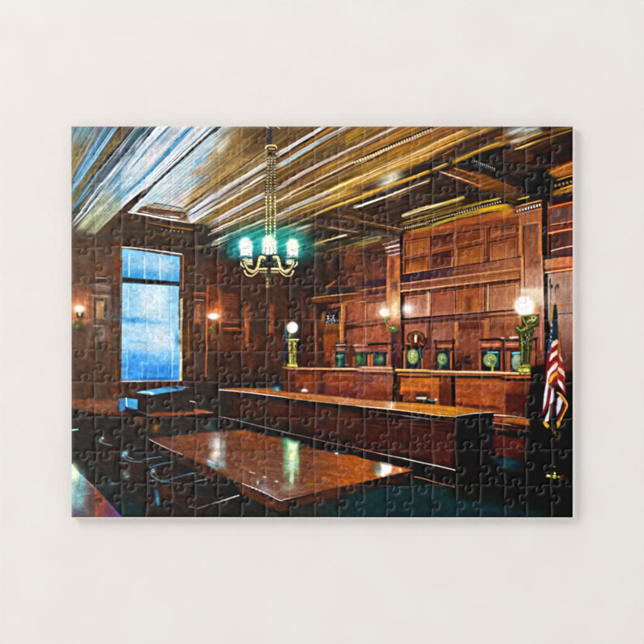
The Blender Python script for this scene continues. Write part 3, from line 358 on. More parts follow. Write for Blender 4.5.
P('7c4424', 430, 460, 510, 450, 500, 588, 430, 588, s=6, a=.7); P('c05c20', 510, 470, 644, 440, 644, 560, 510, 588, s=8, a=.6); L('c89070', 220, 560, 430, 555, w=10, a=.4); P('5c3838', 40, 545, 230, 530, 230, 588, 40, 588, s=5, a=.7); L('c08068', 40, 562, 140, 555, w=7, a=.7)
T(6, 1)
P('1b1512', 0, 0, 605, 0, 605, 60, 400, 90, 400, 588, 355, 588, 355, 110, 0, 140, s=2); P('5e3f1e', 0, 20, 120, 20, 300, 80, 200, 110, 0, 90, s=6, c2='2a1c12', v=(60, 40, 280, 90)); L('9c6c34', 90, 30, 250, 90, w=6, a=.5); B('3c4248', 350, 40, 26, 24, .5); L('e8b434', 165, 103, 250, 80, w=9); L('8c6420', 0, 100, 150, 125, w=16, a=.6); D('f0e4c0', 0, 110, 30, 125, 2, 8, .9); L('b08c2c', 605, 20, 440, 65, w=22, a=.85); L('d8b038', 605, 10, 470, 45, w=9, a=.8)
L('3a3030', 240, 105, 340, 92, w=12, a=.7); P('17100c', 110, 160, 340, 105, 345, 130, 110, 180, s=3); L('b07448', 140, 165, 345, 112, w=12); L('d8a070', 200, 145, 340, 112, w=6); P('2a1810', 130, 195, 350, 135, 350, 165, 140, 215, s=2); D('f4e8e0', 145, 200, 350, 145, 9, 7, .95, ry=11); L('b07850', 150, 225, 350, 178, w=9); L('8a5c44', 160, 240, 350, 195, w=12)
P('c08014', 0, 165, 100, 145, 110, 215, 60, 235, 0, 245, s=5); P('d89a1c', 0, 180, 60, 170, 110, 190, 0, 210, s=6, a=.8); P('a85c24', 0, 245, 130, 215, 150, 260, 150, 588, 0, 588, s=4, c2='a05c38', v=(60, 250, 60, 588)); P('5c2c1c', 0, 305, 140, 300, 145, 380, 0, 395, s=6, a=.7); L('3c1c14', 0, 405, 155, 380, w=9); L('c86a34', 0, 430, 160, 405, w=16, a=.7); P('6c3c2c', 60, 480, 160, 460, 160, 560, 60, 560, s=8, a=.6); L('6c4c40', 40, 580, 160, 565, w=12, a=.8); L('4c2c24', 160, 240, 160, 560, w=9, a=.6)
P('a4623a', 165, 240, 350, 205, 355, 588, 165, 588, s=3, c2='b4704a', v=(250, 260, 250, 588)); L('dd8838', 180, 270, 185, 588, w=12, a=.7); P('56301e', 200, 310, 215, 300, 215, 588, 200, 588, s=3, a=.85); L('c88c5c', 215, 300, 325, 285, w=9, a=.8); P('7a4630', 222, 310, 325, 300, 325, 588, 222, 588, s=4, c2='9a5c3c', v=(270, 320, 270, 588)); L('6c4434', 215, 320, 325, 305, w=16, a=.6); L('d0844c', 338, 290, 342, 588, w=10, a=.7); B('b07048', 270, 400, 40, 50, .4)
P('6c3820', 402, 180, 605, 110, 605, 588, 402, 588, s=3); P('2c1a10', 400, 90, 440, 70, 605, 40, 605, 118, 420, 160, s=4); L('c06a38', 605, 122, 500, 148, 410, 168, w=13); P('5a464a', 430, 190, 605, 155, 605, 270, 430, 300, s=3, c2='6c5250', v=(450, 200, 600, 280)); B('8a7c84', 480, 210, 30, 30, .4); L('c4805c', 605, 275, 430, 305, w=9); L('3c2018', 605, 290, 420, 322, w=7); L('e09468', 605, 338, 500, 355, 410, 375, w=14); L('6c3820', 605, 312, 410, 345, w=12)
P('46302e', 440, 390, 605, 355, 605, 468, 430, 510, s=3, c2='5c4444', v=(440, 400, 600, 480)); P('2c1c1c', 412, 380, 430, 378, 430, 588, 412, 588, s=3); L('c8bcc0', 605, 475, 520, 492, 430, 515, w=9); P('55404a', 430, 525, 605, 488, 605, 560, 430, 575, s=4); L('c88c68', 420, 588, 605, 572, w=26); L('8c6c70', 480, 520, 480, 570, w=4, a=.7)
# ================================================================== third band
T(0, 2)
P('554a45', 30, 0, 445, 0, 445, 588, 30, 588, s=2, c2='5d5049', v=(100, 0, 100, 500)); B('33291f', 150, 20, 30, 24, .6); B('3a322e', 200, 40, 16, 60, .6); B('6c6259', 100, 60, 60, 50, .4); B('403631', 120, 130, 60, 40, .4); P('6c4c32', 210, 70, 270, 70, 270, 200, 210, 200, s=12, a=.7); P('5c4a3e', 270, 50, 380, 60, 380, 190, 270, 200, s=8, a=.8)
P('784328', 385, 0, 443, 0, 443, 600, 400, 600, 390, 300, s=6, c2='4c4240', v=(420, 80, 420, 400)); P('45424a', 225, 200, 350, 205, 350, 250, 225, 250, s=4); L('c8c4cc', 232, 210, 320, 212, w=6); P('76747c', 215, 262, 350, 270, 350, 320, 215, 300, s=5); L('a4a0a8', 235, 262, 345, 290, w=8, a=.7); L('4c4448', 200, 320, 350, 335, w=10, a=.7)
P('7f7674', 200, 340, 360, 345, 350, 588, 190, 588, s=5, c2='767078', v=(280, 340, 280, 588)); L('b8a898', 190, 350, 330, 358, w=10, a=.7); P('4c4644', 215, 370, 325, 375, 320, 560, 212, 555, s=3); P('b8a284', 235, 395, 300, 395, 298, 540, 232, 532, s=4, c2='a89078', v=(260, 400, 260, 540)); L('6c6460', 300, 380, 305, 540, w=9); B('3c302c', 190, 230, 16, 40, .6); B('7c5244', 340, 220, 30, 24, .6); P('3c3840', 360, 270, 385, 280, 385, 588, 360, 588, s=5, a=.7); P('5c5c64', 385, 360, 420, 400, 415, 588, 385, 588, s=6, a=.7)
B('9a6a58', 120, 330, 60, 60, .7); P('a8705c', 40, 340, 180, 340, 190, 588, 40, 588, s=20, a=.6); B('e8a070', 95, 450, 85, 75, .9); B('ffd8a8', 95, 460, 60, 46, .95); B('fff8f0', 100, 458, 46, 34, 1, p=1.4); B('d8885c', 150, 560, 30, 30, .7); B('e08c50', 50, 560, 16, 34, .8); L('b8a0a0', 168, 350, 172, 588, w=12, a=.6)
P('2c4c34', 76, 488, 132, 488, 128, 530, 110, 545, 90, 540, 78, 520, s=3); P('e8f4e0', 88, 488, 120, 488, 112, 515, 95, 515, s=3); L('4c6c4c', 104, 540, 90, 588, w=12)
P('58b0e0', 446, -20, 644, 10, 644, 208, 446, 205, s=2); 
A()
# window, two sashes
P('7cc0e8', 122.3, 248, 180, 257.5, 179.5, 284.5, 122.5, 279, s=1.5, c2='3b9cde', v=(150, 262, 150, 282)); B('a9cfe8', 150, 262, 16, 7, .7); B('c4dcee', 166, 267, 10, 9, .75); B('3f9fdd', 127, 270, 5, 9, .5); B('2f8ed4', 140, 277, 14, 4, .7); B('6cb8e4', 175, 262, 5, 8, .5); B('8cc8ea', 130, 257, 8, 4, .6)
P('a4d2ee', 122.5, 283, 179, 286.5, 180, 380, 121.3, 380, s=1.5); P('8cc8ea', 122.5, 283, 138, 284, 138, 320, 122, 320, s=16, a=.7); B('dfe9f1', 154, 302, 15, 17, .85); B('6cb8e4', 175, 296, 5, 20, .45); B('2f92da', 133, 320.5, 17, 3, .8, 4); B('5cb0e2', 156, 323, 14, 2.5, .5, 4); B('dfe6ee', 160, 338, 16, 13, .8); B('b8dcf2', 136, 336, 12, 8, .6); B('d4e4f0', 148, 350, 20, 6, .5); B('2f8ed0', 177, 340, 2.5, 10, .6)
B('2f90d8', 134, 360, 17, 9, .8); B('3c98dc', 165, 368, 18, 9, .8); P('2d8ad6', 121, 362, 180, 366, 180, 380, 121, 380, s=14, a=.7); B('7cc4ec', 150, 364, 16, 2.5, .45); B('1d5f9c', 155, 378.6, 26, 1.6, .8); B('9cd4f2', 123.5, 345, 3, 12, .5); B('9cd0ee', 168, 358, 6, 5, .5); B('5cb0e4', 138, 342, 14, 1.5, .4, 3)
N(.06, (122, 248, 180, 256, 180, 380, 122, 380), 9, 2.2, 'xy', 5, oct=3)
for x, y0, y1, a in ((129.6, 255, 277.5, .95), (144.8, 256, 278, .95), (160.5, 258, 279, .95), (128.6, 288, 316, .7), (144.9, 290, 314, .6), (159.8, 290, 318, .75), (127.2, 351, 378, .6), (142.6, 362, 377, .55), (158.4, 364, 378, .35), (172.6, 348, 377, .8)): L('f2f8fc', x, y0, x - .4, y1, w=1.4, a=a * .6, s=2)
L('8cc4e4', 170, 260, 169, 380, w=.8, a=.5); L('9cd0ea', 140, 284, 139, 380, w=.6, a=.4)
P('2b3640', 122.5, 277.2, 179.5, 281.8, 179.5, 285.6, 122.5, 281.6, s=1.2); L('55707c', 123, 277.5, 179, 282, w=.8, a=.6); L('10161c', 125, 280, 178, 284.6, w=1.4, a=.7)
L('e8e0da', 122, 247.2, 150, 249.8, 182, 254.6, w=1.2); L('5c3c34', 122, 246, 183, 253, w=1, a=.6); L('6c3c30', 122, 248.6, 180, 256.2, w=1, a=.5)
P('5f4334', 180, 256, 183.8, 255.5, 183.8, 302, 179.8, 300, s=1.2); L('a8846c', 183.6, 255.5, 183.2, 290, w=1, a=.8); P('b7b58c', 179.6, 300, 183, 298, 182.6, 381, 179.5, 381, s=1.2); P('dcdcb8', 180, 352, 182, 352, 181.8, 380, 180, 380, s=1); B('5c4a34', 180, 342, 2, 3, .7); P('35302e', 178.6, 290, 180.4, 290, 180.4, 330, 178.8, 330, s=2, a=.5)
L('c9c4cc', 121, 381.2, 181, 380.8, w=1.3); L('4a8cc0', 121, 379.6, 150, 379.8, w=.8, a=.6); P('4c3a34', 118.6, 340, 121.4, 340, 121.2, 400, 119, 400, s=2, a=.6)
T(1, 2)
P('47342a', 372, 0, 550, 0, 550, 300, 372, 300, s=5, c2='413531', v=(400, 0, 500, 250)); B('7a4224', 390, 80, 16, 60, .6); B('2c2420', 400, 60, 24, 30, .6); P('4c4440', 440, 60, 520, 60, 530, 180, 440, 200, s=8, a=.7); L('b8a8a8', 450, 182, 520, 186, w=5, a=.5); B('5c4a42', 470, 230, 50, 20, .6); B('332a27', 560, 60, 40, 40, .6); B('2b2422', 590, 200, 30, 60, .6); B('6c4a38', 555, 220, 10, 60, .5); B('5c5450', 520, 200, 20, 14, .5)
P('3c3433', 420, 270, 550, 270, 545, 330, 425, 320, s=4); P('83533c', 430, 325, 545, 332, 545, 360, 432, 350, s=3, a=.9); L('e0a088', 440, 328, 530, 334, w=5, a=.7); L('e8b49c', 450, 386, 520, 390, w=6, a=.9); P('4c3c3a', 430, 395, 540, 400, 540, 588, 430, 588, s=4); P('b87a58', 460, 430, 495, 420, 500, 588, 455, 588, s=7, a=.9); L('d8a080', 450, 470, 450, 588, w=6, a=.7); L('7c6860', 520, 420, 520, 588, w=7, a=.7); P('4c4038', 375, 330, 430, 330, 430, 588, 375, 588, s=6, a=.8); B('685a4c', 400, 420, 18, 30, .6)
L('a8603c', 556, 280, 552, 400, 546, 588, w=16, a=.9); P('7a3c20', 570, 300, 644, 280, 644, 440, 570, 480, s=18, a=.8); B('6c4030', 620, 320, 30, 50, .6); B('e07c38', 610, 480, 50, 50, .8)
T(2, 2)
P('332623', 0, 0, 644, 0, 644, 588, 0, 588, s=3, c2='3a2926', v=(100, 0, 300, 588)); P('4c342a', 0, 40, 100, 130, 110, 300, 90, 420, 0, 420, s=14, a=.8); B('1f8088', 190, 25, 40, 30, .8); B('174c58', 150, 30, 60, 40, .6); B('8a4424', 60, 170, 12, 60, .6); B('583c30', 100, 90, 60, 50, .6); B('463028', 190, 180, 36, 26, .6); B('2c2328', 20, 210, 26, 30, .8); B('443835', 310, 270, 80, 50, .7); B('2a2120', 260, 300, 40, 60, .3); B('4c3c38', 540, 250, 26, 60, .5)
P('8a4c30', 45, 300, 90, 320, 90, 500, 45, 480, s=10, a=.9); P('5b3324', 95, 330, 215, 335, 215, 460, 95, 450, s=6, a=.9)
for y in (345, 368, 390, 412, 434): L('8a5038', 105, y, 205, y + 5, w=6, a=.5)
P('3c3331', 230, 340, 600, 330, 600, 588, 230, 588, s=12, a=.6); P('b05c28', 270, 440, 302, 440, 300, 600, 270, 600, s=10, a=.9); P('9a5430', 478, 420, 508, 420, 505, 600, 474, 600, s=9, a=.9); L('c88858', 275, 470, 272, 588, w=5, a=.7); L('d09070', 478, 460, 476, 588, w=5, a=.6); P('6c4030', 590, 360, 620, 360, 620, 560, 590, 560, s=12, a=.7); P('7c4630', 320, 490, 350, 490, 350, 588, 320, 588, s=9, a=.6); B('744030', 140, 510, 50, 40, .8); B('5c3828', 200, 520, 30, 40, .6)
B('f09048', 40, 470, 60, 60, .85); B('ffe0a8', 30, 515, 46, 32, 1); B('ffffff', 20, 515, 44, 24, 1, p=1.3); B('d87830', 75, 560, 20, 30, .7)
T(3, 2)
P('2b2523', 0, 0, 644, 0, 644, 588, 0, 588, s=3, c2='42302a', v=(100, 0, 600, 500)); B('17606a', 150, 10, 50, 30, .7); B('1c2c30', 120, 90, 50, 70, .6); P('46402c', 290, 0, 450, 0, 440, 50, 290, 60, s=5, a=.9); B('3b3c30', 240, 40, 34, 20, .7); P('40332f', 240, 90, 330, 90, 340, 280, 240, 270, s=8, a=.8); P('6c4030', 360, 70, 400, 70, 400, 140, 360, 150, s=8, a=.6); P('5c3a2c', 480, 60, 644, 40, 644, 210, 520, 280, 480, 220, s=12, a=.8); B('9c5428', 550, 60, 50, 50, .5); L('a8643c', 540, 185, 644, 170, w=14, a=.5); B('3c2620', 580, 130, 50, 16, .5)
L('8c4c20', 440, 230, 350, 290, w=20, a=.8); L('d08c50', 420, 245, 360, 288, w=8, a=.5); P('2c2628', 350, 300, 430, 270, 490, 320, 350, 340, s=6, a=.8); P('343034', 440, 285, 550, 300, 530, 340, 440, 330, s=6); B('8c5430', 555, 250, 36, 26, .6); L('b47844', 240, 372, 430, 350, 644, 330, w=9); L('e0b890', 400, 352, 490, 342, w=5, a=.7); P('7a4824', 240, 375, 640, 345, 640, 385, 240, 410, s=4, a=.7); L('8c5434', 380, 440, 500, 420, 644, 395, w=30, a=.8); L('c08850', 500, 402, 644, 380, w=6, a=.7); P('2c221f', 240, 410, 380, 400, 380, 480, 300, 480, s=8, a=.6)
P('b06c44', 480, 420, 520, 410, 515, 600, 478, 600, s=5, a=.9); L('e8a468', 484, 430, 482, 590, w=8, a=.8); L('5c3420', 515, 430, 512, 590, w=7, a=.8); P('96543c', 530, 430, 644, 395, 644, 560, 530, 560, s=4); L('5c3028', 520, 565, 644, 540, w=12); P('7c4c3c', 560, 410, 600, 405, 580, 430, s=4, a=.5)
P('8a5828', 320, 500, 350, 490, 350, 590, 320, 590, s=4, a=.8); P('26232a', 355, 495, 465, 480, 460, 600, 355, 600, s=3); P('7c5a24', 455, 480, 475, 480, 475, 600, 455, 600, s=3)
R_ = np.random.RandomState(3)
for i in range(70): E(('c8d4ec', '7c98c8', 'e8e0d0', '8c7848', '4c5c80')[i % 5], 365 + R_.rand() * 90, 510 + R_.rand() * 110, 4 + 3 * R_.rand(), None, .75, .8)
P('2c2a2c', 100, 260, 150, 260, 150, 320, 60, 420, 60, 330, s=8, a=.7); B('16161a', 70, 440, 26, 26, .7); B('4c3836', 200, 210, 30, 30, .4); P('5c3834', 155, 330, 200, 330, 180, 588, 150, 588, s=8, a=.6); L('8c6458', 165, 400, 160, 560, w=6, a=.5); P('6c3c24', 225, 450, 265, 450, 265, 540, 225, 550, s=8, a=.8); B('7c4830', 250, 540, 20, 20, .6)
T(4, 2)
P('5a3a30', 0, 0, 270, 0, 265, 588, 0, 588, s=2, c2='7d4c3c', v=(100, 20, 100, 500)); B('3a2c2c', 180, 30, 90, 30, .7); B('7c4c28', 30, 60, 40, 40, .6); B('8c4a28', 30, 150, 50, 50, .5); B('6c4440', 165, 110, 40, 34, .6); P('744838', 110, 160, 240, 140, 250, 200, 110, 230, s=10, a=.8); P('3d2c3c', 60, 240, 265, 210, 265, 270, 60, 300, s=6, a=.9); L('c8906c', 0, 318, 130, 300, 265, 278, w=8, a=.8); P('4c343c', 100, 310, 260, 290, 260, 345, 100, 360, s=8, a=.7); L('9c6050', 0, 375, 260, 340, w=16, a=.7); L('d89c70', 0, 408, 90, 398, w=9, a=.8); L('3c2424', 100, 412, 240, 398, w=9, a=.8)
P('a0644c', 0, 420, 80, 410, 80, 560, 0, 570, s=4, a=.8); P('b07860', 110, 415, 260, 400, 260, 540, 110, 550, s=5, a=.8); L('d8a078', 95, 410, 92, 570, w=9, a=.8); L('5c3430', 0, 575, 200, 555, w=10, a=.8)
P('9a5a38', 265, 25, 372, 20, 375, 588, 265, 588, s=2, c2='c08a5c', v=(320, 60, 320, 440)); L('b8a8b0', 270, 22, 320, 28, 360, 15, w=12, a=.8); P('4a3440', 300, 240, 345, 235, 345, 310, 300, 310, s=8, a=.75); P('54303a', 298, 60, 330, 60, 330, 180, 298, 200, s=9, a=.5); L('d07c34', 275, 60, 272, 380, w=14, a=.6); L('e0946c', 368, 250, 372, 588, w=7, a=.7); P('c87c34', 335, 60, 370, 60, 370, 230, 335, 230, s=9, a=.6); B('e8d0a0', 335, 440, 42, 90, .9); B('fff4dc', 330, 480, 34, 60, .8)
P('130f12', 374, 0, 400, 0, 406, 588, 376, 588, s=2); P('2c1810', 400, 320, 415, 310, 415, 588, 400, 588, s=4)
P('935228', 404, 0, 644, 0, 644, 588, 404, 588, s=2, c2='b07a5c', v=(500, 100, 500, 480)); P('8a4c28', 404, 0, 430, 0, 430, 200, 404, 210, s=5, a=.6); P('c0682c', 420, 100, 570, 70, 575, 150, 420, 190, s=8, a=.8); B('a05c2c', 500, 110, 12, 50, .6); L('c8a890', 390, 85, 470, 80, 580, 50, w=8, a=.9); L('4c2818', 420, 95, 580, 65, w=7, a=.6); P('42262c', 400, 0, 440, 0, 440, 50, 400, 60, s=5, a=.6); P('5a3018', 585, 40, 644, 30, 644, 150, 580, 160, s=6, a=.7)
P('453440', 385, 240, 480, 200, 644, 160, 644, 210, 400, 250, s=5); L('dca07c', 385, 260, 500, 240, 644, 215, w=13, a=.9); P('7a4838', 400, 270, 644, 230, 644, 280, 400, 310, s=5, a=.8); L('e8b080', 385, 318, 520, 308, 644, 290, w=15); L('f4d8a8', 400, 316, 500, 310, w=8, a=.8); L('5c3424', 410, 335, 644, 312, w=8, a=.7); L('dc9c78', 410, 362, 500, 355, w=10, a=.8)
P('b88068', 430, 380, 580, 350, 585, 520, 430, 530, s=5); P('4c2c2c', 575, 350, 583, 350, 588, 510, 580, 510, s=2, a=.8); L('e0a888', 600, 330, 602, 520, w=10, a=.8); P('ac7058', 618, 350, 644, 345, 644, 520, 618, 520, s=4); L('3c2420', 480, 535, 590, 525, w=9, a=.8); L('c89880', 440, 550, 644, 530, w=9, a=.7); L('3c2424', 600, 540, 644, 535, w=10, a=.8); B('e8ecf0', 450, 480, 50, 44, .85); B('ffffff', 440, 480, 30, 26, .6)
B('e8e0d8', 240, 440, 40, 50, .75); B('d8e8f4', 250, 475, 44, 26, .95); B('ffffff', 252, 480, 30, 30, 1, p=1.3); P('d8f0e0', 225, 495, 280, 495, 270, 530, 235, 530, s=4); P('2c6c2c', 235, 535, 292, 535, 285, 550, 245, 556, s=3); L('d8e8d0', 270, 505, 330, 500, w=16, a=.5); L('54481c', 265, 550, 270, 588, w=9)
T(5, 2)
P('a0603c', 0, 0, 644, 0, 644, 588, 0, 588, s=2, c2='b0704e', v=(300, 50, 400, 500)); P('7c4020', 0, 0, 40, 0, 40, 150, 0, 160, s=6); P('3e2018', 50, 0, 230, 0, 220, 30, 50, 45, s=6, a=.8); P('5c3228', 50, 45, 200, 40, 190, 135, 50, 155, s=6, a=.7); P('94501e', 210, 30, 370, 20, 370, 100, 210, 120, s=5); L('d89444', 222, 35, 218, 125, w=9, a=.8); P('a86020', 370, 20, 500, 10, 500, 75, 370, 100, s=7); P('4c2414', 330, 0, 420, 0, 360, 20, s=4, a=.6); P('8c5434', 545, 10, 640, 0, 640, 60, 550, 80, s=6)
L('d8a08c', 40, 155, 210, 130, 390, 98, w=7, a=.7); L('3c1c18', 210, 145, 380, 108, 500, 85, 644, 58, w=9); P('3a2a3a', 0, 165, 100, 150, 100, 215, 0, 235, s=5); P('6c4438', 100, 165, 370, 120, 370, 190, 100, 220, s=6, a=.9); P('a86a50', 375, 110, 644, 70, 644, 130, 375, 180, s=6, a=.7); L('5c4c5c', 100, 225, 250, 205, w=20, a=.5); L('c48068', 0, 240, 250, 205, 440, 175, w=16, a=.8); L('e09c70', 440, 170, 644, 135, w=9, a=.5); P('c48064', 560, 130, 640, 120, 640, 190, 560, 200, s=6, a=.7); P('6c4848', 40, 245, 200, 235, 200, 290, 40, 285, s=6, a=.6)
L('5c2c1c', 200, 265, 400, 230, 644, 195, w=8, a=.8); L('e0946c', 0, 300, 200, 292, 300, 270, w=14, a=.9); L('c88048', 300, 275, 470, 245, 644, 225, w=16, a=.8); L('3a1c14', 150, 318, 300, 300, 470, 275, 500, 280, w=9); L('a8542c', 60, 325, 200, 315, w=8, a=.7); L('3c1c14', 520, 285, 640, 262, w=7, a=.7)
L('e8c0a0', 30, 340, 26, 560, w=10, a=.8); L('402020', 45, 350, 40, 510, w=5, a=.8); P('b26e58', 55, 355, 205, 330, 205, 490, 55, 505, s=5); B('7c4c50', 130, 450, 60, 50, .5); B('a04838', 90, 380, 30, 30, .4); P('aa5e30', 255, 310, 480, 280, 475, 470, 255, 490, s=6); P('7c4428', 335, 320, 385, 320, 385, 460, 335, 460, s=14, a=.6); B('c87c40', 430, 400, 24, 50, .5); L('e4b498', 512, 290, 508, 470, w=10, a=.8); L('6c3c38', 495, 290, 490, 470, w=8, a=.7); L('caa090', 245, 345, 240, 490, w=7, a=.6); P('c48a6c', 530, 290, 644, 270, 644, 450, 530, 460, s=5)
L('e0b090', 50, 515, 250, 495, 470, 480, w=7, a=.8); L('2c1414', 50, 525, 240, 505, w=8, a=.8); L('6c4448', 0, 545, 470, 500, w=26, a=.7); L('2c1614', 520, 488, 644, 465, w=12); L('3c1e1c', 60, 572, 240, 562, 470, 540, w=11, a=.8); L('cf9478', 480, 510, 644, 495, w=14, a=.7); P('8c5844', 60, 580, 240, 575, 240, 600, 60, 600, s=4)
T(6, 2)
P('aa6240', 0, 0, 185, 0, 185, 588, 0, 588, s=2, c2='ba7a5c', v=(80, 80, 80, 450)); P('94502e', 0, 0, 170, 0, 170, 40, 0, 70, s=7, a=.8); L('32180f', 0, 72, 90, 50, 175, 40, w=9); P('b87458', 0, 90, 180, 60, 180, 130, 0, 165, s=8, a=.7); L('7c4028', 0, 150, 180, 115, w=9, a=.5); L('e89448', 0, 205, 80, 195, 180, 185, w=14, a=.9); L('34180e', 0, 230, 180, 200, w=9, a=.7); L('b0602c', 0, 265, 165, 240, w=10, a=.7); P('bc8468', 0, 280, 160, 265, 160, 440, 0, 450, s=5); L('4c3438', 178, 180, 176, 350, w=9, a=.8); L('b8968c', 120, 250, 118, 280, 95, 430, w=6, a=.4); L('3c1c14', 0, 485, 130, 465, w=10, a=.9); P('8c5438', 0, 460, 130, 445, 130, 470, 0, 480, s=4, a=.6); P('a8603c', 0, 500, 140, 480, 190, 588, 0, 588, s=5); L('3a2018', 0, 530, 150, 512, w=5, a=.6); L('e0c0a8', 36, 0, 36, 588, w=3, a=.25)
P('a96a4a', 187, 0, 365, 0, 370, 588, 187, 588, s=2, c2='c4907c', v=(280, 20, 280, 260)); P('8c4c30', 220, 30, 360, 20, 360, 110, 230, 130, s=12, a=.5); L('e8a05c', 196, 10, 196, 260, w=10, a=.8); L('5c2c1c', 212, 0, 215, 280, w=8, a=.7); L('e8b4a0', 350, 20, 355, 300, w=9, a=.6); P('7c4a58', 250, 40, 300, 40, 300, 110, 250, 110, s=14, a=.4); B('f0e8c8', 270, 320, 90, 34, .8); P('dfe2c8', 200, 300, 368, 300, 368, 430, 260, 420, 200, 370, s=26, a=.8); P('ecece0', 290, 330, 365, 330, 362, 415, 300, 410, s=22, a=.6); P('d88840', 275, 430, 330, 420, 330, 490, 280, 500, s=10, a=.8); P('b07868', 330, 440, 372, 430, 375, 588, 320, 588, s=5); B('f8f0d8', 240, 310, 60, 14, .7); L('2c2c28', 268, 370, 270, 385, w=5, a=.7)
P('0d0b0d', 365, 0, 385, 0, 385, 30, 375, 60, 370, 130, 400, 160, 408, 588, 372, 588, s=2); P('3a3038', 385, 0, 605, 0, 605, 30, 385, 60, s=3); L('6c5058', 400, 15, 600, 10, w=20, a=.4); P('c08a64', 380, 62, 605, 38, 605, 110, 380, 135, s=3, c2='b4785c', v=(400, 60, 600, 110)); L('7c4830', 385, 90, 385, 140, 605, 118, w=6, a=.7); L('f0c090', 385, 165, 500, 150, 605, 135, w=11); L('5a3020', 400, 180, 605, 150, w=5, a=.6)
P('b0a2a4', 405, 180, 605, 155, 605, 588, 405, 588, s=3, c2='a49ca4', v=(480, 200, 500, 480)); L('d08c64', 440, 220, 605, 195, w=13, a=.8); L('8c8488', 440, 235, 605, 212, w=5, a=.5); B('c4bec0', 540, 320, 50, 70, .6); L('e0c0a8', 605, 205, 480, 225, w=4, a=.6); L('c87844', 480, 432, 605, 415, w=10, a=.9); L('dcbca0', 480, 420, 605, 404, w=5, a=.7); L('2c2020', 480, 498, 605, 490, w=6); P('bcb4b4', 478, 510, 605, 500, 605, 588, 478, 588, s=4, a=.7)
L('2a2024', 421, 215, 424, 330, 424, 440, w=7); B('14281c', 428, 278, 14, 20, 1, p=1.5); B('2c3c1c', 418, 235, 6, 20, .8); P('8c6c48', 418, 430, 440, 430, 436, 588, 415, 588, s=3); B('1c2c18', 480, 276, 16, 20, 1, p=1.5); B('141c14', 462, 290, 8, 12, .9); L('3c3818', 463, 300, 463, 330, w=7); L('c8b070', 462, 355, 464, 410, w=6); L('7c7444', 462, 410, 462, 430, w=8); P('a89028', 432, 430, 455, 410, 445, 588, 425, 588, s=3); P('0e2438', 450, 425, 472, 420, 480, 500, 482, 600, 435, 600, s=2); P('e8e0d8', 405, 200, 430, 200, 430, 330, 405, 330, s=8, a=.0)
# ================================================================== fourth band
T(0, 3)
P('4c443e', 30, 0, 415, 0, 415, 600, 30, 600, s=3, c2='433b35', v=(100, 0, 100, 500)); B('e09868', 50, 20, 20, 40, .8); B('d88c64', 148, 35, 20, 40, .8); B('3c6c38', 95, 55, 44, 34, .9); B('6c9c60', 85, 75, 24, 16, .8); B('2c3c28', 100, 105, 26, 12, .7); P('5c5048', 60, 120, 170, 120, 165, 260, 50, 260, s=12, a=.7); P('77706e', 165, 0, 205, 0, 200, 240, 165, 250, s=8, a=.7); P('6d6866', 215, 0, 350, 0, 345, 200, 215, 200, s=6, a=.8); L('c8a890', 225, 14, 325, 16, w=9, a=.8); P('5c4438', 220, 40, 330, 40, 330, 65, 220, 65, s=3, a=.8); L('bcb4bc', 215, 72, 295, 75, w=6, a=.9); P('8c8c94', 265, 85, 300, 85, 300, 190, 265, 190, s=6, a=.7); P('4c4a4c', 220, 85, 250, 85, 250, 160, 220, 160, s=5, a=.7); B('6c5444', 190, 200, 10, 60, .7); B('6a4c34', 385, 110, 28, 34, .6); P('7c5038', 330, 120, 365, 120, 360, 280, 335, 280, s=6, a=.6); P('50504e', 365, 150, 410, 150, 408, 280, 370, 280, s=6, a=.7); B('3a2e28', 200, 300, 20, 50, .6); B('6a4a32', 170, 330, 50, 30, .45); B('6c4830', 340, 400, 20, 120, .4); B('302824', 330, 500, 30, 30, .6); B('4a3c32', 130, 440, 40, 20, .4); B('524840', 80, 560, 40, 20, .5); L('7c5030', 395, 330, 395, 560, w=10, a=.6)
P('54402f', 418, 340, 434, 330, 436, 520, 418, 540, s=4, a=.7); P('443028', 415, 530, 644, 530, 644, 600, 415, 600, s=5); L('c4bcc0', 440, 517, 644, 517, w=8, a=.9)
T(1, 3)
P('42322a', 352, 0, 644, 0, 644, 600, 352, 600, s=3, c2='362c28', v=(400, 50, 480, 560)); P('6c4c34', 352, 110, 420, 110, 420, 340, 352, 300, s=10, a=.6); B('3c3c30', 365, 60, 16, 40, .5); L('9c6c40', 400, 20, 400, 330, w=9, a=.7); P('8a5838', 445, 0, 510, 0, 500, 60, 445, 60, s=8, a=.8); P('3e3432', 440, 70, 530, 80, 530, 220, 440, 180, s=6, a=.8); B('7c4824', 465, 160, 20, 26, .6); P('6c6058', 500, 30, 530, 30, 528, 180, 505, 180, s=6, a=.6); L('d07c44', 545, 0, 545, 280, 538, 480, w=13, a=.85); P('8c4c28', 555, 0, 644, 0, 644, 160, 570, 200, s=8, a=.7); B('f4c49c', 600, 10, 50, 24, .8); B('4c8c3c', 595, 110, 24, 22, .9); L('88c070', 575, 80, 620, 120, w=7, a=.8); L('2c3018', 625, 20, 625, 130, w=10); L('4c4420', 600, 50, 644, 55, w=9, a=.7); B('644028', 610, 200, 40, 50, .5); B('2c2420', 600, 340, 30, 40, .6); P('434044', 440, 300, 530, 300, 530, 460, 440, 460, s=14, a=.7); B('7c4c2c', 402, 420, 16, 44, .7); B('2a2422', 450, 520, 20, 40, .7); B('282422', 520, 520, 34, 24, .5); B('544436', 360, 470, 30, 30, .5); B('3c3430', 580, 500, 34, 26, .6)
P('472c24', 0, 518, 352, 518, 360, 600, 0, 600, s=4); B('6c3c2c', 180, 540, 100, 14, .5)
T(2, 3)
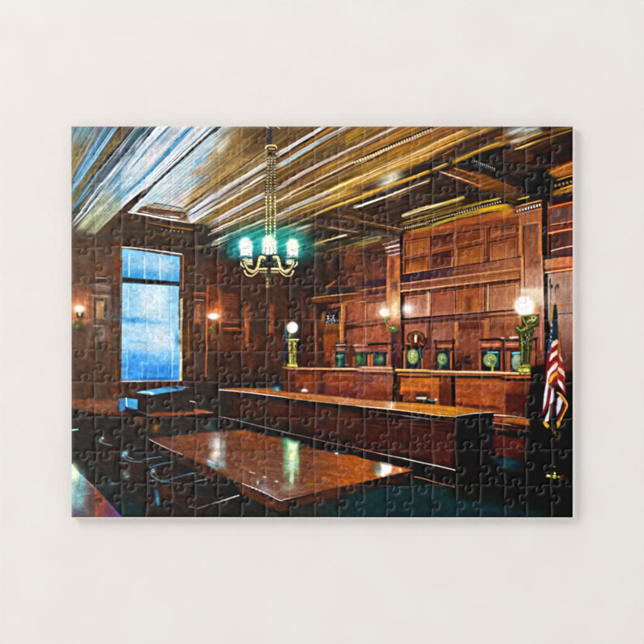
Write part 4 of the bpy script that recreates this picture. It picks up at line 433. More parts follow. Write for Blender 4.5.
P('33261f', 0, 60, 600, 0, 600, 600, 0, 600, s=3, c2='2e2726', v=(300, 100, 300, 560)); P('5a3c24', 0, 150, 90, 130, 90, 280, 0, 290, s=12, a=.8); B('ffe8c0', 0, 20, 60, 20, .8); B('d87c44', 20, 70, 26, 26, .8); B('4c8c3c', 10, 120, 20, 18, .8); L('3c3018', 44, 20, 44, 130, w=9); B('d8845c', 72, 70, 10, 50, .6); P('8a4a30', 100, 0, 220, 0, 220, 50, 110, 50, s=5, a=.8); L('c87c58', 110, 40, 215, 45, w=9, a=.8); P('7a4428', 100, 90, 275, 85, 275, 112, 100, 115, s=4, a=.9); L('d08458', 105, 92, 210, 92, w=8, a=.8); L('3a2824', 100, 68, 280, 65, w=18, a=.8); P('3c3636', 310, 60, 470, 60, 470, 120, 310, 120, s=8, a=.8); P('b0622c', 276, 0, 310, 0, 305, 240, 274, 240, s=5, a=.9); L('e8a060', 282, 0, 280, 80, w=9, a=.8); P('9c5428', 480, 0, 508, 0, 505, 130, 470, 130, s=6, a=.9); L('d08850', 476, 20, 475, 130, w=5, a=.8); P('54342a', 110, 140, 210, 140, 210, 280, 50, 280, s=10, a=.8); P('64402c', 220, 140, 270, 140, 270, 290, 225, 290, s=8, a=.8); B('6c3c26', 370, 200, 50, 60, .7); B('623028', 320, 370, 40, 90, .6); B('8c5c40', 90, 160, 10, 60, .5); P('50352f', 480, 160, 590, 120, 600, 300, 440, 300, s=12, a=.8); B('7c4430', 320, 250, 26, 20, .7); B('7a3428', 515, 350, 10, 40, .6); B('3c2824', 440, 360, 30, 20, .5); P('1c3c70', 590, 100, 612, 120, 620, 310, 570, 330, 595, 250, s=6, a=.9); B('2c78a8', 600, 120, 12, 40, .7); B('2c4a80', 590, 320, 16, 12, .6)
P('2b2528', 40, 480, 540, 470, 540, 575, 40, 575, s=12, a=.6); B('141414', 350, 440, 20, 40, .6); P('a86430', 60, 574, 500, 570, 570, 588, 570, 610, 60, 610, s=3, a=.8); B('3c9cc8', 530, 575, 26, 20, .8); B('141618', 520, 540, 30, 24, .7)
P('5a3020', 585, 430, 644, 430, 644, 600, 585, 600, s=4); L('a06848', 580, 405, 644, 405, w=13, a=.8)
T(3, 3)
P('32231f', 0, 0, 644, 0, 644, 410, 0, 410, s=2, c2='4a2c20', v=(100, 100, 400, 200)); P('1c1c20', 130, 0, 165, 0, 160, 380, 130, 380, s=8, a=.8); L('7c5850', 170, 0, 160, 220, w=6, a=.6); P('5c3428', 170, 0, 250, 0, 240, 160, 175, 160, s=12, a=.6); P('7a4830', 260, 0, 284, 0, 282, 300, 258, 300, s=5, a=.9); L('c07858', 268, 40, 268, 270, w=5, a=.6); P('4c3024', 185, 170, 235, 170, 235, 250, 185, 250, s=8, a=.7); L('2c1c18', 240, 60, 240, 390, w=10, a=.7); P('6c3f1c', 290, 0, 350, 0, 350, 110, 300, 120, s=6, a=.8); P('3c2c26', 300, 100, 330, 100, 330, 380, 300, 380, s=6, a=.8); B('8c6840', 308, 180, 10, 16, .8)
P('26232a', 350, -10, 462, -20, 455, 60, 350, 60, s=3)
for i in range(50): E(('c8d4ec', '7c98c8', 'e8e0d0', '8c7848', '4c5c80')[i % 5], 358 + R_.rand() * 92, R_.rand() * 58, 4 + 3 * R_.rand(), None, .8, .8)
P('7c5428', 350, 60, 460, 55, 480, 100, 345, 110, s=4); L('b08850', 350, 64, 450, 60, w=5, a=.6); P('8a4c1c', 335, 140, 455, 130, 450, 200, 425, 220, 425, 300, 340, 380, s=5, c2='7a3f1c', v=(340, 150, 440, 300)); P('6c3c20', 340, 105, 480, 95, 470, 130, 340, 140, s=4, a=.9); P('c87c34', 462, 0, 500, 0, 500, 210, 470, 215, s=4, a=.9); L('e8a458', 470, 10, 470, 200, w=6, a=.7); L('5c3420', 510, 0, 508, 210, w=10, a=.8); P('7f4a38', 522, 0, 644, 0, 644, 50, 522, 60, s=4); L('3a2020', 522, 92, 600, 80, 644, 75, w=12); L('bc8468', 522, 60, 644, 42, w=7, a=.7); P('87503c', 525, 105, 644, 88, 644, 230, 525, 230, s=4, a=.9)
P('5c3424', 530, 240, 580, 240, 580, 400, 520, 400, s=6, a=.9); B('6c2c20', 200, 350, 60, 60, .6); P('3c2828', 130, 320, 240, 310, 240, 400, 130, 400, s=8, a=.7); B('3c4448', 310, 390, 40, 12, .7); L('c07850', 345, 290, 425, 300, w=6, a=.3); P('9c5830', 400, 300, 430, 290, 430, 400, 390, 400, s=5, a=.8)
# figure lamp
L('c8c878', 30, 15, 34, 180, w=10, a=.9); L('e8d8b8', 20, 12, 34, 50, w=9, a=.8); P('1b4a80', 0, 130, 26, 90, 46, 110, 48, 320, 30, 400, 0, 400, s=5, a=.7); L('2c90c8', 30, 90, 34, 160, w=9, a=.8); P('16223c', 0, 160, 30, 160, 40, 300, 0, 320, s=6, a=.8)
P('2c4420', 55, 120, 110, 120, 105, 180, 60, 180, s=3); B('e4ecc0', 62, 150, 9, 22, .6); E('fdfdf4', 83, 84, 45, None, 1, 2); B('fffffa', 83, 84, 56, 56, .5)
P('8c8c58', 26, 178, 136, 178, 130, 200, 36, 200, s=2); L('e4e4b0', 28, 182, 134, 182, w=8); P('8a9048', 46, 200, 120, 200, 114, 380, 56, 380, s=3); L('d8d898', 58, 205, 62, 300, w=11, a=.9); L('dcdc98', 104, 210, 100, 280, w=9, a=.8); L('34401c', 82, 205, 80, 290, w=13, a=.9); B('b89c20', 82, 285, 18, 16, .8); L('c8cc80', 70, 300, 68, 375, w=9, a=.8); L('4c5824', 95, 290, 96, 370, w=9, a=.8); P('a8a84c', 44, 372, 122, 372, 126, 402, 40, 402, s=3); D('e8dc78', 44, 388, 124, 392, 5, 9, .9); B('b8b058', 20, 370, 14, 16, .9); B('e8e0a0', 16, 385, 10, 8, .9)
P('b88668', 0, 404, 644, 412, 644, 428, 0, 424, s=2, c2='d8a888', v=(60, 410, 600, 410)); P('4c2c20', 0, 424, 644, 428, 644, 444, 0, 442, s=2); L('e8c0a0', 400, 412, 644, 414, w=6, a=.8)
P('6a3420', 0, 440, 644, 446, 644, 600, 0, 600, s=2, c2='8c4a30', v=(40, 500, 600, 500)); P('3a2420', 0, 430, 50, 430, 50, 600, 0, 600, s=5, a=.9); P('7c3c20', 110, 455, 300, 460, 300, 600, 110, 600, s=4); P('a05428', 130, 470, 220, 475, 215, 560, 130, 560, s=14, a=.5); L('3c1c14', 112, 455, 300, 462, w=6, a=.8); L('4c281c', 305, 440, 350, 600, w=8, a=.0); P('5c2c1c', 308, 445, 352, 445, 352, 600, 308, 600, s=4, a=.9); P('8c4424', 356, 462, 580, 462, 580, 600, 356, 600, s=4); L('c87c50', 360, 465, 580, 470, w=6, a=.6); B('9c3c28', 520, 540, 50, 40, .4); P('7c4838', 590, 450, 644, 450, 644, 600, 590, 600, s=4, a=.8); L('5c2c1c', 585, 450, 585, 600, w=6, a=.8); P('4c2018', 60, 460, 100, 460, 100, 600, 60, 600, s=6, a=.7); B('c8c4c8', 185, 580, 20, 8, .8); L('c8906c', 50, 420, 50, 590, w=4, a=.4)
# judges' chairs behind the bench
P('7c5858', 426, 222, 516, 218, 524, 240, 424, 242, s=3); L('3a2830', 424, 238, 530, 240, w=9); P('a87c74', 436, 248, 514, 248, 508, 275, 440, 275, s=4); L('e0c4c0', 440, 226, 510, 222, w=7, a=.8); P('302834', 440, 276, 506, 276, 506, 300, 440, 300, s=3); P('1a3438', 436, 296, 520, 292, 522, 400, 436, 400, s=4); B('5ca490', 465, 320, 28, 14, .95); B('4c8878', 462, 370, 20, 34, .8); L('7cc4ac', 445, 312, 495, 306, w=8, a=.8); B('7c9c8c', 520, 384, 16, 8, .8); L('7c5c54', 514, 300, 516, 390, w=8, a=.7)
P('7c5454', 572, 225, 644, 218, 644, 245, 574, 245, s=3); L('e0c0b8', 575, 228, 644, 222, w=9, a=.8); L('4c3438', 575, 246, 644, 244, w=9); P('a87c6c', 590, 255, 644, 253, 644, 280, 592, 280, s=4); P('2c2430', 590, 282, 644, 282, 644, 300, 590, 300, s=2); P('163030', 596, 298, 644, 298, 644, 400, 596, 400, s=3); P('ac6444', 570, 320, 592, 320, 592, 404, 570, 404, s=3, a=.8)
B('68b050', 625, 340, 22, 38, .95)
T(4, 3)
P('86503c', 0, 0, 300, 0, 300, 420, 0, 420, s=2, c2='965a42', v=(30, 20, 200, 200)); L('4c2c2c', 0, 85, 100, 75, 280, 50, w=11, a=.9); L('bc8c78', 0, 65, 270, 35, w=7, a=.6); P('9c6450', 110, 0, 260, 0, 260, 30, 110, 40, s=6, a=.7); P('8f543c', 0, 100, 80, 95, 80, 215, 0, 215, s=5, a=.8); L('c88c6c', 97, 90, 95, 215, w=8, a=.8); P('9a5840', 110, 95, 262, 75, 262, 200, 110, 205, s=5, a=.9); B('a86048', 200, 140, 40, 20, .5)
P('4f3540', 300, 110, 375, 110, 380, 420, 300, 420, s=4, c2='3c2228', v=(330, 120, 330, 400)); P('a0705c', 296, 0, 375, 0, 375, 90, 300, 110, s=5, c2='8a4c34', v=(340, 0, 340, 110)); B('e8b888', 330, 0, 30, 30, .6); P('7c3f28', 350, 130, 378, 130, 378, 320, 350, 320, s=6, a=.8); P('130e10', 385, 60, 412, 60, 412, 420, 384, 420, s=4); P('9c5838', 378, 0, 405, 0, 400, 60, 380, 60, s=4, a=.8); L('22181c', 392, 0, 396, 80, w=14, a=.7)
P('9a5a42', 408, 0, 644, 0, 644, 420, 408, 420, s=2, c2='7a4430', v=(500, 20, 500, 380)); L('4c2c2c', 420, 35, 600, 18, w=10, a=.8); L('cc9c88', 440, 10, 600, -2, w=6, a=.7); P('a8664c', 430, 55, 575, 50, 578, 170, 430, 180, s=6, a=.9); L('d8a888', 578, 60, 578, 170, w=5, a=.7); P('66383a', 600, 20, 644, 20, 644, 400, 600, 400, s=6, a=.7); P('8c4c28', 575, 270, 610, 270, 610, 400, 575, 400, s=6, a=.7)
# sconce arm
P('4c9c34', 238, -5, 292, -5, 288, 20, 245, 22, s=3); L('5c4c20', 262, 20, 268, 60, 310, 85, w=12); L('a87c50', 280, 55, 315, 75, w=7, a=.8); E('34702c', 322, 98, 27, 32, 1, 3); B('8cc86c', 320, 90, 14, 9, .9); B('d8e8b8', 312, 82, 7, 5, .9); B('1c3818', 320, 122, 20, 8, .8)
# chairs
P('9c7068', 0, 222, 118, 214, 122, 236, 0, 244, s=3); P('9c6c60', 0, 252, 110, 250, 110, 274, 0, 276, s=4); L('302430', 0, 244, 125, 240, w=7); P('221c28', 0, 278, 124, 276, 124, 300, 0, 300, s=3); P('142c30', 10, 300, 110, 300, 108, 392, 10, 395, s=3); B('3c8c34', 40, 340, 26, 38, .95); B('8cd080', 34, 325, 10, 14, .7); B('b08c5c', 62, 345, 10, 22, .5); L('b87858', 120, 310, 120, 395, w=13, a=.9); L('3c7468', 90, 310, 90, 390, w=8, a=.7)
P('271c24', 112, 215, 150, 208, 300, 206, 302, 224, 150, 230, 116, 234, s=3); L('0c0a10', 120, 226, 200, 220, w=12); P('784238', 136, 236, 270, 230, 270, 252, 136, 258, s=4); P('824c48', 140, 256, 262, 252, 262, 278, 140, 280, s=3); L('c88c7c', 200, 256, 262, 254, w=6, a=.7); P('261c24', 130, 280, 270, 280, 270, 300, 130, 300, s=3); P('17343c', 158, 300, 260, 298, 258, 392, 158, 392, s=3); B('5c9c84', 205, 345, 34, 32, .9); B('a09c50', 218, 340, 18, 22, .8); B('2c6c78', 180, 330, 14, 24, .6); L('b4704c', 144, 300, 144, 395, w=12, a=.9); L('b8745c', 268, 300, 270, 395, w=9, a=.9)
E('2c1410', 500, 168, 72, 56, 1, 3); E('a06840', 500, 168, 62, 46, .9, 3); E('4c2414', 500, 172, 48, 40, 1, 4); L('d09868', 498, 150, 498, 205, w=22, a=.95); L('fbe0b8', 497, 160, 498, 200, w=10); L('6c3820', 455, 150, 480, 210, w=9, a=.8); L('7c4024', 545, 150, 525, 210, w=9, a=.8); P('5a2c1c', 415, 205, 590, 205, 585, 235, 415, 235, s=3); L('c87c44', 420, 212, 450, 215, w=13, a=.8); L('b86c34', 530, 205, 560, 225, w=12, a=.7); P('2c1814', 570, 170, 596, 170, 592, 260, 570, 260, s=4); P('381c14', 425, 232, 580, 232, 575, 256, 430, 256, s=3)
P('16323c', 428, 256, 552, 256, 552, 414, 425, 414, s=3); E('b4bc50', 475, 318, 42, 56, .95, 4); B('d8d888', 470, 300, 22, 24, .7); B('7c9c3c', 485, 345, 18, 30, .5); L('3c8ca0', 530, 262, 540, 330, w=12, a=.6); L('c88458', 408, 270, 405, 416, w=12, a=.9); L('b87048', 548, 340, 552, 416, w=11, a=.9); P('6c3c28', 558, 250, 575, 250, 575, 416, 558, 416, s=3, a=.9)
P('b07c64', 40, 396, 310, 402, 315, 425, 20, 425, s=3); L('e8c0a0', 60, 405, 300, 410, w=9, a=.8); P('c09070', 0, 422, 320, 430, 320, 446, 0, 440, s=2); P('6a3838', 0, 442, 320, 448, 320, 468, 0, 462, s=2); P('8f523e', 0, 462, 320, 468, 318, 600, 0, 600, s=2, c2='9c5030', v=(150, 480, 150, 590)); P('7c4038', 30, 475, 150, 478, 150, 600, 30, 600, s=6, a=.6); B('7c3c50', 160, 500, 60, 14, .4); L('b88070', 250, 480, 250, 600, w=7, a=.5)
P('0e0c10', 318, 425, 345, 425, 348, 600, 318, 600, s=3); P('4c3c20', 315, 410, 345, 410, 345, 440, 315, 440, s=4); P('cb9858', 335, 418, 644, 425, 644, 442, 335, 436, s=2); L('f4dca0', 350, 422, 644, 428, w=6, a=.8); P('3c2014', 340, 440, 644, 446, 644, 456, 340, 452, s=2); P('b06c38', 350, 452, 644, 458, 644, 478, 350, 470, s=3); L('2c140c', 345, 474, 644, 482, w=9); P('b25f20', 375, 482, 644, 486, 644, 600, 375, 600, s=3, c2='c86c20', v=(400, 500, 600, 520)); P('5c2c14', 350, 480, 372, 480, 372, 600, 350, 600, s=4); L('4c2410', 380, 486, 640, 490, w=7, a=.7); L('e09850', 450, 480, 420, 590, w=7, a=.4)
T(5, 3)
P('8c5240', 0, 0, 644, 0, 644, 430, 0, 430, s=2, c2='6c3824', v=(300, 60, 340, 400)); L('8c5c50', 0, 15, 300, 5, 500, -5, w=16, a=.8); L('3a2024', 40, 42, 200, 35, 460, 15, w=9, a=.9); P('96604c', 50, 50, 215, 45, 215, 190, 50, 200, s=5); L('3c2024', 30, 20, 28, 250, w=10, a=.7); P('b06c3c', 225, 40, 270, 38, 262, 230, 225, 230, s=5, a=.9); L('dc9860', 235, 50, 235, 200, w=6, a=.7); P('8a4a34', 280, 35, 460, 20, 470, 250, 280, 280, s=8, a=.8); B('5c2c1c', 320, 130, 40, 30, .4); P('b46838', 468, 30, 510, 25, 510, 170, 468, 175, s=6, a=.9); P('98583c', 515, 25, 644, 15, 644, 170, 515, 170, s=5, a=.8); L('2c1818', 510, 15, 644, 5, w=9, a=.8); B('3a1c14', 260, 380, 80, 60, .8); B('140e10', 335, 350, 26, 34, .9); L('8c5448', 305, 320, 310, 380, 370, 385, 368, 325, w=5, a=.5)
P('22100c', 0, 170, 12, 170, 12, 240, 0, 240, s=3)
P('1a0e10', 64, 185, 84, 185, 84, 210, 64, 210, s=3); P('1a0e10', 210, 182, 234, 182, 232, 215, 212, 215, s=3); L('5c2c28', 70, 198, 230, 192, w=15); P('7a3c2c', 90, 205, 215, 205, 212, 222, 92, 222, s=3); P('b46c50', 95, 224, 208, 222, 208, 244, 96, 246, s=4); P('4c2820', 88, 248, 215, 246, 215, 268, 88, 268, s=3); P('1a2c34', 92, 268, 192, 268, 190, 418, 92, 418, s=3); E('8cb460', 132, 338, 34, 44, .95, 5); B('c8d88c', 122, 330, 14, 20, .7); B('2c9084', 115, 395, 16, 20, .7); B('0e1420', 125, 285, 14, 14, .8); L('2c6c6c', 185, 290, 165, 400, w=9, a=.5); L('2c1818', 82, 210, 82, 418, w=12, a=.9); L('c07040', 204, 290, 203, 415, w=10, a=.9); L('2a1612', 220, 220, 222, 418, w=12, a=.9); P('643424', 50, 290, 78, 290, 78, 420, 50, 420, s=5, a=.8)
P('17101c', 426, 178, 644, 168, 644, 186, 430, 192, s=3); B('dce4f0', 622, 168, 16, 8, .9); P('9c5034', 430, 196, 615, 192, 612, 210, 432, 212, s=3); P('b87050', 450, 214, 608, 210, 606, 240, 452, 244, s=4); L('e0a888', 455, 222, 600, 218, w=5, a=.7); P('5c2c1c', 440, 244, 615, 240, 615, 262, 440, 266, s=3); P('10202c', 450, 268, 602, 262, 602, 432, 450, 432, s=3); L('5cb8c8', 500, 284, 575, 284, w=14, a=.9); E('bccc5c', 518, 345, 52, 52, .95, 4); B('d8e8a0', 520, 330, 26, 20, .7); B('7c9c48', 500, 370, 20, 20, .6); B('e8f0d8', 505, 370, 8, 12, .8); L('c8c840', 540, 380, 535, 432, w=18, a=.8); P('0e1018', 455, 395, 505, 400, 510, 432, 455, 432, s=4); L('2c8c8c', 580, 300, 575, 400, w=13, a=.6); L('a85c3c', 436, 300, 436, 430, w=14, a=.9); L('b8683c', 608, 290, 608, 430, w=11, a=.9); P('2c1814', 618, 180, 640, 180, 640, 430, 618, 430, s=4, a=.9)
P('caa070', 0, 428, 644, 440, 644, 456, 0, 446, s=2, c2='dcb888', v=(100, 430, 500, 440)); L('f4e0b0', 0, 434, 644, 446, w=5, a=.8); L('4c2c14', 0, 450, 644, 462, w=6); P('a86030', 0, 453, 644, 462, 644, 474, 0, 466, s=2); P('341810', 0, 468, 644, 474, 644, 492, 0, 484, s=2); P('b86420', 0, 486, 110, 488, 110, 600, 0, 600, s=4); P('7c3c14', 110, 486, 205, 488, 205, 600, 110, 600, s=4); P('2c1410', 205, 480, 236, 480, 236, 600, 205, 600, s=4); P('a0501c', 240, 492, 644, 498, 644, 600, 240, 600, s=4, c2='a8582c', v=(240, 540, 640, 540)); L('d88438', 250, 530, 640, 530, w=18, a=.3)
T(6, 3)
P('96583c', 0, 0, 190, 0, 190, 440, 0, 440, s=2, c2='6a3828', v=(60, 30, 60, 400)); L('5c3020', 0, 150, 0, 0, w=10, a=.4); B('b0704c', 100, 60, 50, 60, .5); P('9c6050', 280, 0, 375, 0, 375, 440, 260, 440, s=3, c2='6c3424', v=(330, 40, 330, 400)); L('c88470', 345, 0, 350, 260, w=12, a=.7); P('0b090b', 375, 0, 410, 0, 420, 100, 400, 440, 375, 440, s=3); P('a48c90', 480, 0, 605, 0, 605, 440, 520, 440, s=3, c2='4c2824', v=(560, 20, 540, 400)); B('b49c9c', 560, 100, 30, 60, .5); L('5c3028', 500, 130, 520, 300, w=9, a=.5)
P('1c1016', 0, 176, 170, 182, 170, 198, 0, 196, s=3); L('d8c4bc', 100, 165, 165, 162, w=16, a=.85); L('e4dce0', 20, 168, 45, 170, w=10, a=.8); P('a45c40', 0, 200, 170, 200, 165, 240, 60, 250, 0, 240, s=4); L('e0a08c', 70, 222, 165, 218, w=9, a=.6); P('4c241c', 0, 245, 170, 248, 170, 270, 0, 268, s=4); P('10222c', 104, 275, 190, 275, 190, 440, 104, 440, s=3); L('6cc8d8', 120, 290, 185, 286, w=16, a=.9); E('9cb490', 155, 360, 42, 66, .9, 5); B('c8d8b0', 150, 350, 20, 30, .7); P('0c0e14', 0, 275, 20, 275, 20, 430, 0, 430, s=3); L('7c4028', 35, 200, 35, 440, w=20, a=.9); L('2a1414', 50, 195, 50, 440, w=10, a=.8); P('a05840', 75, 280, 98, 280, 98, 440, 72, 440, s=4); P('180e12', 262, 165, 322, 165, 312, 190, 262, 190, s=4); P('9c5844', 268, 195, 300, 195, 300, 240, 268, 240, s=4, a=.8); P('9a5034', 265, 270, 300, 270, 300, 400, 265, 400, s=4, a=.8); L('1a0e0e', 308, 190, 306, 430, w=12, a=.9); P('241414', 255, 400, 378, 380, 378, 600, 262, 600, s=8, c2='0c0a0a', v=(255, 450, 350, 450)); B('3c2c34', 320, 470, 34, 30, .4)
# right figure lamp
L('2e3410', 190, 0, 260, 20, 330, 10, w=30, a=.9); E('3c4c18', 285, 10, 42, 50, 1, 4); E('7c8c50', 275, 5, 26, 30, .7, 4); L('c8d090', 245, 20, 290, 50, 310, 20, w=9, a=.7); P('2c3410', 135, 75, 170, 65, 230, 100, 310, 60, 300, 110, 265, 150, 180, 140, 150, 130, s=4); L('8c9444', 150, 80, 190, 110, 240, 75, w=14, a=.9); L('4c5820', 140, 100, 200, 130, 290, 100, w=18); B('a8b060', 210, 100, 14, 10, .7); P('3c3c18', 165, 130, 285, 120, 260, 380, 185, 380, s=3); L('8a8838', 192, 140, 196, 360, w=14, a=.8); L('181808', 225, 150, 222, 370, w=16, a=.8); L('6c6428', 250, 140, 240, 370, w=11, a=.8); B('4c4c5c', 265, 110, 10, 40, .6); P('5c5c1c', 160, 375, 270, 375, 265, 445, 155, 445, s=4); D('d8d050', 165, 425, 255, 425, 4, 14, .95); D('b0a83c', 175, 395, 255, 395, 4, 12, .9); D('f4ec90', 170, 432, 250, 432, 3, 6, .9)
P('d8a064', 0, 442, 262, 446, 262, 462, 0, 460, s=2); L('f4dcb0', 0, 446, 150, 448, w=6, a=.9); P('3a1a10', 0, 462, 262, 464, 262, 474, 0, 474, s=2); P('b05c30', 0, 472, 262, 475, 262, 490, 0, 490, s=3); P('2c120c', 0, 492, 262, 492, 262, 512, 0, 512, s=3); P('8c4420', 0, 512, 262, 512, 262, 600, 0, 600, s=3, c2='6c3018', v=(60, 550, 240, 550)); B('b05c34', 60, 560, 40, 30, .4)
P('090807', 376, 430, 605, 430, 605, 600, 376, 600, s=8); P('0b0808', 540, 440, 605, 440, 605, 600, 545, 600, s=4)
# flag
P('0f2c44', 428, -5, 476, -5, 486, 80, 488, 190, 440, 190, 418, 250, 402, 330, 395, 330, 405, 240, 420, 100, s=3); L('b89c2c', 425, 0, 428, 70, w=11, a=.9); L('8c7c30', 488, 190, 490, 330, w=16, a=.7); B('c8d8e0', 435, 65, 6, 8, .9); B('d0dce8', 430, 110, 6, 12, .9); B('d0dce8', 428, 160, 6, 10, .9); L('2c5c98', 415, 180, 405, 330, w=14, a=.8); B('bcd4e8', 424, 190, 5, 9, .8); B('a8c8e8', 410, 280, 6, 10, .8)
P('8f1c24', 395, 330, 425, 250, 470, 210, 486, 230, 484, 300, 520, 370, 540, 440, 540, 600, 380, 600, 385, 440, s=3); P('e8e4ec', 428, 230, 445, 200, 476, 178, 486, 190, 480, 215, 440, 245, s=2.5); P('ece8ee', 415, 350, 425, 300, 450, 280, 478, 262, 480, 300, 440, 330, 418, 355, s=2.5); P('efeaf0', 392, 520, 400, 440, 430, 400, 475, 358, 484, 380, 470, 410, 425, 450, 405, 500, 390, 560, s=2.5); L('5c1018', 415, 370, 480, 310, w=12, a=.6); L('5c1018', 430, 270, 484, 225, w=10, a=.5)
P('e8e4ec', 382, 600, 390, 540, 402, 510, 412, 560, 408, 600, s=3); P('b8c4dc', 380, 600, 384, 560, 392, 540, 395, 600, s=3); P('d8a020', 408, 525, 415, 480, 440, 455, 480, 430, 484, 460, 450, 490, 430, 520, 410, 535, s=2.5); P('f0c850', 425, 490, 445, 465, 470, 448, 465, 462, 440, 482, s=2); P('ece8f0', 490, 300, 515, 330, 522, 360, 500, 350, s=3, a=.9); P('f0ecf4', 482, 400, 510, 410, 535, 440, 536, 480, 500, 450, 484, 430, s=2.5); P('e8e4f0', 480, 500, 510, 520, 540, 570, 545, 600, 520, 600, 485, 530, s=2.5); P('6c1420', 430, 540, 480, 520, 500, 600, 420, 600, s=4, a=.8); L('7c4c20', 410, 540, 440, 600, w=12, a=.6)
# ================================================================== fifth band
T(0, 4)
P('413a34', 30, 0, 370, 0, 400, 140, 30, 140, s=5); P('4a342a', 370, 0, 440, 0, 440, 120, 380, 120, s=8, a=.8); L('6c5c50', 40, 110, 160, 90, w=10, a=.3); B('2a2420', 200, 90, 20, 20, .6); B('34302c', 340, 60, 16, 50, .7); B('8c5828', 380, 90, 22, 34, .7); P('46403c', 370, 80, 500, 90, 500, 120, 400, 120, s=6, a=.7); P('3c2a24', 412, 0, 644, 0, 644, 130, 500, 100, 412, 60, s=6); B('6c4430', 530, 80, 24, 30, .7); L('4c5c80', 420, 5, 640, 0, w=12, a=.5); P('5cb4e8', 560, 85, 600, 72, 660, 65, 660, 96, 600, 94, s=2); L('c8ecfc', 570, 85, 650, 74, w=5, a=.7)
P('74503e', 30, 140, 415, 140, 415, 240, 260, 260, 30, 210, s=5, c2='6b4a3a', v=(60, 160, 380, 200)); P('8c6450', 160, 170, 410, 175, 410, 200, 170, 200, s=8, a=.6); B('94644c', 290, 210, 34, 24, .5); L('44352c', 230, 245, 330, 250, w=22, a=.0); P('312b28', 30, 215, 260, 262, 644, 262, 644, 600, 30, 600, s=8); P('33312f', 30, 300, 644, 300, 644, 600, 30, 600, s=18, c2='2f2c2a', v=(60, 320, 600, 560)); L('6c6058', 40, 205, 150, 245, w=7, a=.7); B('5a606c', 125, 270, 34, 20, .7); B('241f1d', 60, 250, 50, 16, .7); L('6a3a2a', 40, 290, 240, 300, w=6, a=.5); B('7c3c2c', 330, 258, 30, 14, .4); P('6c4034', 350, 240, 420, 225, 430, 265, 350, 275, s=8, a=.8)
P('3e90d0', 418, 135, 470, 128, 570, 140, 568, 220, 490, 215, 420, 240, s=2.5, c2='4ca4e0', v=(420, 190, 560, 170)); L('e8f4fc', 478, 130, 482, 195, w=9, a=.95); P('2c6cb0', 420, 145, 465, 140, 460, 235, 420, 240, s=8, a=.4); L('1a3a60', 470, 205, 530, 210, w=6, a=.6); P('2c1f1a', 470, 200, 560, 240, 644, 262, 644, 275, 500, 280, 470, 240, s=3); P('5c3c34', 415, 240, 470, 240, 500, 262, 420, 265, s=4, a=.9); B('6c4c2c', 560, 300, 40, 20, .8); B('8c5c20', 600, 320, 26, 26, .6); L('5c7084', 570, 232, 644, 262, w=5, a=.8)
L('7cd0c4', 36, 388, 88, 382, w=11, a=.95); B('c8f0e8', 50, 386, 20, 5, .6); L('98b8c4', 290, 450, 262, 470, 290, 492, 360, 510, w=8, a=.8, s=2); B('5c9cc0', 272, 478, 16, 14, .9); B('dcf0f4', 290, 452, 9, 9, .8); L('6c7c84', 290, 500, 364, 512, w=5, a=.8); B('6c3c34', 310, 470, 20, 20, .6); L('46525c', 500, 560, 560, 534, 644, 525, w=5, a=.9); B('a0e0ec', 465, 568, 22, 14, .9); L('5c6468', 260, 285, 440, 286, w=4, a=.5)
T(1, 4)
P('35302d', 0, 100, 644, 100, 644, 600, 0, 600, s=10); P('3d2b26', 0, 0, 430, 0, 430, 30, 200, 60, 0, 76, s=5, a=.9); P('55a8dc', 0, 78, 180, 45, 300, 28, 392, 42, 330, 68, 200, 88, 110, 106, 40, 98, s=2.5, c2='3c98d8', v=(20, 90, 360, 40)); L('c4e8f8', 20, 80, 90, 84, 110, 94, w=11, a=.9); B('f0fcff', 103, 92, 14, 10, .9); L('a8dcf4', 240, 42, 290, 62, w=8, a=.8); P('1c4c70', 240, 36, 300, 34, 320, 62, 270, 56, s=4, a=.8); L('b0dcf0', 290, 30, 400, 44, w=6, a=.7); L('8090a0', 380, 42, 440, 44, w=4, a=.8); B('3a3532', 520, 60, 60, 40, .8); B('2a2625', 580, 140, 30, 40, .6); P('39322f', 250, 130, 440, 130, 440, 240, 250, 240, s=10, a=.7); L('b0ccd8', 415, 155, 448, 160, w=9, a=.8); B('22201f', 210, 190, 24, 20, .7)
P('7c4630', 0, 240, 120, 285, 200, 280, 590, 248, 440, 215, 430, 245, 100, 245, s=5, a=.0); P('7d4630', 70, 262, 140, 244, 300, 246, 440, 240, 440, 216, 520, 225, 592, 246, 440, 262, 190, 284, 120, 286, s=3.5, c2='a05c40', v=(80, 270, 560, 240)); L('94583c', 100, 268, 180, 272, w=9, a=.6); L('c8b8b8', 540, 244, 600, 246, w=5, a=.8); L('787078', 0, 232, 110, 282, w=5, a=.7); P('2c2422', 60, 285, 440, 262, 600, 250, 600, 300, 440, 320, 60, 330, s=6, a=.8); P('2c4a4a', 540, 320, 600, 290, 600, 380, 540, 390, s=8, a=.8); B('7c5020', 130, 370, 34, 36, .85); B('c88420', 138, 372, 12, 24, .5); B('4c4038', 20, 330, 20, 40, .8); B('44505c', 270, 410, 24, 12, .7); B('3a3c3c', 340, 330, 80, 26, .4)
P('6b4230', 80, 458, 330, 430, 520, 408, 644, 400, 644, 600, 350, 600, 240, 540, s=4, c2='7c4a34', v=(150, 470, 500, 450)); B('7c6058', 250, 490, 60, 26, .5, 20); B('8c5c40', 350, 460, 50, 26, .6); L('c4b4c4', 84, 462, 220, 530, 345, 588, w=8, a=.9); L('2c1e1c', 80, 472, 200, 540, 290, 588, w=16, a=.8); P('2c2624', 0, 460, 70, 460, 230, 600, 0, 600, s=6); B('2c4450', 20, 510, 30, 20, .6); B('4c2c24', 150, 540, 30, 26, .6); B('a0a09c', 600, 500, 40, 90, .75); B('fbfaf4', 630, 540, 34, 80, .95)
T(2, 4)
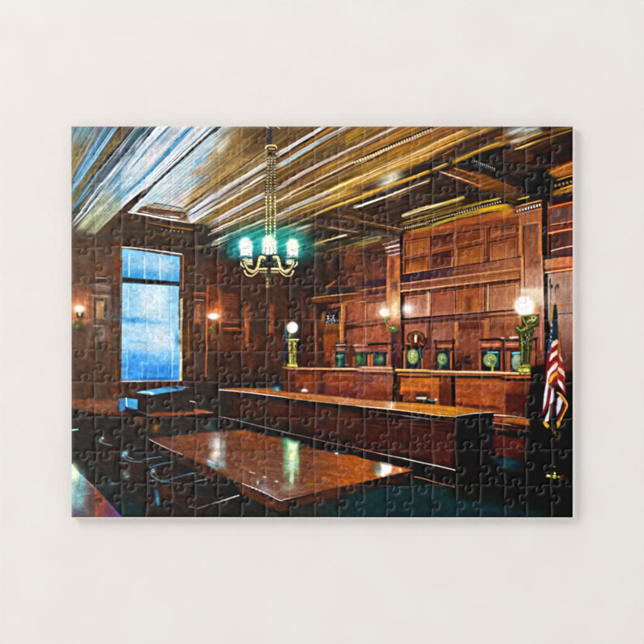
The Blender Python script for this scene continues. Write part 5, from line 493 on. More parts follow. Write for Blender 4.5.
P('302a2a', 30, 60, 644, 130, 644, 460, 30, 280, s=4, c2='2b2725', v=(200, 120, 200, 330)); P('221d1d', 0, 0, 420, 0, 420, 45, 30, 60, 0, 220, s=6); B('4a2c20', 150, 140, 26, 50, .6); B('50382c', 540, 200, 60, 40, .6); B('5c2c1c', 390, 170, 14, 30, .6); B('40332e', 400, 130, 40, 20, .5); L('6a3c24', 420, 205, 600, 230, w=40, a=.35)
P('9c5c2c', 70, 52, 250, 44, 420, 55, 644, 80, 644, 124, 440, 105, 300, 84, s=3); L('d08c4c', 120, 56, 400, 74, 640, 104, w=7, a=.6); L('e4d4d0', 65, 62, 250, 78, 450, 103, 644, 126, w=7); B('3c9cc8', 528, 48, 24, 18, .9); B('a8dcec', 535, 60, 8, 14, .8); P('8a5434', 590, 0, 644, 0, 644, 75, 590, 75, s=5, a=.9); P('7c4628', 470, 0, 490, 0, 490, 50, 470, 50, s=3, a=.7); B('141414', 525, 15, 20, 16, .8)
P('262424', 30, 275, 200, 300, 400, 360, 644, 420, 644, 470, 400, 410, 150, 380, 30, 400, s=8); L('a89c9c', 65, 277, 180, 300, 400, 356, 640, 412, w=5, a=.85); P('1f3c3e', 0, 280, 50, 290, 60, 400, 0, 410, s=8, a=.8); B('3a302c', 110, 350, 40, 30, .6)
P('6d4332', 0, 410, 140, 390, 270, 385, 644, 480, 644, 600, 0, 600, s=4, c2='7c4426', v=(60, 450, 560, 460)); B('a8642c', 240, 410, 60, 22, .6); B('8c4c28', 330, 460, 40, 60, .5); B('b0602c', 520, 460, 50, 24, .5); B('4c3428', 290, 560, 60, 16, .5); B('7a8890', 40, 420, 60, 12, .8); B('c8d8d8', 40, 460, 30, 40, .8); B('fbf8f0', 50, 540, 30, 80, .95, p=1.2); B('a8c0c0', 100, 520, 24, 70, .7); B('2c3434', 130, 410, 10, 10, .0)
P('4c9c70', 570, 455, 644, 465, 644, 600, 590, 600, s=14, a=.8); L('a8f0c0', 620, 460, 640, 600, w=22, a=.7)
T(3, 4)
P('5c2c1c', 0, 0, 644, 0, 644, 140, 0, 80, s=2, c2='6c3028', v=(60, 30, 300, 40)); P('2a1c1c', 0, 0, 50, 0, 50, 70, 0, 70, s=5, a=.7); P('8c4828', 170, 10, 270, 10, 270, 85, 170, 80, s=5, a=.8); P('3a2a2c', 290, 0, 345, 0, 345, 90, 290, 90, s=6, a=.7); P('7a3c34', 355, 0, 440, 0, 440, 90, 355, 90, s=6, a=.7); P('8c3f30', 450, 0, 640, 0, 640, 70, 450, 70, s=8, a=.7); B('a85050', 490, 30, 40, 26, .4); B('4c2014', 610, 100, 50, 20, .4); E('b8b4bc', 182, 70, 28, 16, .95, 2); B('f4f0f4', 178, 65, 14, 8, .9); L('4c4c54', 155, 85, 200, 85, w=9, a=.8)
P('a8622c', 0, 74, 250, 96, 450, 118, 644, 138, 644, 192, 450, 172, 250, 150, 0, 122, s=2.5, c2='bc7c54', v=(80, 90, 560, 150)); L('d08844', 0, 90, 300, 118, 640, 156, w=12, a=.6); L('e8c898', 0, 124, 250, 152, 500, 180, 644, 194, w=6, a=.9); P('c08868', 590, 145, 644, 150, 644, 190, 590, 185, s=4, a=.5)
P('221a18', 0, 126, 250, 156, 500, 184, 644, 198, 644, 560, 400, 490, 200, 445, 0, 400, s=3); P('382622', 0, 150, 240, 180, 440, 205, 644, 225, 644, 480, 0, 330, s=10, a=.8); P('5c3020', 290, 190, 440, 215, 430, 260, 290, 240, s=8, a=.5); P('6a3820', 470, 245, 640, 255, 640, 320, 470, 310, s=10, a=.5); P('141216', 0, 135, 90, 145, 90, 190, 0, 175, s=5, a=.8); L('100c0c', 230, 170, 500, 205, w=14, a=.7); B('1c1818', 200, 320, 40, 40, .6); B('3c2c28', 140, 230, 60, 24, .5); B('2c2424', 480, 440, 60, 24, .6); B('18151a', 600, 240, 50, 12, .6)
L('a89894', 0, 400, 200, 442, 400, 490, 644, 538, w=5, a=.85, c2='d08060'); P('1b1616', 0, 408, 200, 450, 400, 498, 644, 548, 644, 600, 300, 560, 150, 480, 0, 445, s=5)
P('9ad8a8', 5, 455, 140, 480, 130, 600, 30, 600, s=10, a=.9); P('f0fcc8', 55, 490, 120, 500, 120, 600, 50, 600, s=8, a=.9); B('5cc890', 30, 480, 24, 40, .5); P('6c3c24', 160, 500, 250, 530, 350, 550, 500, 590, 500, 600, 160, 600, s=8, a=.9); B('b8e0f4', 440, 572, 14, 10, .95); B('342a30', 440, 555, 40, 8, .8)
T(4, 4)
P('8c4024', 0, 0, 310, 0, 310, 150, 0, 140, s=2, c2='803c2c', v=(250, 30, 20, 30)); P('a84c28', 180, 10, 300, 10, 300, 60, 180, 60, s=12, a=.5); B('a05c58', 40, 40, 50, 30, .5); P('5c2c18', 60, 90, 310, 80, 310, 140, 60, 130, s=10, a=.5); L('6c3c2c', 250, 70, 250, 150, w=6, a=.5); P('0f0c0e', 312, 0, 345, 0, 345, 155, 312, 155, s=3); P('4c2414', 345, 0, 372, 0, 372, 155, 345, 155, s=4); P('c4661c', 372, 0, 644, 0, 644, 110, 372, 100, s=3, c2='b85c1c', v=(400, 20, 640, 60)); B('7c3c14', 540, 80, 60, 12, .6); P('8c4418', 396, 75, 500, 72, 498, 155, 396, 155, s=4); B('d87c30', 470, 30, 30, 30, .4); P('4c2c18', 500, 80, 644, 85, 644, 170, 500, 160, s=5, a=.8); P('cfc4b0', 500, 122, 585, 118, 580, 138, 505, 136, s=3); L('6c8c98', 600, 140, 644, 162, w=14, a=.8); L('1c2428', 590, 150, 644, 170, w=8)
P('b87448', 0, 135, 300, 156, 644, 178, 644, 256, 300, 216, 0, 188, s=2.5, c2='c47820', v=(100, 160, 600, 210)); P('d8b898', 245, 155, 330, 160, 330, 215, 245, 208, s=8, a=.8); L('fbf0e0', 303, 160, 300, 214, w=9, a=.8); L('e8a848', 330, 180, 644, 205, w=14, a=.5); L('f0d8b0', 0, 190, 300, 218, 644, 260, w=9); P('8c6828', 350, 225, 644, 255, 644, 262, 350, 232, s=2, a=.4)
P('20100f', 0, 196, 300, 226, 644, 268, 644, 600, 240, 600, 0, 530, s=3); L('b87c64', 100, 232, 350, 262, 644, 302, w=5, a=.9); L('a09ca4', 400, 272, 644, 300, w=8, a=.7); P('2d1a18', 0, 215, 640, 310, 640, 590, 200, 590, 0, 520, s=6, a=.8); P('1c1a22', 0, 330, 100, 340, 60, 480, 0, 500, s=10, a=.6); B('5c3020', 150, 290, 30, 26, .6); B('6c2c14', 420, 335, 120, 12, .5); L('7c3c20', 200, 325, 644, 345, w=9, a=.5); B('4c2820', 330, 440, 120, 40, .4); B('8c4020', 400, 545, 60, 16, .5); B('7c3424', 320, 530, 30, 30, .4); B('120c0e', 440, 440, 12, 70, .7); B('1a1214', 590, 480, 20, 60, .6); P('3c201a', 500, 380, 560, 380, 560, 560, 500, 560, s=10, a=.6)
L('d88868', 0, 524, 120, 552, 240, 582, w=5, a=.95); P('170f0f', 0, 535, 130, 565, 200, 600, 0, 600, s=5)
T(5, 4)
P('a8541c', 0, 0, 110, 0, 110, 190, 0, 170, s=2); P('5c2c1a', 108, 0, 215, 0, 215, 200, 108, 190, s=4); P('1c1010', 210, 0, 235, 0, 235, 200, 210, 200, s=4); P('9c4820', 238, 0, 644, 0, 644, 270, 500, 250, 238, 205, s=3, c2='a04c20', v=(280, 30, 600, 100)); B('c8703c', 480, 120, 60, 60, .4); L('d07c34', 300, 15, 640, 15, w=16, a=.5); L('b07050', 270, 40, 265, 150, w=7, a=.5); P('4c2020', 240, 170, 600, 200, 600, 225, 300, 200, s=8, a=.8); P('3c1a14', 300, 200, 460, 225, 400, 240, 300, 215, s=5, a=.8)
L('7c98a8', 0, 140, 60, 150, 90, 140, w=14, a=.8); B('f0f4f8', 82, 140, 9, 9, .9); P('1c2024', 0, 150, 80, 155, 70, 180, 0, 175, s=4)
P('c87c18', 0, 178, 330, 205, 470, 225, 430, 245, 240, 268, 0, 252, s=2.5, c2='b06c1c', v=(50, 200, 420, 230)); L('e0a040', 0, 200, 240, 220, w=14, a=.5); L('e8b868', 0, 258, 130, 268, 245, 276, w=9, c2='d09048'); P('9c6c20', 240, 240, 430, 232, 380, 252, 240, 268, s=4, a=.5); L('cce0ec', 244, 274, 400, 250, 556, 240, w=5, a=.9); P('080b0d', 244, 278, 420, 256, 556, 244, 545, 275, 500, 290, 420, 292, 250, 300, s=2.5)
P('140b0b', 0, 265, 240, 285, 244, 600, 0, 600, s=3); P('3c1c14', 0, 300, 235, 330, 235, 400, 0, 380, s=6, a=.9); L('8c4c34', 0, 300, 230, 322, w=5, a=.8); L('a0604c', 20, 350, 230, 330, w=4, a=.4); P('351a16', 20, 390, 230, 400, 230, 600, 20, 600, s=6, c2='4c2014', v=(60, 420, 60, 580)); B('6c2c18', 70, 380, 60, 10, .5)
P('090a0b', 246, 290, 420, 285, 540, 280, 535, 600, 246, 600, s=3); P('111214', 430, 300, 520, 295, 520, 590, 430, 590, s=12, a=.7); L('24343c', 516, 320, 510, 600, w=10, a=.3)
P('54261a', 545, 260, 644, 265, 644, 600, 540, 600, s=4, c2='3c1a14', v=(590, 280, 590, 480)); L('e8c8a8', 550, 264, 644, 270, w=9); P('9c4c20', 555, 280, 644, 285, 644, 330, 550, 320, s=4, a=.9); L('e0a084', 540, 325, 644, 340, w=6, a=.8); L('c09080', 540, 370, 644, 382, w=5, a=.7); P('241010', 540, 385, 644, 395, 644, 420, 540, 410, s=4, a=.9); P('6c2c20', 560, 425, 644, 430, 644, 520, 560, 520, s=8, a=.5)
T(6, 4)
P('9a481c', 0, 0, 250, 0, 250, 280, 0, 260, s=3, c2='5c2c18', v=(20, 40, 240, 120)); B('c06020', 60, 30, 40, 20, .6); P('46201a', 50, 90, 265, 90, 265, 170, 215, 180, 210, 260, 60, 240, s=8, a=.85); L('7c3c18', 0, 200, 60, 260, w=26, a=.4); P('0b0808', 255, 0, 605, 0, 605, 600, 255, 600, s=5); P('170d0b', 215, 170, 270, 160, 270, 600, 215, 600, s=8, a=.9)
L('e8b080', 0, 262, 120, 274, 220, 288, w=8, w2=4); P('a85a20', 20, 280, 250, 292, 255, 345, 215, 345, 60, 320, s=5); P('5c2c14', 0, 300, 40, 300, 60, 350, 0, 330, s=5, a=.8); L('8c4c2c', 40, 325, 180, 365, w=6, a=.7); L('d89c7c', 0, 328, 100, 345, w=6, a=.7); P('301410', 0, 345, 255, 375, 262, 410, 0, 400, s=5); L('a07060', 0, 378, 80, 388, w=6, a=.6); P('5c2414', 0, 440, 215, 460, 215, 600, 0, 600, s=6, a=.8); L('6c3018', 60, 370, 260, 395, w=12, a=.6); P('180a0a', 0, 395, 215, 425, 215, 450, 0, 430, s=6, a=.8); B('3a1c18', 240, 550, 24, 60, .6)
P('ccd4e4', 390, 0, 408, 0, 410, 60, 400, 140, 390, 190, 362, 240, 372, 100, 385, 30, s=2.5); P('8c1c28', 408, 20, 450, 60, 440, 120, 400, 200, 360, 270, 358, 240, 385, 180, 400, 100, s=3); P('dcdce8', 430, 60, 452, 40, 456, 120, 430, 200, 408, 310, 370, 330, 380, 290, 405, 240, 420, 140, s=2.5, a=.95); P('8c94b0', 440, 60, 454, 60, 450, 150, 440, 160, s=3, a=.7); P('6a1420', 420, 180, 445, 160, 445, 240, 410, 320, s=3, a=.9); P('c8a030', 362, 320, 385, 310, 415, 350, 400, 372, 375, 350, s=3); P('a08428', 395, 335, 470, 400, 465, 430, 430, 380, s=4, a=.6); L('c09430', 404, 0, 430, 50, w=12, a=.9); P('281416', 455, 40, 480, 60, 475, 250, 440, 300, 450, 180, s=5, a=.9)
P('8a1c24', 500, 0, 545, 0, 548, 60, 552, 110, 520, 90, s=3, a=.95); P('d8d4e4', 485, 0, 515, 0, 530, 60, 540, 75, 505, 40, s=2.5, a=.8); P('b4641c', 480, 80, 510, 90, 560, 180, 545, 220, 530, 160, 500, 120, s=3); L('d89838', 480, 85, 520, 115, 558, 180, 540, 230, 490, 330, w=12); P('c8c0d0', 478, 130, 500, 110, 524, 150, 500, 230, 474, 270, 472, 210, s=3); P('7c1824', 500, 250, 540, 170, 550, 190, 520, 260, 482, 320, 482, 290, s=3); P('b8882c', 470, 320, 500, 300, 505, 340, 478, 370, s=3); P('3c2c18', 440, 340, 470, 340, 460, 400, 440, 390, s=4, a=.8); B('6c3020', 478, 435, 9, 14, .8)
# ================================================================== sixth band
T(0, 5)
P('33312f', 40, 0, 644, 0, 644, 570, 440, 570, 220, 320, 40, 130, s=3, c2='2b2c2c', v=(100, 60, 500, 500)); B('2a4040', 120, 190, 40, 20, .5); B('3a4440', 230, 150, 60, 24, .5); B('4c2e24', 380, 80, 40, 40, .6); B('4a2c22', 560, 150, 60, 60, .5); B('2c4444', 320, 330, 70, 60, .6); B('20393c', 490, 500, 110, 70, .7); B('3c2c34', 190, 220, 30, 16, .5); L('5c3c3c', 100, 220, 200, 300, w=10, a=.4); B('4c2c24', 590, 410, 30, 30, .5)
L('6ca4b8', 480, 25, 450, 60, 480, 100, 540, 115, 610, 120, w=10, a=.8, s=2); B('5ca0c8', 465, 60, 22, 34, .9); B('e4f4f8', 450, 70, 9, 7, .9); B('d8f0f4', 480, 50, 10, 10, .7); L('b0c4cc', 490, 80, 530, 95, w=6, a=.8); L('6c98a8', 420, 125, 480, 128, w=12, a=.8); L('5c7078', 510, 30, 560, 10, 644, -5, w=6, a=.8); B('7cb4bc', 480, 225, 26, 34, .7); B('a8d8e0', 462, 210, 12, 16, .8); B('c4ecf0', 485, 238, 20, 8, .8, -20); B('8c9cb0', 365, 292, 22, 8, .7); L('4c5c60', 340, 270, 410, 300, w=8, a=.4)
B('2c6478', 505, 450, 24, 7, .5, 15); B('1c3c58', 490, 470, 24, 14, .6); P('6c4438', 540, 225, 644, 260, 644, 270, s=2, a=.4)
P('9cc8c0', 30, 130, 110, 215, 220, 320, 330, 440, 440, 575, 30, 575, s=3, c2='6c5c5c', v=(50, 250, 220, 400)); B('f0fad8', 62, 220, 40, 60, .95); B('d8f0c8', 50, 160, 26, 30, .8); L('4c7878', 108, 210, 95, 330, w=9, a=.4); B('7cc4cc', 125, 270, 24, 60, .8); B('8cd0d8', 90, 430, 60, 80, .7); B('5c9ca8', 130, 350, 60, 20, .6); P('6a4c4c', 160, 280, 220, 330, 230, 575, 180, 575, s=18, a=.8); P('8c4c3c', 220, 325, 260, 360, 440, 575, 225, 575, s=6, c2='6c4468', v=(250, 450, 400, 540)); B('5c6c84', 90, 520, 60, 30, .6); B('4c4444', 90, 570, 80, 16, .7); B('3a2c2c', 250, 420, 30, 24, .6); L('5c4c94', 330, 445, 440, 572, w=14, a=.7, s=3); B('544ca0', 410, 545, 18, 18, .6, 45); L('a88484', 130, 240, 220, 330, w=8, a=.6); L('a0c4cc', 50, 400, 200, 370, w=4, a=.4)
T(1, 5)
P('2d2b2a', 0, 0, 644, 0, 644, 575, 0, 575, s=3); B('3c2c28', 230, 190, 60, 40, .5); B('262424', 330, 200, 80, 30, .5); P('6b422e', 225, 0, 644, 0, 644, 250, 470, 120, 330, 60, s=4, c2='7c4c34', v=(250, 20, 600, 60)); L('c0a8b4', 205, -8, 280, 28, 350, 60, w=8, a=.9); P('46302a', 220, 8, 350, 68, 640, 190, 644, 280, 440, 180, 300, 110, 180, 30, s=5, a=.9); B('6c5450', 560, 90, 60, 20, .6, 20); B('fdfcf4', 615, 70, 44, 50, .9); B('9cd4e0', 590, 130, 50, 20, .8, 25); P('7cc0d0', 555, 140, 600, 130, 644, 170, 644, 200, s=4, a=.8); L('d8ecf0', 560, 110, 644, 145, w=14, a=.6); P('54342a', 470, 150, 644, 220, 644, 280, 470, 200, s=8, a=.5); B('8c4c28', 560, 240, 50, 10, .5, 20)
L('6ca0b4', 0, 120, 60, 96, 180, 78, w=6, a=.8); L('4c90b0', 80, 168, 160, 140, 280, 118, w=8, a=.75, s=2); B('3c1c14', 60, 170, 24, 14, .7); L('6cb4d4', 110, 180, 95, 215, 130, 250, 180, 272, 240, 278, w=15, a=.8, s=3); B('c4eef8', 115, 195, 12, 16, .9); B('9cdcf0', 105, 270, 18, 8, .9); B('c8b088', 135, 215, 8, 18, .5); L('5c9cc0', 200, 275, 300, 245, 440, 208, w=9, a=.8, s=2); L('94acb8', 250, 285, 340, 292, w=9, a=.6); L('7c98a8', 370, 304, 460, 275, 545, 258, w=7, a=.9); B('5c3020', 60, 240, 26, 20, .5); L('3c4c54', 180, 60, 290, 75, w=10, a=.4)
P('2f7fb8', 120, 345, 150, 345, 168, 460, 150, 470, s=6, a=.95); B('5cb8e8', 150, 410, 10, 40, .7); P('5c3624', 180, 320, 280, 340, 260, 400, 180, 390, s=8, a=.8); L('6c4c40', 230, 410, 330, 460, w=5, a=.8); L('8c6c68', 644, 430, 560, 465, 470, 496, w=6, a=.9, c2='b8a8a0'); L('a0c4c8', 400, 478, 440, 485, w=7, a=.8); B('3c5c60', 70, 505, 20, 8, .7); B('4a2c28', 70, 440, 10, 40, .6); B('3c3230', 380, 300, 50, 20, .5); B('1e1d1e', 440, 330, 30, 60, .5)
T(2, 5)
P('2a2927', 0, 0, 644, 0, 644, 575, 0, 575, s=3); P('744934', 0, 0, 644, 0, 644, 440, 555, 425, 230, 285, 0, 180, s=5, c2='77503f', v=(250, 40, 450, 320)); B('8c5434', 250, 60, 60, 26, .5); B('9c5c30', 400, 130, 60, 40, .4); B('5a3a2c', 500, 70, 50, 40, .5); B('8c6450', 250, 220, 60, 20, .5); B('a87450', 300, 180, 70, 14, .5, 20); B('8c8890', 420, 330, 50, 40, .6); B('a8a0a4', 480, 360, 70, 20, .6, 25); B('84706c', 400, 260, 60, 24, .6)
B('fdfcf6', 45, 40, 40, 60, .95); B('b8dce0', 20, 110, 40, 20, .9); B('9ccad0', 80, 140, 44, 30, .7, 30); B('8cacb0', 100, 60, 20, 70, .7); L('5c3c30', 130, 120, 220, 170, w=20, a=.4)
P('4d342b', 0, 175, 120, 235, 220, 285, 300, 320, 555, 430, 644, 415, 644, 500, 540, 520, 300, 400, 220, 360, 220, 300, 60, 230, 0, 200, s=4); P('5c3424', 240, 320, 460, 410, 540, 500, 400, 450, 240, 370, s=6, a=.8); B('8a4424', 480, 440, 40, 12, .6, 30); L('8c6c68', 120, 235, 230, 285, w=6, a=.6); L('d8c8d0', 250, 292, 400, 350, 550, 425, 590, 420, 644, 408, w=7, a=.9); D('f4f0f4', 320, 320, 440, 370, 4, 6, .8); B('e0dce8', 375, 285, 8, 18, .8); L('e0b49c', 310, 200, 355, 210, w=8, a=.8); B('f0dcd4', 432, 240, 14, 6, .8); B('e8d8e0', 530, 275, 12, 8, .8); L('1c1614', 500, 490, 540, 520, 644, 505, w=14, a=.8); L('8c3c20', 555, 515, 644, 500, w=9, a=.5)
P('262625', 0, 240, 220, 330, 225, 380, 60, 430, 0, 440, s=10, a=.8); L('b0a8a0', 0, 462, 100, 428, 225, 388, w=9, c2='c8c0b8'); B('1a1a1a', 260, 410, 20, 24, .8); B('2c342a', 330, 470, 60, 40, .5); B('3c5030', 490, 540, 50, 20, .5); B('1c1c1e', 590, 550, 40, 16, .7); B('3a3634', 100, 480, 60, 30, .4)
P('7cc0a0', 590, 0, 644, 0, 644, 270, 600, 230, s=14, a=.75); B('b0f4b8', 625, 40, 18, 70, .8); L('a0c8b0', 560, 130, 644, 150, w=8, a=.5); B('a8c8b8', 610, 330, 40, 50, .5)
T(3, 5)
P('2a2624', 0, 0, 644, 0, 644, 575, 0, 575, s=3); P('754630', 0, 0, 160, 0, 300, 20, 644, 70, 644, 290, 440, 325, 200, 385, 0, 425, s=5, c2='a0521f', v=(120, 150, 560, 150)); P('161214', 270, 0, 644, 0, 644, 70, 440, 50, 300, 15, s=5, a=.9); B('b85c20', 520, 120, 90, 40, .6); B('c06828', 600, 190, 50, 30, .6); B('7c4430', 400, 70, 60, 14, .5); B('6c4030', 230, 60, 40, 50, .6); B('7a5038', 330, 140, 80, 30, .5); B('9c6030', 440, 200, 60, 30, .5); B('a86c24', 240, 290, 34, 20, .6); B('b07838', 350, 250, 26, 24, .6); B('8c6450', 160, 320, 70, 24, .6); B('b8a898', 50, 330, 70, 30, .7); B('8c8078', 100, 370, 90, 14, .6, -10); B('5c443c', 220, 200, 50, 20, .5); B('c06030', 560, 260, 90, 16, .4, -10)
B('6cc890', 20, 130, 26, 120, .8); B('a8e8b0', 60, 120, 60, 130, .85); B('f8f8c0', 85, 70, 36, 60, .95, p=1.4); B('d4e8e0', 85, 150, 30, 36, .9); B('90e8b0', 125, 120, 14, 90, .7); L('c8f0c8', 85, 180, 80, 290, w=26, a=.6); B('b8e4b8', 75, 260, 26, 34, .7)
B('c8e4f8', 438, 48, 16, 10, .95); B('303044', 445, 20, 40, 14, .7)
L('c8b0ac', 0, 422, 130, 396, 240, 370, w=7, c2='6c4438'); P('3b2722', 0, 430, 240, 378, 440, 330, 644, 292, 644, 340, 470, 420, 320, 430, 120, 470, 0, 500, s=4); P('5c3424', 130, 410, 320, 380, 300, 440, 120, 460, s=8, a=.8); P('6c3c28', 320, 350, 450, 330, 440, 400, 330, 410, s=8, a=.6); B('1c1212', 90, 450, 30, 24, .6); L('7c3020', 0, 505, 60, 495, w=6, a=.6); B('4c2c24', 540, 330, 40, 30, .5)
P('2f3332', 70, 480, 260, 460, 260, 575, 70, 575, s=12, a=.8); P('2c3438', 285, 450, 440, 440, 440, 575, 285, 575, s=12, a=.8); P('163238', 500, 420, 644, 370, 644, 575, 490, 575, s=12, c2='14343c', v=(520, 440, 620, 540)); B('26484c', 610, 470, 20, 40, .5)
T(4, 5)
P('1c1210', 0, 0, 644, 0, 644, 330, 0, 330, s=3); P('12303a', 0, 400, 200, 340, 400, 300, 460, 310, 644, 330, 644, 575, 0, 575, s=5, c2='0f282e', v=(300, 330, 400, 560)); P('3a2420', 0, 310, 240, 315, 50, 375, 0, 390, s=6); P('4c2218', 250, 0, 600, 0, 600, 60, 500, 70, 300, 30, s=10, a=.5); B('6c2c14', 480, 30, 50, 20, .5)
L('d0684c', 0, 5, 130, 34, 250, 60, w=6); L('c89080', 200, 50, 400, 90, w=8, a=.9, c2='d8c0b8'); L('e8e0e0', 400, 90, 520, 118, 644, 145, w=8)
P('a8581c', 0, 70, 130, 105, 250, 130, 480, 184, 380, 205, 200, 250, 0, 298, s=3, c2='c4703c', v=(60, 150, 380, 180)); L('e07830', 0, 86, 130, 110, w=7, a=.7); B('cc7424', 60, 150, 50, 30, .4); B('6c4030', 150, 170, 30, 50, .6); B('a05018', 30, 230, 40, 40, .4); B('6c8078', 190, 160, 34, 40, .8); B('b8d8cc', 200, 210, 20, 30, .8); P('f0f4ec', 215, 125, 300, 140, 320, 165, 300, 200, 235, 240, 210, 215, 225, 180, s=6); B('ffffff', 255, 175, 34, 36, .95); B('7ca89c', 205, 190, 14, 24, .6); P('c8805c', 305, 160, 380, 168, 380, 200, 305, 208, s=5, a=.9); B('ffd8a8', 375, 182, 12, 14, .9); P('a84818', 385, 168, 440, 178, 465, 185, 390, 200, s=3, a=.8); L('5c2818', 130, 110, 300, 148, 470, 184, w=4, a=.6)
P('2c1a12', 0, 300, 200, 252, 440, 205, 440, 250, 400, 300, 200, 312, 0, 330, s=4); B('4c2c18', 300, 270, 70, 14, .6); B('140f10', 540, 190, 60, 50, .7); B('241c20', 600, 190, 30, 30, .6)
L('c88868', 490, 238, 560, 252, 644, 276, w=6); P('10201a', 430, 260, 644, 285, 644, 340, 560, 330, 400, 320, s=8, a=.9); B('2c5c34', 480, 285, 12, 12, .5); B('4c7048', 580, 315, 14, 6, .5); B('1c4c38', 600, 330, 26, 10, .5); B('0c1a1e', 640, 460, 50, 30, .8); B('0b2026', 240, 430, 20, 30, .6); B('143c48', 140, 420, 60, 60, .4); B('102428', 520, 420, 60, 80, .4)
T(5, 5)
P('0c0a0b', 0, 0, 644, 0, 644, 575, 0, 575, s=3); P('3a1b14', 0, 0, 240, 0, 240, 330, 0, 260, s=4, c2='1c1010', v=(60, 60, 180, 260)); P('5c2a14', 40, 60, 180, 65, 180, 120, 60, 110, s=14, a=.8); P('180c0c', 0, 150, 235, 200, 235, 300, 0, 250, s=10, a=.4); L('f0e8e8', 0, 128, 120, 156, 236, 184, w=9, w2=7); L('c87c68', 0, 260, 120, 292, 230, 320, w=6, a=.95); P('142018', 0, 285, 200, 320, 220, 400, 0, 330, s=8); P('0e3038', 0, 330, 140, 370, 240, 400, 380, 420, 644, 460, 644, 575, 0, 575, s=12, c2='0a222a', v=(60, 400, 560, 540)); B('2c6034', 140, 350, 30, 14, .6); B('3c6c40', 130, 370, 14, 8, .5); B('12404c', 60, 370, 40, 20, .6); B('0e4450', 530, 500, 100, 16, .6); B('0c3844', 330, 470, 60, 14, .6); P('0f0d0c', 240, 340, 440, 340, 440, 410, 240, 410, s=6, a=.8); P('16120f', 445, 345, 644, 350, 644, 430, 450, 440, s=10, a=.9); P('0a181c', 20, 430, 90, 440, 80, 500, 20, 490, s=10, a=.7)
P('4c2414', 540, 0, 644, 0, 644, 70, 560, 60, s=5, c2='6c3014', v=(560, 20, 630, 40)); P('0f343c', 520, 75, 644, 90, 644, 170, 560, 140, s=10, a=.9)
T(6, 5)
P('040504', 215, 0, 605, 0, 605, 575, 215, 575, s=8); P('050706', 0, 200, 300, 200, 300, 575, 0, 575, s=8); P('58280f', 0, 20, 215, 40, 215, 105, 50, 70, 0, 60, s=6, c2='2c120c', v=(40, 50, 205, 90)); P('2a0c0c', 60, 0, 320, 0, 240, 30, 215, 60, 60, 30, s=12, a=.7); P('0f3a42', 0, 80, 100, 85, 280, 140, 250, 160, 60, 180, 0, 190, s=8, c2='07181a', v=(60, 120, 260, 140)); B('14505c', 100, 125, 60, 14, .6); P('0a2a32', 0, 450, 120, 480, 200, 510, 380, 520, 420, 575, 0, 575, s=16, a=.8); B('0a3a48', 60, 520, 60, 12, .5); P('06100a', 220, 300, 600, 320, 600, 575, 400, 575, 220, 480, s=20, a=.6)
E('e8e040', 408, 230, 16, 10, 1, 2); E('f8f8b8', 404, 228, 8, 6, 1, 1.5); E('d8d038', 455, 236, 14, 14, 1, 2); E('f4f4b0', 458, 208, 8, 8, .95, 2); E('b8b030', 490, 238, 12, 8, .9, 2); B('8c8c30', 456, 156, 10, 6, .8); B('c8c060', 458, 225, 8, 14, .8); B('7c3418', 522, 232, 18, 10, .8); L('6c6c10', 385, 236, 500, 240, w=9, a=.6)
seam()
def zoomblur(poly, reach, mixv, ang=None):           # the picture's ceiling is streaked along its mouldings
    pts = [(cx(poly[i]), cy(poly[i + 1])) for i in range(0, len(poly), 2)]; sl, xx, yy = win(0, 0, CW, CH)
    al = polya(pts, xx, yy, 10) * mixv; dx, dy = xx - (-33 - X0) * SS, yy - (352 - Y0) * SS; rr = np.hypot(dx, dy); dx /= rr; dy /= rr
    if ang is not None: dx, dy = math.cos(math.radians(ang)), math.sin(math.radians(ang))
    acc = 0; tot = 0
    for o in range(-6, 7):
        w_ = 1 - abs(o) / 8; d = o / 6 * reach * SS; u = np.clip(xx + dx * d, 0, CW - 1).astype(int); v = np.clip(yy + dy * d, 0, CH - 1).astype(int); acc = acc + CV[v, u] * w_; tot += w_
    CV[:] = CV * (1 - al[..., None]) + acc / tot * al[..., None]
A(); zoomblur((66, 122, 474, 122, 440, 140, 430, 168, 350, 205, 300, 236, 240, 250, 206, 226, 196, 214, 218, 190, 180, 196, 142, 192, 100, 232, 66, 240), 8, .85)
zoomblur((474, 122, 540, 122, 500, 140, 452, 162, 404, 208, 362, 236, 300, 256, 300, 230, 350, 200, 430, 160), 5, .6); zoomblur((402, 212, 524, 186, 524, 214, 402, 262), 5, .6, -14); zoomblur((505, 122, 574, 122, 574, 145, 505, 158), 5, .6, -18); zoomblur((540, 165, 574, 155, 574, 196, 540, 204), 4, .5, -17)
P('6a4a2c', 215, 126, 574, 126, 574, 160, 404, 240, 300, 250, 210, 224, s=20, a=.14); P('5c5a60', 70, 126, 215, 126, 180, 200, 70, 240, s=20, a=.1)
T(5, 1); D('1c120c', 620, 112, 0, 292, 30, 6, .8, ry=9); D('d8c0a0', 610, 118, 0, 285, 30, 4.5, .8, ry=6)
T(0, 0); D('cfd3cf', 560, 45, 230, 440, 34, 6, .6, ry=5); D('12181c', 540, 55, 330, 300, 22, 8, .5, ry=8); D('a9c9da', 240, 430, 130, 588, 16, 5, .5)
T(4, 0); D('2a1a14', 640, 45, 0, 318, 30, 12, .7, ry=8); D('f0d8b8', 628, 62, 0, 335, 30, 8, .7, ry=11); D('3a302c', 380, 42, 0, 230, 44, 4, .5)
T(3, 0); D('ecd4b8', 644, 296, 50, 582, 36, 8, .7, ry=8, s=1); D('3c2c1c', 628, 316, 60, 596, 36, 6, .5); D('efe4dc', 644, 180, 0, 502, 48, 5, .5, ry=5)
T(2, 1); D('f0ead8', 644, 65, 520, 128, 11, 6, .6); D('f0ece8', 440, 160, 0, 360, 34, 5, .5)
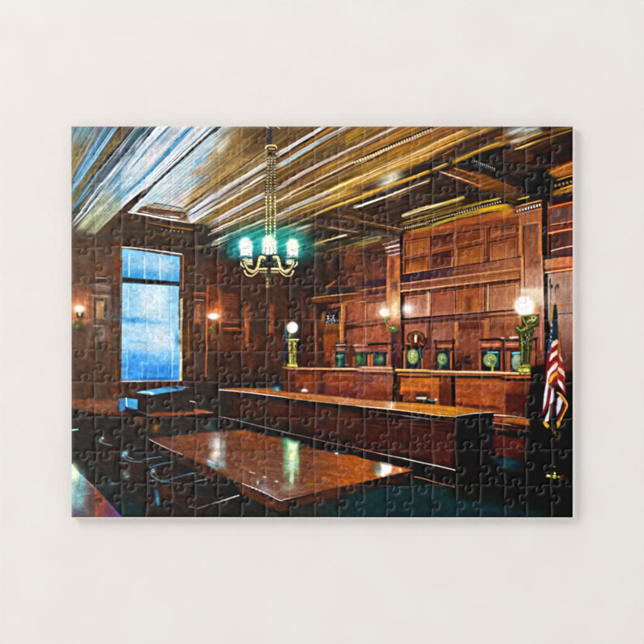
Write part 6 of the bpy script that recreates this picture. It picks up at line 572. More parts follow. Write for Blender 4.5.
# ---- panelled wall, one consistent set of rails and stiles
seam(); FR[:] = [395, 215, 1 / 3.9]
def rail(a, b): return lambda x: a + b * x
Q0, Q1, Q2, Q3, Q4, Q5, Q6, Q7, Q8, Q9 = (rail(*t) for t in ((84, -.163), (106, -.15), (172, -.226), (186, -.215), (238, -.155), (272, -.13), (300, -.115), (320, -.125), (405, -.083), (428, -.08)))
def strip(col, x0, x1, f, g, s=2.5, a=1.0, c2=None, v=None): P(col, x0, f(x0), (x0 + x1) / 2, f((x0 + x1) / 2), x1, f(x1), x1, g(x1), (x0 + x1) / 2, g((x0 + x1) / 2), x0, g(x0), s=s, a=a, c2=c2, v=v)
def edge(col, x0, x1, f, dy=0, w=4, a=.8, c2=None): L(col, x0, f(x0) + dy, x1, f(x1) + dy, w=w, a=a, c2=c2)
def panel(x0, x1, f, g, c, c2, hi='d09070', lo='2a120c'):
    strip(c, x0, x1, f, g, 2, 1, c2, ((x0 + x1) / 2, f(x0), (x0 + x1) / 2, g(x1))); m = (x1 - x0)
    P(c2, x0 + m * .2, f(x0) + 10, x1 - m * .2, f(x1) + 10, x1 - m * .25, g(x1) - 8, x0 + m * .2, g(x0) - 8, s=14, a=.4)
    edge(lo, x0, x1, f, 1, 4, .75); L(lo, x0, f(x0), x0, g(x0), w=3, a=.7); edge(hi, x0 + 2, x1, g, -1, 3, .75); L(hi, x1 - 1, f(x1) + 4, x1 - 1, g(x1), w=2.5, a=.55)
    r0, r1 = x0 + m * .12, x1 - m * .12
    edge(lo, r0, r1, f, 12, 2, .45); edge(hi, r0, r1, g, -9, 2, .4); L(hi, r1, f(r1) + 12, r1, g(r1) - 9, w=1.6, a=.35); L(lo, r0, f(r0) + 12, r0, g(r0) - 9, w=1.6, a=.4)
strip('8a4626', 32, 482, Q0, Q4, 3, .9, '7a3e26', (60, 100, 440, 60))
for x0, x1, c, c2 in ((42, 128, '94502a', 'a05a2c'), (142, 228, '52241c', '6e3826'), (246, 345, '8a4824', '7c3c1e'), (370, 470, '6e3a26', '92502e')): panel(x0, x1, Q1, Q2, c, c2, 'b87850')
for x0, x1, c, c2 in ((42, 126, '7a3e20', 'b0642c'), (144, 222, '4e241e', '6a3826'), (238, 345, '8e4c1e', 'a05a22'), (368, 474, '80462a', 'a8643c')): panel(x0, x1, Q3, Q4, c, c2, 'c08058')
for x in (34, 134, 234, 355): L('b0683c', x, Q1(x), x, Q4(x), w=5, a=.5); L('3a1a12', x + 5, Q1(x), x + 5, Q4(x), w=3, a=.6)
L('cfa088', 222, 205, 226, 165, w=4, a=.7); L('d8985c', 240, Q3(240), 238, Q4(240), w=5, a=.7)
strip('3e2a36', 26, 230, Q4, Q5, 4, .95, '5a343a', (40, 250, 230, 230)); strip('7a4430', 225, 486, Q4, Q5, 5, .9, 'a0623e', (260, 220, 470, 180)); edge('1e0e0e', 26, 486, Q4, 1, 4, .8); edge('e0a888', 28, 225, Q4, -3, 2.5, .6); edge('b07050', 230, 486, lambda x: (Q4(x) + Q5(x)) / 2, 0, 3, .6)
strip('8a5040', 26, 486, Q5, Q6, 3, .95, 'a8683e', (60, 280, 440, 230)); edge('e0a080', 26, 486, Q5, 0, 4, .85, 'd08c54'); edge('4a2018', 60, 486, Q5, 10, 3, .6); edge('5c2c1c', 120, 486, Q5, 17, 3, .5)
strip('6a3828', 30, 486, Q6, Q7, 3, .9); edge('f0bc90', 26, 486, Q6, 0, 5, .9, 'c8804c'); edge('2a120c', 40, 486, Q6, 9, 4, .7)
for x0, x1, c, c2 in ((38, 124, 'a8644c', 'c08c76'), (143, 232, '944c34', 'a4604a'), (236, 346, '9c5026', 'a45c32'), (368, 474, 'a86a4c', 'b07858')): panel(x0, x1, Q7, Q8, c, c2, 'e0ac88')
L('e0b090', 130, Q7(130), 128, Q8(130), w=5, a=.85); L('e8b890', 364, Q7(360), 362, Q8(360), w=5, a=.85); L('34181a', 352, Q7(352), 350, Q8(352), w=5, a=.7); P('5c2c20', 280, 320, 300, 320, 296, 375, 278, 375, s=10, a=.6); P('c4783c', 305, 330, 325, 325, 322, 375, 303, 378, s=9, a=.5)
strip('5a3434', 34, 486, Q8, Q9, 3, .95, '7a4838', (100, 400, 460, 390)); edge('1c0c0c', 34, 486, Q8, 4, 4, .9); edge('96604e', 34, 350, Q8, 12, 4, .5); edge('1c0c0c', 34, 486, Q9, 0, 4, .85); edge('d09474', 370, 486, Q8, 13, 6, .7)
for x0, x1, c, c2 in ((38, 124, '8c4e3e', 'a06248'), (146, 228, '8a4e40', '8c503c'), (250, 340, '70382a', '5e2c20'), (372, 474, '9a5c3c', '7c4028')): strip(c, x0, x1, Q9, rail(446, 0), 4, .85, c2, (x0, 410, x0, 446)); L('2c1410', x0, Q9(x0), x0, 450, w=3, a=.6); edge('c89078', x0 + 6, x1, Q9, 10, 2, .5)
L('c47c44', 238, 420, 238, 450, w=9, a=.7); L('b8703c', 358, 410, 356, 445, w=12, a=.7)
B('f0f2f4', 52, 366, 24, 22, .9); B('ffffff', 46, 366, 12, 12, .8)
# muted medallions and chair tops
T(5, 3)
for x, y, w_, h in ((132, 338, 34, 44), (518, 345, 52, 52)):
    E('76895c', x, y, w_ * .98, h * .98, .75, 5); E('a9b27e', x - 4, y - 6, w_ * .66, h * .7, .7, 6); [E(('4c6038', 'd0d4a4', '7c8c50')[i % 3], x + math.cos(i * 2.4) * w_ * .1 * i ** .6, y + math.sin(i * 2.4) * h * .11 * i ** .6, 4.5, 5.5, .6, 1.2) for i in range(24)]; L('dce0b4', x - w_ * .4, y - h * .3, x + w_ * .1, y - h * .55, w=5, a=.7); B('3a4c34', x + w_ * .4, y + h * .3, w_ * .3, h * .3, .6)
B('f0f4e4', 508, 372, 9, 10, .8); L('90a040', 520, 380, 560, 395, w=8, a=.7)
T(4, 3); E('86925a', 475, 318, 40, 54, .7, 5); E('c0c48c', 470, 305, 24, 34, .7, 6); [E(('4c6038', 'd0d4a4', '7c8c50')[i % 3], 475 + math.cos(i * 2.4) * 5 * i ** .6, 316 + math.sin(i * 2.4) * 7 * i ** .6, 4.5, 5.5, .6, 1.2) for i in range(24)]; B('4c6c3c', 40, 350, 20, 24, .6); B('3c5c50', 205, 350, 26, 20, .5)
T(6, 3); E('8a9c84', 152, 362, 38, 60, .6, 5); L('c8d4bc', 130, 330, 160, 310, w=5, a=.6); B('54685c', 140, 385, 12, 20, .5)
# ---- chandelier (drawn over everything)
A()
def glow(x, y, r, h=1.0):
    B('0f8f96', x, y, r * 1.4, r * 1.25, .7 * h); B('20b4b4', x, y, r * .9, r * .9, .75 * h)
glow(245, 245, 11); glow(270, 244, 12); glow(293, 247, 11.5)
B('145058', 232, 240, 10, 10, .5); B('14565c', 309, 248, 8, 12, .4)
P('3c3a40', 266, 126, 272.5, 126, 272, 147, 267.5, 147, s=1.2); L('c8b890', 266, 126.8, 269, 128.5, w=1.2); L('c0b088', 277, 127, 280, 129, w=1.2)
L('d8d0a0', 265.5, 148.5, 268, 146.2, 275, 146, 277, 148.5, w=1.3); P('3a3228', 267.5, 148, 276.5, 148, 275.5, 156, 268.5, 156, s=1); L('a89868', 268.5, 152, 275.5, 152, w=.7, a=.7); D('c8b880', 269, 149.5, 275.5, 149.5, 4, .7)
for (xa, xb) in ((268.8, 266.2), (272, 270.4), (275.2, 275.0)):
    L('3a3a34', xa, 156, xb, 196, w=1.8, a=.7); D('b8b89c', xa, 157, xb, 196, 14, .8, .85, ry=1.0); D('1c1c18', xa - .5, 158.5, xb - .5, 197, 14, .7, .9)
    L('7c8458', xb, 196, xb, 236, w=1.7, a=.8); D('e4e4b8', xb + .2, 196, xb, 238, 13, .9, .9, ry=1.5); D('26342c', xb - .4, 198, xb - .4, 235, 13, .6, .8)
FR[:] = [230, 225, 1 / 8.05]
R2 = np.random.RandomState(9)
for x, y, w_, h in ((125, 175, 52, 75), (318, 165, 58, 80), (505, 180, 48, 72)):
    B('a8f4f0', x, y - 10, w_ * 1.15, h * .75, .85)
    for q in range(9): an = q * .7; B('ffffff', x + w_ * .62 * math.cos(an), y - 20 + h * .42 * math.sin(an), w_ * .36, h * .26, .85)
    B('ffffff', x, y, w_ * .85, h * .8, 1, p=1.6)
P('f4f8f4', 84, 170, 180, 170, 180, 252, 84, 250, s=4, a=.95); P('f4f6f4', 262, 190, 378, 190, 378, 236, 262, 240, s=4, a=.9); P('f6f6f8', 462, 180, 548, 180, 548, 250, 462, 250, s=4, a=.95)
for x0 in (288, 322, 350): L('5c7068', x0, 180, x0, 240, w=6, a=.55)
for x, y in ((155, 232), (160, 246), (275, 215), (280, 230), (362, 212), (350, 230), (472, 240), (480, 246), (505, 250), (514, 244), (500, 200), (520, 210)): E('283830', x, y, 4, 4, .8, 1)
L('5ab0b8', 70, 256, 130, 250, 186, 262, w=8, a=.9); L('2c5050', 84, 266, 180, 268, w=5, a=.8); L('1e2a2a', 262, 242, 318, 252, 376, 240, w=13, a=.95); L('1e2a26', 455, 268, 545, 270, w=6, a=.8); L('c8d8d0', 450, 258, 548, 258, w=6, a=.8)
P('d8e0c4', 100, 275, 182, 275, 186, 325, 130, 320, s=3, a=.9); P('d8e0c4', 452, 280, 520, 280, 510, 322, 452, 318, s=3, a=.9)
for i in range(46):
    x, y = (100 + R2.rand() * 86, 262 + R2.rand() * 60) if i % 2 else (450 + R2.rand() * 98, 262 + R2.rand() * 62)
    E(('2c3c30', 'f4f8dc', '8c9868')[i % 3], x, y, 3 + 3 * R2.rand(), 2.5 + 2 * R2.rand(), .8, .9)
for sg in (-1, 1):
    X = lambda v: 316 + sg * v
    L('2c3226', X(38), 262, X(70), 262, X(84), 310, X(98), 355, X(128), 380, X(160), 368, X(190), 330, X(204), 300, w=38, w2=26)
    L('c2c88c', X(38), 262, X(70), 262, X(84), 310, X(98), 355, X(128), 380, X(160), 368, X(188), 330, X(200), 300, w=24, w2=14); L('f2f4c8', X(42), 256, X(64), 258, X(78), 305, X(92), 348, X(124), 370, X(156), 358, w=8)
    L('4c5838', X(60), 285, X(66), 320, X(84), 360, w=6, a=.8); L('eceec0', X(196), 372, X(178), 402, X(140), 412, X(110), 395, X(84), 372, w=15, w2=8); L('6c7448', X(190), 384, X(160), 408, X(120), 408, w=4, a=.7)
    L('e8ecc8', X(204), 340, X(222), 318, X(226), 300, w=9, a=.9); D('f4f8e4', X(214), 330, X(232), 312, 3, 5, .9); L('8c9c78', X(110), 350, X(96), 330, w=6, a=.8)
    for i in range(16): E(('3a4028', 'f0f2cc')[i % 2], X(34 + R2.rand() * 50), 266 + R2.rand() * 70, 4, 3, .75, .9)
P('4c5440', 232, 350, 400, 350, 396, 395, 366, 425, 268, 425, 240, 398, s=3); L('ecf0c0', 236, 356, 300, 352, w=15); L('ecf0c0', 332, 352, 398, 356, w=15); D('d8dca8', 240, 380, 392, 380, 11, 6, .85); L('1e2822', 250, 402, 316, 412, 384, 402, w=14, a=.85); D('8c9470', 256, 408, 376, 408, 8, 4, .7)
P('222a30', 298, 250, 328, 250, 330, 400, 300, 400, s=3); L('4c585c', 304, 260, 305, 390, w=4, a=.7)
P('5c5c44', 296, 425, 340, 425, 330, 450, 336, 470, 322, 508, 296, 508, 284, 480, 306, 450, s=2.5); B('e4e4c0', 300, 438, 9, 8, .9); B('d0d0a8', 302, 472, 8, 14, .7); B('f0f0d0', 298, 496, 9, 6, .85); B('28281e', 322, 470, 7, 16, .8)
# right globe lamp
T(6, 2)
B('fff8e8', 215, 430, 110, 90, .35); B('ffffff', 215, 435, 84, 82, .9, p=2.5); E('fffffc', 215, 435, 74, 76, 1, 5); P('5c8c10', 178, 508, 262, 500, 256, 516, 200, 520, s=3)
P('2c3410', 190, 520, 330, 500, 330, 600, 190, 600, s=4); E('5c6c2c', 285, 548, 42, 46, .9, 4); E('d8dcb0', 285, 535, 26, 20, .7, 4); L('1c2408', 240, 560, 290, 575, 315, 540, w=10); B('b8c070', 240, 560, 14, 9, .8); L('8c9c48', 200, 530, 230, 588, w=12, a=.8)
A()
A()
for x0, y0, x1, y1 in ((233, 397, 262, 415), (268, 402, 300, 424), (306, 410, 345, 436), (352, 420, 396, 448), (402, 424, 450, 462)):
    P('4c2a20', x0, y0, x1, y0 + (x1 - x0) * .16, x1, y1, x0, y1 - (x1 - x0) * .2, s=5, a=.4); L('7c4a38', x1, y0 + 5, x1, y1 - 3, w=.8, a=.35); L('0c0808', x0, y0 + 3, x0, y1 - 6, w=1, a=.5); L('6c3c2c', x0, y0 + 2, x1, y0 + 2 + (x1 - x0) * .16, w=.8, a=.5)
for x0, y0, x1, y1, x2, y2 in ((92, 440, 118, 446, 112, 470), (118, 455, 150, 462, 140, 488), (150, 470, 196, 476, 186, 502), (168, 492, 214, 498, 200, 512)):
    P('3e2a22', x0, y0, x1, y1, x2, y2, x0 + 4, y2 - 4, s=9, a=.4); L('141212', x0, y0 + 3, x0 + 5, y2 + 2, w=1.6, a=.5, s=4); L('0e0d0e', x1 - 1, y1 + 2, x2 + 2, y2 + 3, w=1.6, a=.5, s=4); L('54504c', x0, y0, x1, y1, w=.8, a=.35, s=2)
P('0c3a38', 330, 518, 345, 494, 420, 480, 470, 492, 520, 500, 560, 518, s=20, a=.45); P('5c2c1c', 240, 398, 400, 419, 452, 430, 452, 470, 330, 440, 232, 415, s=20, a=.3)
E('5c7040', 394, 329.2, 3.4, 3.6, .75, 2); E('c8d0a0', 393.2, 328.2, 1.2, 1, .8, 1); P('5c8044', 383.4, 316.6, 390, 316.6, 389.4, 319.4, 384.6, 319.6, s=1.5, a=.8); L('a8b078', 385, 320, 386.8, 325, 391, 327.5, w=1, a=.7)
for x, y, n, c in ((526, 340, 60, 5), (530, 323, 40, 6), (292, 350, 34, 4), (526, 370, 24, 6)):
    for i in range(n): E(('1c2010', 'b0b078', '6c6c44', '3c3c20')[i % 4], x + min(1.6, max(-1.6, R2.randn())) * c * .6, max(y - 5 if y < 345 else y - 12, min(373.5, y + R2.randn() * c)), .5 + .5 * R2.rand(), .5 + .8 * R2.rand(), .6, .8)
B('fff4dc', 384, 314, 7, 5, .7); B('ffffff', 384, 312.5, 3.5, 3, .9); B('ffe8c8', 214, 316, 8, 5, .6); B('ffffff', 213, 316.5, 4.5, 2.6, .9); B('f8e0c0', 545, 300, 10, 12, .35)
P('6a4428', 70, 236, 122, 244, 122, 400, 70, 400, s=12, a=.22); P('6a3a20', 186, 262, 300, 270, 286, 380, 184, 384, s=20, a=.2); P('6c5850', 553, 272, 573, 270, 573, 380, 555, 380, s=20, a=.35)
N(.42, (70, 126, 560, 126, 574, 150, 404, 236, 285, 262, 240, 256, 189, 222, 142, 210, 92, 232, 70, 226), 90, .16, 'fan', 71, s=6, oct=3)
def tint(poly, m, s=20):
    pts = [(cx(poly[i]), cy(poly[i + 1])) for i in range(0, len(poly), 2)]; sl, xx, yy = win(0, 0, CW, CH); al = polya(pts, xx, yy, s)[..., None]
    CV[:] = np.clip(CV * (1 + al * (np.array(m, np.float32) - 1)), 0, 1)
tint((225, 126, 574, 126, 574, 160, 404, 240, 300, 255, 215, 224), (1.03, .99, .9), 40)
tint((70, 236, 122, 246, 122, 400, 70, 400), (1.07, .99, .92)); tint((184, 258, 320, 262, 330, 372, 184, 384), (1.06, .99, .93)); tint((320, 262, 404, 240, 404, 372, 320, 366), (1.05, .98, .92))
tint((553, 160, 574, 150, 574, 380, 553, 380), (1.12, .96, .84), 6); tint((70, 384, 240, 400, 240, 430, 70, 430), (1.04, .99, .94)); tint((456, 430, 488, 428, 488, 500, 456, 500), (1.3, .95, .8), 12)
tint((122, 350, 180, 350, 180, 380, 122, 380), (.86, .97, 1.04), 12)
for x, y, r in ((80, 310, 13), (214, 318, 15), (384, 314, 12), (525, 305, 18)): B('e87c34', x, y, r, r * 1.2, .16)
for x, y, a_, b_ in ((79.5, 309, 4.5, 3.4), (213.5, 316.5, 5, 2.8), (384, 312.5, 4, 3.4), (524.7, 306.2, 8.8, 9), (292.4, 327.6, 5, 5)): B('ffffff', x, y, a_, b_, .95, p=2.2)
L('6c3c28', 446, 436, 455, 434, w=.8, a=.5)
# wood grain and grime of the picture
N(.22, (404, 240, 470, 228, 520, 218, 574, 205, 574, 345, 520, 372, 404, 372), 3.2, 26, 6, 31, oct=4)
N(.22, (320, 262, 404, 240, 404, 372, 320, 366), 2.6, 20, 4, 33, oct=4)
N(.2, (322, 374, 520, 376, 520, 420, 400, 402, 322, 392), 30, 2.6, 3, 35, oct=4)
N(.16, (150, 432, 250, 430, 360, 460, 410, 470, 300, 505, 270, 498), 26, 1.6, 8, 37, oct=4)
N(.14, (190, 262, 320, 262, 320, 380, 190, 380), 3, 26, 2, 39, oct=4)
N(.16, (70, 236, 122, 240, 122, 400, 70, 400), 4, 20, 2, 41, oct=3)
N(.2, (70, 126, 574, 126, 574, 160, 400, 236, 240, 256, 189, 224, 142, 212, 92, 232, 70, 230), 34, .38, 'fan', 43, s=8, oct=3)
N(.12, (70, 126, 574, 126, 574, 518, 70, 518), 2.2, 2.2, 'xy', 45, oct=2)
N(.10, (70, 126, 574, 126, 574, 518, 70, 518), 9, 7, 'xy', 47, oct=3)
# the small lights: muted bracket discs, then local contrast as in the heavily processed print
def blur(a, r):
    k = np.exp(-.5 * (np.arange(-3 * r, 3 * r + 1) / r) ** 2); k /= k.sum(); a = np.pad(a, ((3 * r, 3 * r), (3 * r, 3 * r), (0, 0)), 'edge'); n0, n1 = a.shape[0] - 6 * r, a.shape[1] - 6 * r
    t = sum(k[q] * a[q:q + n0] for q in range(6 * r + 1)); return sum(k[q] * t[:, q:q + n1] for q in range(6 * r + 1))
N(.2, (70, 240, 404, 250, 404, 380, 574, 376, 574, 518, 70, 518), 4.5, 3, 20, 61, s=8, oct=4)
CV[:] = np.clip(CV + .26 * (CV - blur(CV, 9)) + .2 * (CV - blur(CV, 2)), 0, 1)
CV[:] = CV * .84 + .16 * CV * CV * (3 - 2 * CV)
seam()
# ---------------------------------------------------------------- materials of the board
m_print, nt, bs = nodes('glossy_print')
at = nt.nodes.new('ShaderNodeAttribute'); at.attribute_name = 'ink'
nt.links.new(at.outputs['Color'], bs.inputs['Base Color'])
tc = nt.nodes.new('ShaderNodeTexCoord'); n2 = nt.nodes.new('ShaderNodeTexNoise'); n2.inputs['Scale'].default_value = 900; n2.inputs['Detail'].default_value = 2
b = nt.nodes.new('ShaderNodeBump'); b.inputs['Strength'].default_value = .07; b.inputs['Distance'].default_value = .0005
nt.links.new(tc.outputs['Object'], n2.inputs['Vector']); nt.links.new(n2.outputs['Fac'], b.inputs['Height']); nt.links.new(b.outputs[0], bs.inputs['Normal'])
bs.inputs['Roughness'].default_value = .32; bs.inputs['Specular IOR Level'].default_value = .15
m_card, nt, bs = nodes('grey_chipboard')
nz = nt.nodes.new('ShaderNodeTexNoise'); nz.inputs['Scale'].default_value = 700; cr = nt.nodes.new('ShaderNodeValToRGB')
cr.color_ramp.elements[0].color = (.60, .57, .54, 1); cr.color_ramp.elements[1].color = (.72, .69, .66, 1)
nt.links.new(nz.outputs['Fac'], cr.inputs[0]); nt.links.new(cr.outputs[0], bs.inputs['Base Color']); bs.inputs['Roughness'].default_value = .9; bs.inputs['Specular IOR Level'].default_value = .1
# ---------------------------------------------------------------- the die cut, in photograph pixels
XL = [71.3, 95, 120.5, 146.5, 171, 194.5, 218, 241, 265.5, 289.5, 314, 338, 363, 387, 410, 431.5, 455.5, 479.5, 504, 526, 551, 572.7]
YL = [126.8, 156, 183, 213.5, 247, 284, 318.5, 350.5, 381.5, 417, 451, 483, 516.9]
YR = [126.8, 163.5, 194, 226, 257, 288, 320, 351, 382, 419, 449, 485, 516.9]
NC, NR = 21, 12
rnd = random.Random(5)
node = [[None] * (NR + 1) for _ in range(NC + 1)]
for i in range(NC + 1):
    for j in range(NR + 1):
        t = min(1, max(0, (XL[i] - 200) / 250)); y = YL[j] * (1 - t) + YR[j] * t
        jx = 0 if i in (0, NC) else rnd.uniform(-1.3, 1.3); jy = 0 if j in (0, NR) else rnd.uniform(-1.2, 1.2)
        node[i][j] = (XL[i] + jx, y + jy)
def spline(P_, step=.55):
    P_ = [P_[0]] + P_ + [P_[-1]]; out = []
    for a in range(1, len(P_) - 2):
        p0, p1, p2, p3 = (np.array(P_[a + q]) for q in (-1, 0, 1, 2)); n = max(2, int(np.hypot(*(p2 - p1)) / step))
        for q in range(n):
            t = q / n; out.append(tuple(.5 * (2 * p1 + (p2 - p0) * t + (2 * p0 - 5 * p1 + 4 * p2 - p3) * t * t + (3 * p1 - p0 - 3 * p2 + p3) * t ** 3)))
    return out + [tuple(P_[-1])]
def cut(a, b, side, kc=None):                       # one edge with its knob; side = +1 knob to the left of a->b, 0 straight
    ax, ay = a; dx, dy = b[0] - ax, b[1] - ay; ln = math.hypot(dx, dy); ux, uy = dx / ln, dy / ln; nx, ny = uy, -ux
    if side == 0:
        n = int(ln / .7); return [(ax + dx * q / n, ay + dy * q / n) for q in range(n + 1)]
    c = ln / 2 + rnd.uniform(-.09, .09) * ln; c = kc * ln if kc else c; r = rnd.uniform(3.5, 4.2); h = rnd.uniform(7.2, 8.2); e1, e2 = rnd.uniform(-1.1, .8), rnd.uniform(-1.1, .8)
    q = [(0, 0), (c * .45, e1 * .8), (c - r - 1.2, e1), (c - r * .80, e1 * .4 + .9), (c - r * .74, 2.4), (c - r, h * .56), (c - r * .72, h * .88), (c, h), (c + r * .72, h * .88), (c + r, h * .56), (c + r * .74, 2.4), (c + r * .80, e2 * .4 + .9), (c + r + 1.2, e2), (ln - (ln - c) * .45, e2 * .8), (ln, 0)]
    return spline([(ax + ux * s + nx * h_ * side, ay + uy * s + ny * h_ * side) for s, h_ in q])
# knob directions read from the photograph: vertical cuts per row, R = knob points right; horizontal cuts per line, U = knob points up
VD, HD = {}, {}
READ = '''89,137L 97,166R 133,180U 173,134R 156,149U 187,187D 207,179U 247,142R 262,141L 233,151U 224,169R 255,160D 294,138R 341,144R 327,152U 304,162D 293,173R
493,156U 459,146R 446,155U 452,175L 434,175R 475,168L 502,173L 469,189U 487,139R 540,157U 514,169D 530,175R 557,167D 549,175L 517,187U 541,190U
84,207U 108,209U 89,234L 118,234L 99,201R 84,252D 108,253D 134,242U 135,218D 183,217D 150,237R 166,236L 183,249U 200,229R 252,219D 384,210L 397,221D 421,249U
466,230D 435,243R 451,240L 467,250U 497,229D 533,242R 556,240R 514,249U 557,212R 565,217U 98,268R 84,278U 110,279U 143,268L 126,265R 135,289D 125,305R 108,313U
174,267R 157,278U 148,299R 173,299R 156,313U 203,280U 189,304L 214,305L 227,284U 235,271L 254,294D 242,305R 263,307L 277,284U 227,313U 252,314U 220,273R
307,277L 328,266D 342,275R 297,285U 292,305R 322,292D 351,283U 332,308L 350,255U 298,316U 375,266D 394,284U 444,298D 467,286U 458,305R 492,293D 441,261D 508,304R
81,356D 104,345U 115,331L 98,333R 133,355D 99,367R 141,365L 84,375U 108,379U 132,324D 124,364R 149,337R 167,341L 160,358D 198,337R 203,346U 190,370L 203,380U 220,370R
234,338L 250,348U 268,339R 228,357D 242,371R 259,372L 274,363D 230,382U 276,382U 275,326D 307,341L 329,361D 472,336L 467,360D 538,359D 514,386U
90,401L 115,397L 103,409U 82,412U 127,422D 98,433R 115,433L 141,432L 126,445U 83,454D 133,393D 180,396D 166,406L 150,402R 181,412U 156,428D 203,427D 212,402L 189,434L 203,446U 156,446U
241,402R 262,405L 250,415U 272,427D 226,426D 243,433R 259,436L 274,445U 253,392D 306,423D 325,415U 348,428D 318,432R 333,435L 308,447U 328,447U
372,416U 396,428D 359,439L 381,437L 415,438R 427,437L 394,446U 467,391D 484,401R 498,402L 441,446U 452,437L 484,437R 467,444U 529,399R 516,412U 535,413U 560,425D 521,433L 536,439U 513,445U
90,464L 102,456D 124,466R 105,477U 130,491D 98,499R 115,498L 82,488D 150,500R 166,471L 198,469R 179,457D 177,490D 165,504L 251,457D 236,465L 262,463L 254,479U 276,490D 244,499R 268,499R 221,500R
310,466L 342,470R 357,469L 325,479U 350,491D 300,479U 294,503R 318,500R 342,503R 358,507L 395,491D 390,506R 404,506L 427,470L 459,470R 482,469R 446,481U 468,493D 492,481U 435,505R 459,506R 476,505L 501,469L 529,465R 515,479U 539,491D 562,479U 508,502R 521,497L 555,498R 547,468L'''
KC = {}
for w in READ.split():
    x, y = map(float, w[:-1].split(',')); d = w[-1]
    if d in 'UD': y += 4 if d == 'U' else -4
    else: x += 4 if d == 'L' else -4
    best = min((math.hypot(x - (node[i][j][0] + node[i2][j2][0]) / 2, y - (node[i][j][1] + node[i2][j2][1]) / 2), i, j, i2, j2) for i in range(NC + 1) for j in range(NR + 1) for i2, j2 in (((i + 1, j),) if d in 'UD' else ((i, j + 1),)) if i2 <= NC and j2 <= NR and (0 < j < NR if d in 'UD' else 0 < i < NC))
    _, i, j, i2, j2 = best; a, b_ = node[i][j], node[i2][j2]
    (HD if d in 'UD' else VD)[i, j] = d in 'UR'; KC[i, j, d in 'UD'] = min(.62, max(.38, (x - a[0]) / (b_[0] - a[0]) if d in 'UD' else (y - a[1]) / (b_[1] - a[1])))
vert = [[cut(node[i][j], node[i][j + 1], 0 if i in (0, NC) else (1 if VD.get((i, j), rnd.random() < .5) else -1), KC.get((i, j, False))) for j in range(NR)] for i in range(NC + 1)]
hor = [[cut(node[i][j], node[i + 1][j], 0 if j in (0, NR) else (1 if HD.get((i, j), rnd.random() < .5) else -1), KC.get((i, j, True))) for j in range(NR + 1)] for i in range(NC)]
VEIL = .009                                # the gloss already adds this much light to the blacks
def ink(px, py):                           # linear colour of the picture at photograph pixels
    u = np.clip((px - X0) * SS - .5, 0, CW - 1.001); v = np.clip((py - Y0) * SS - .5, 0, CH - 1.001)
    iu, iv = u.astype(int), v.astype(int); fu, fv = (u - iu)[:, None], (v - iv)[:, None]
    c = (CV[iv, iu] * (1 - fu) + CV[iv, iu + 1] * fu) * (1 - fv) + (CV[iv + 1, iu] * (1 - fu) + CV[iv + 1, iu + 1] * fu) * fv
    c = np.where(c <= .04045, c / 12.92, ((c + .055) / 1.055) ** 2.4); return np.maximum(c - VEIL, c * .35)
BEV, DEP, STEP = 3.5, .00038, .62          # bevel width (px), depth (m), grid step (px)
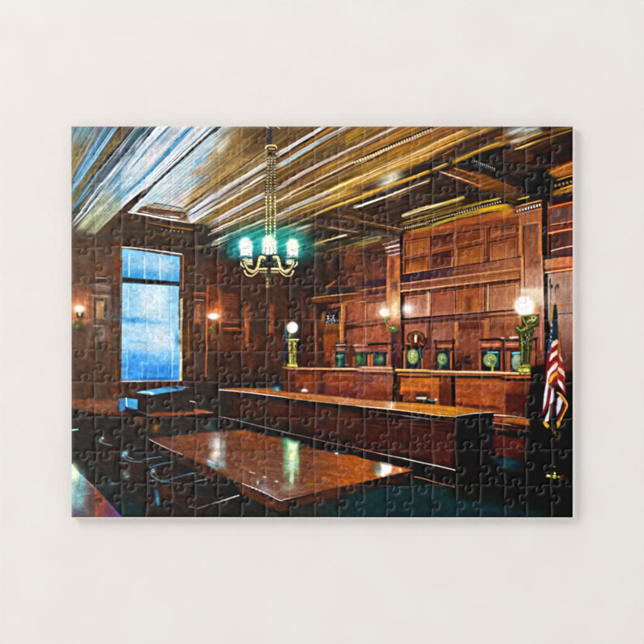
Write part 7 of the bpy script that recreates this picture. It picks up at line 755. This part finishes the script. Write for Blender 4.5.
def piece_mesh(i, j):
    out = hor[i][j][:-1] + vert[i + 1][j][:-1] + hor[i][j + 1][::-1][:-1] + vert[i][j][::-1][:-1]
    o = np.array(out)
    keep = [0]
    for q in range(1, len(o)):
        if np.hypot(*(o[q] - o[keep[-1]])) > .25: keep.append(q)
    o = o[keep]
    if np.hypot(*(o[0] - o[-1])) < .25: o = o[:-1]
    nrm = np.roll(o, -1, 0) - np.roll(o, 1, 0); nrm /= np.linalg.norm(nrm, axis=1)[:, None]; inn = np.stack([-nrm[:, 1], nrm[:, 0]], 1)   # y down, clockwise on screen
    edge = (np.abs(o[:, 0] - XL[0]) < .01) | (np.abs(o[:, 0] - XL[-1]) < .01) | (np.abs(o[:, 1] - YL[0]) < .01) | (np.abs(o[:, 1] - YL[-1]) < .01)
    o = o + inn * np.where(edge, 0, .03)[:, None]
    n = len(o); A_, B_ = o, np.roll(o, -1, 0); E_ = B_ - A_; E2 = (E_ ** 2).sum(1)
    def dist(p):
        w = p[:, None, :] - A_[None]; t = np.clip((w * E_).sum(2) / E2, 0, 1); d = w - t[..., None] * E_
        return np.sqrt((d ** 2).sum(2)).min(1)
    def inside(p):
        x, y = p[:, 0:1], p[:, 1:2]; k_ = ((A_[:, 1] > y) != (B_[:, 1] > y)) & (x < E_[:, 0] * (y - A_[:, 1]) / np.where(E_[:, 1] == 0, 1e-9, E_[:, 1]) + A_[:, 0])
        return (k_.sum(1) % 2) == 1
    pts = []
    for r in (.22, .5, .85, 1.3):
        p = o + inn * r; d = dist(p); p = p[(d > r * .93) & inside(p)]; pts.append(p[:: (1 if r < .9 else 2)])
    gx, gy = np.meshgrid(np.arange(o[:, 0].min(), o[:, 0].max(), STEP), np.arange(o[:, 1].min(), o[:, 1].max(), STEP)); g = np.stack([gx.ravel(), gy.ravel()], 1)
    g = g[inside(g)]; g = g[dist(g) > 1.6]; pts.append(g)
    q = np.concatenate([o] + pts)
    # y up for the triangulation
    vc = [Vector((float(a), float(-b_))) for a, b_ in q]
    V_, _, F_, ov, _, _ = delaunay_2d_cdt(vc, [], [list(range(n))], 1, 1e-4)
    v = np.array([(a.x, -a.y) for a in V_]); idx = {s: k_ for k_, l_ in enumerate(ov) for s in l_}
    d = dist(v); d[[idx[k_] for k_ in range(n)]] = 0
    u = 1 - np.clip(d / BEV, 0, 1); h = THICK - DEP * u ** 1.9
    cx_, cy_ = v.mean(0); h += (v[:, 0] - cx_) * K * random.Random(i * 31 + j).gauss(0, .0032) + (v[:, 1] - cy_) * K * random.Random(i * 57 + j * 7).gauss(0, .0032)
    X = (v[:, 0] - 322) * K; Y = (322 - v[:, 1]) * K
    col = ink(v[:, 0], v[:, 1])
    nv = len(v); ring = [idx[k_] for k_ in range(n)]
    top = [tuple(f) for f in F_]
    a0 = v[list(top[0])]; s = sum((a0[q_ - 1][0] * -a0[q_][1]) - (a0[q_][0] * -a0[q_ - 1][1]) for q_ in range(3))
    if s < 0: top = [f[::-1] for f in top]
    co_ = np.concatenate([np.stack([X, Y, h], 1), np.stack([X[ring], Y[ring], h[ring]], 1), np.stack([X[ring], Y[ring], np.full(n, .00002)], 1)])
    rr = np.arange(n); sd = [(nv + a, nv + (a + 1) % n, nv + n + (a + 1) % n, nv + n + a) for a in range(n)]
    colr = np.concatenate([col, np.full((2 * n, 3), .6)])
    return co_, top, sd, [tuple(nv + n + a for a in range(n))], colr, E2, abs(np.sum(A_[:, 0] * B_[:, 1] - B_[:, 0] * A_[:, 1])) / 2
def build(name, datas, parent):
    co_, F, mi, cl, off = [], [], [], [], 0
    for d in datas:
        co_.append(d[0]); cl.append(d[4])
        for fs, mat in ((d[1], 0), (d[2], 1), (d[3], 1)):
            F += [tuple(x + off for x in f) for f in fs]; mi += [mat] * len(fs)
        off += len(d[0])
    co_ = np.concatenate(co_); cl = np.concatenate(cl)
    me = bpy.data.meshes.new(name); me.from_pydata(co_.tolist(), [], F)
    me.materials.append(m_print); me.materials.append(m_card)
    me.polygons.foreach_set('material_index', mi); me.polygons.foreach_set('use_smooth', [q == 0 for q in mi])
    ca = me.color_attributes.new('ink', 'FLOAT_COLOR', 'POINT'); ca.data.foreach_set('color', np.concatenate([cl, np.ones((len(cl), 1))], 1).astype(np.float32).ravel())
    me.update(); ob = bpy.data.objects.new(name, me); C.objects.link(ob); ob.parent = parent; return ob
puz = bpy.data.objects.new('jigsaw_puzzle', None); C.objects.link(puz)
puz['label'] = 'assembled rectangular jigsaw puzzle picturing a dark wood-panelled courtroom, lying on the pale surface'; puz['category'] = 'jigsaw puzzle'
D_ = {(i, j): piece_mesh(i, j) for i in range(NC) for j in range(NR)}
order = sorted(D_, key=lambda q: -D_[q][6])
LAB = {(20, 5): 'piece printed with the furled flag top and its pole', (20, 6): 'piece printed with red and white flag stripes', (20, 7): 'piece printed with flag stripes and gold fringe', (19, 5): 'piece printed with the bright globe lamp', (7, 3): 'piece printed with a glowing chandelier light', (8, 3): 'piece printed with the chandelier centre light', (9, 3): 'piece printed with the right chandelier light', (9, 6): 'piece printed with the small white globe lamp',
       (3, 6): 'piece printed with pale blue window glass', (2, 7): 'piece printed with the blue lower corner of the window', (3, 4): 'piece printed with the dark window crossbar', (9, 10): 'piece printed with a green reflection on the table', (13, 10): 'piece printed with the white glare at the table corner'}
for q in order[:100]:
    o = build('puzzle_piece', [D_[q]], puz)
    if q in LAB: o['label'] = LAB[q]
rest = build('puzzle_pieces', [D_[q] for q in order[100:]], puz); rest['kind'] = 'stuff'
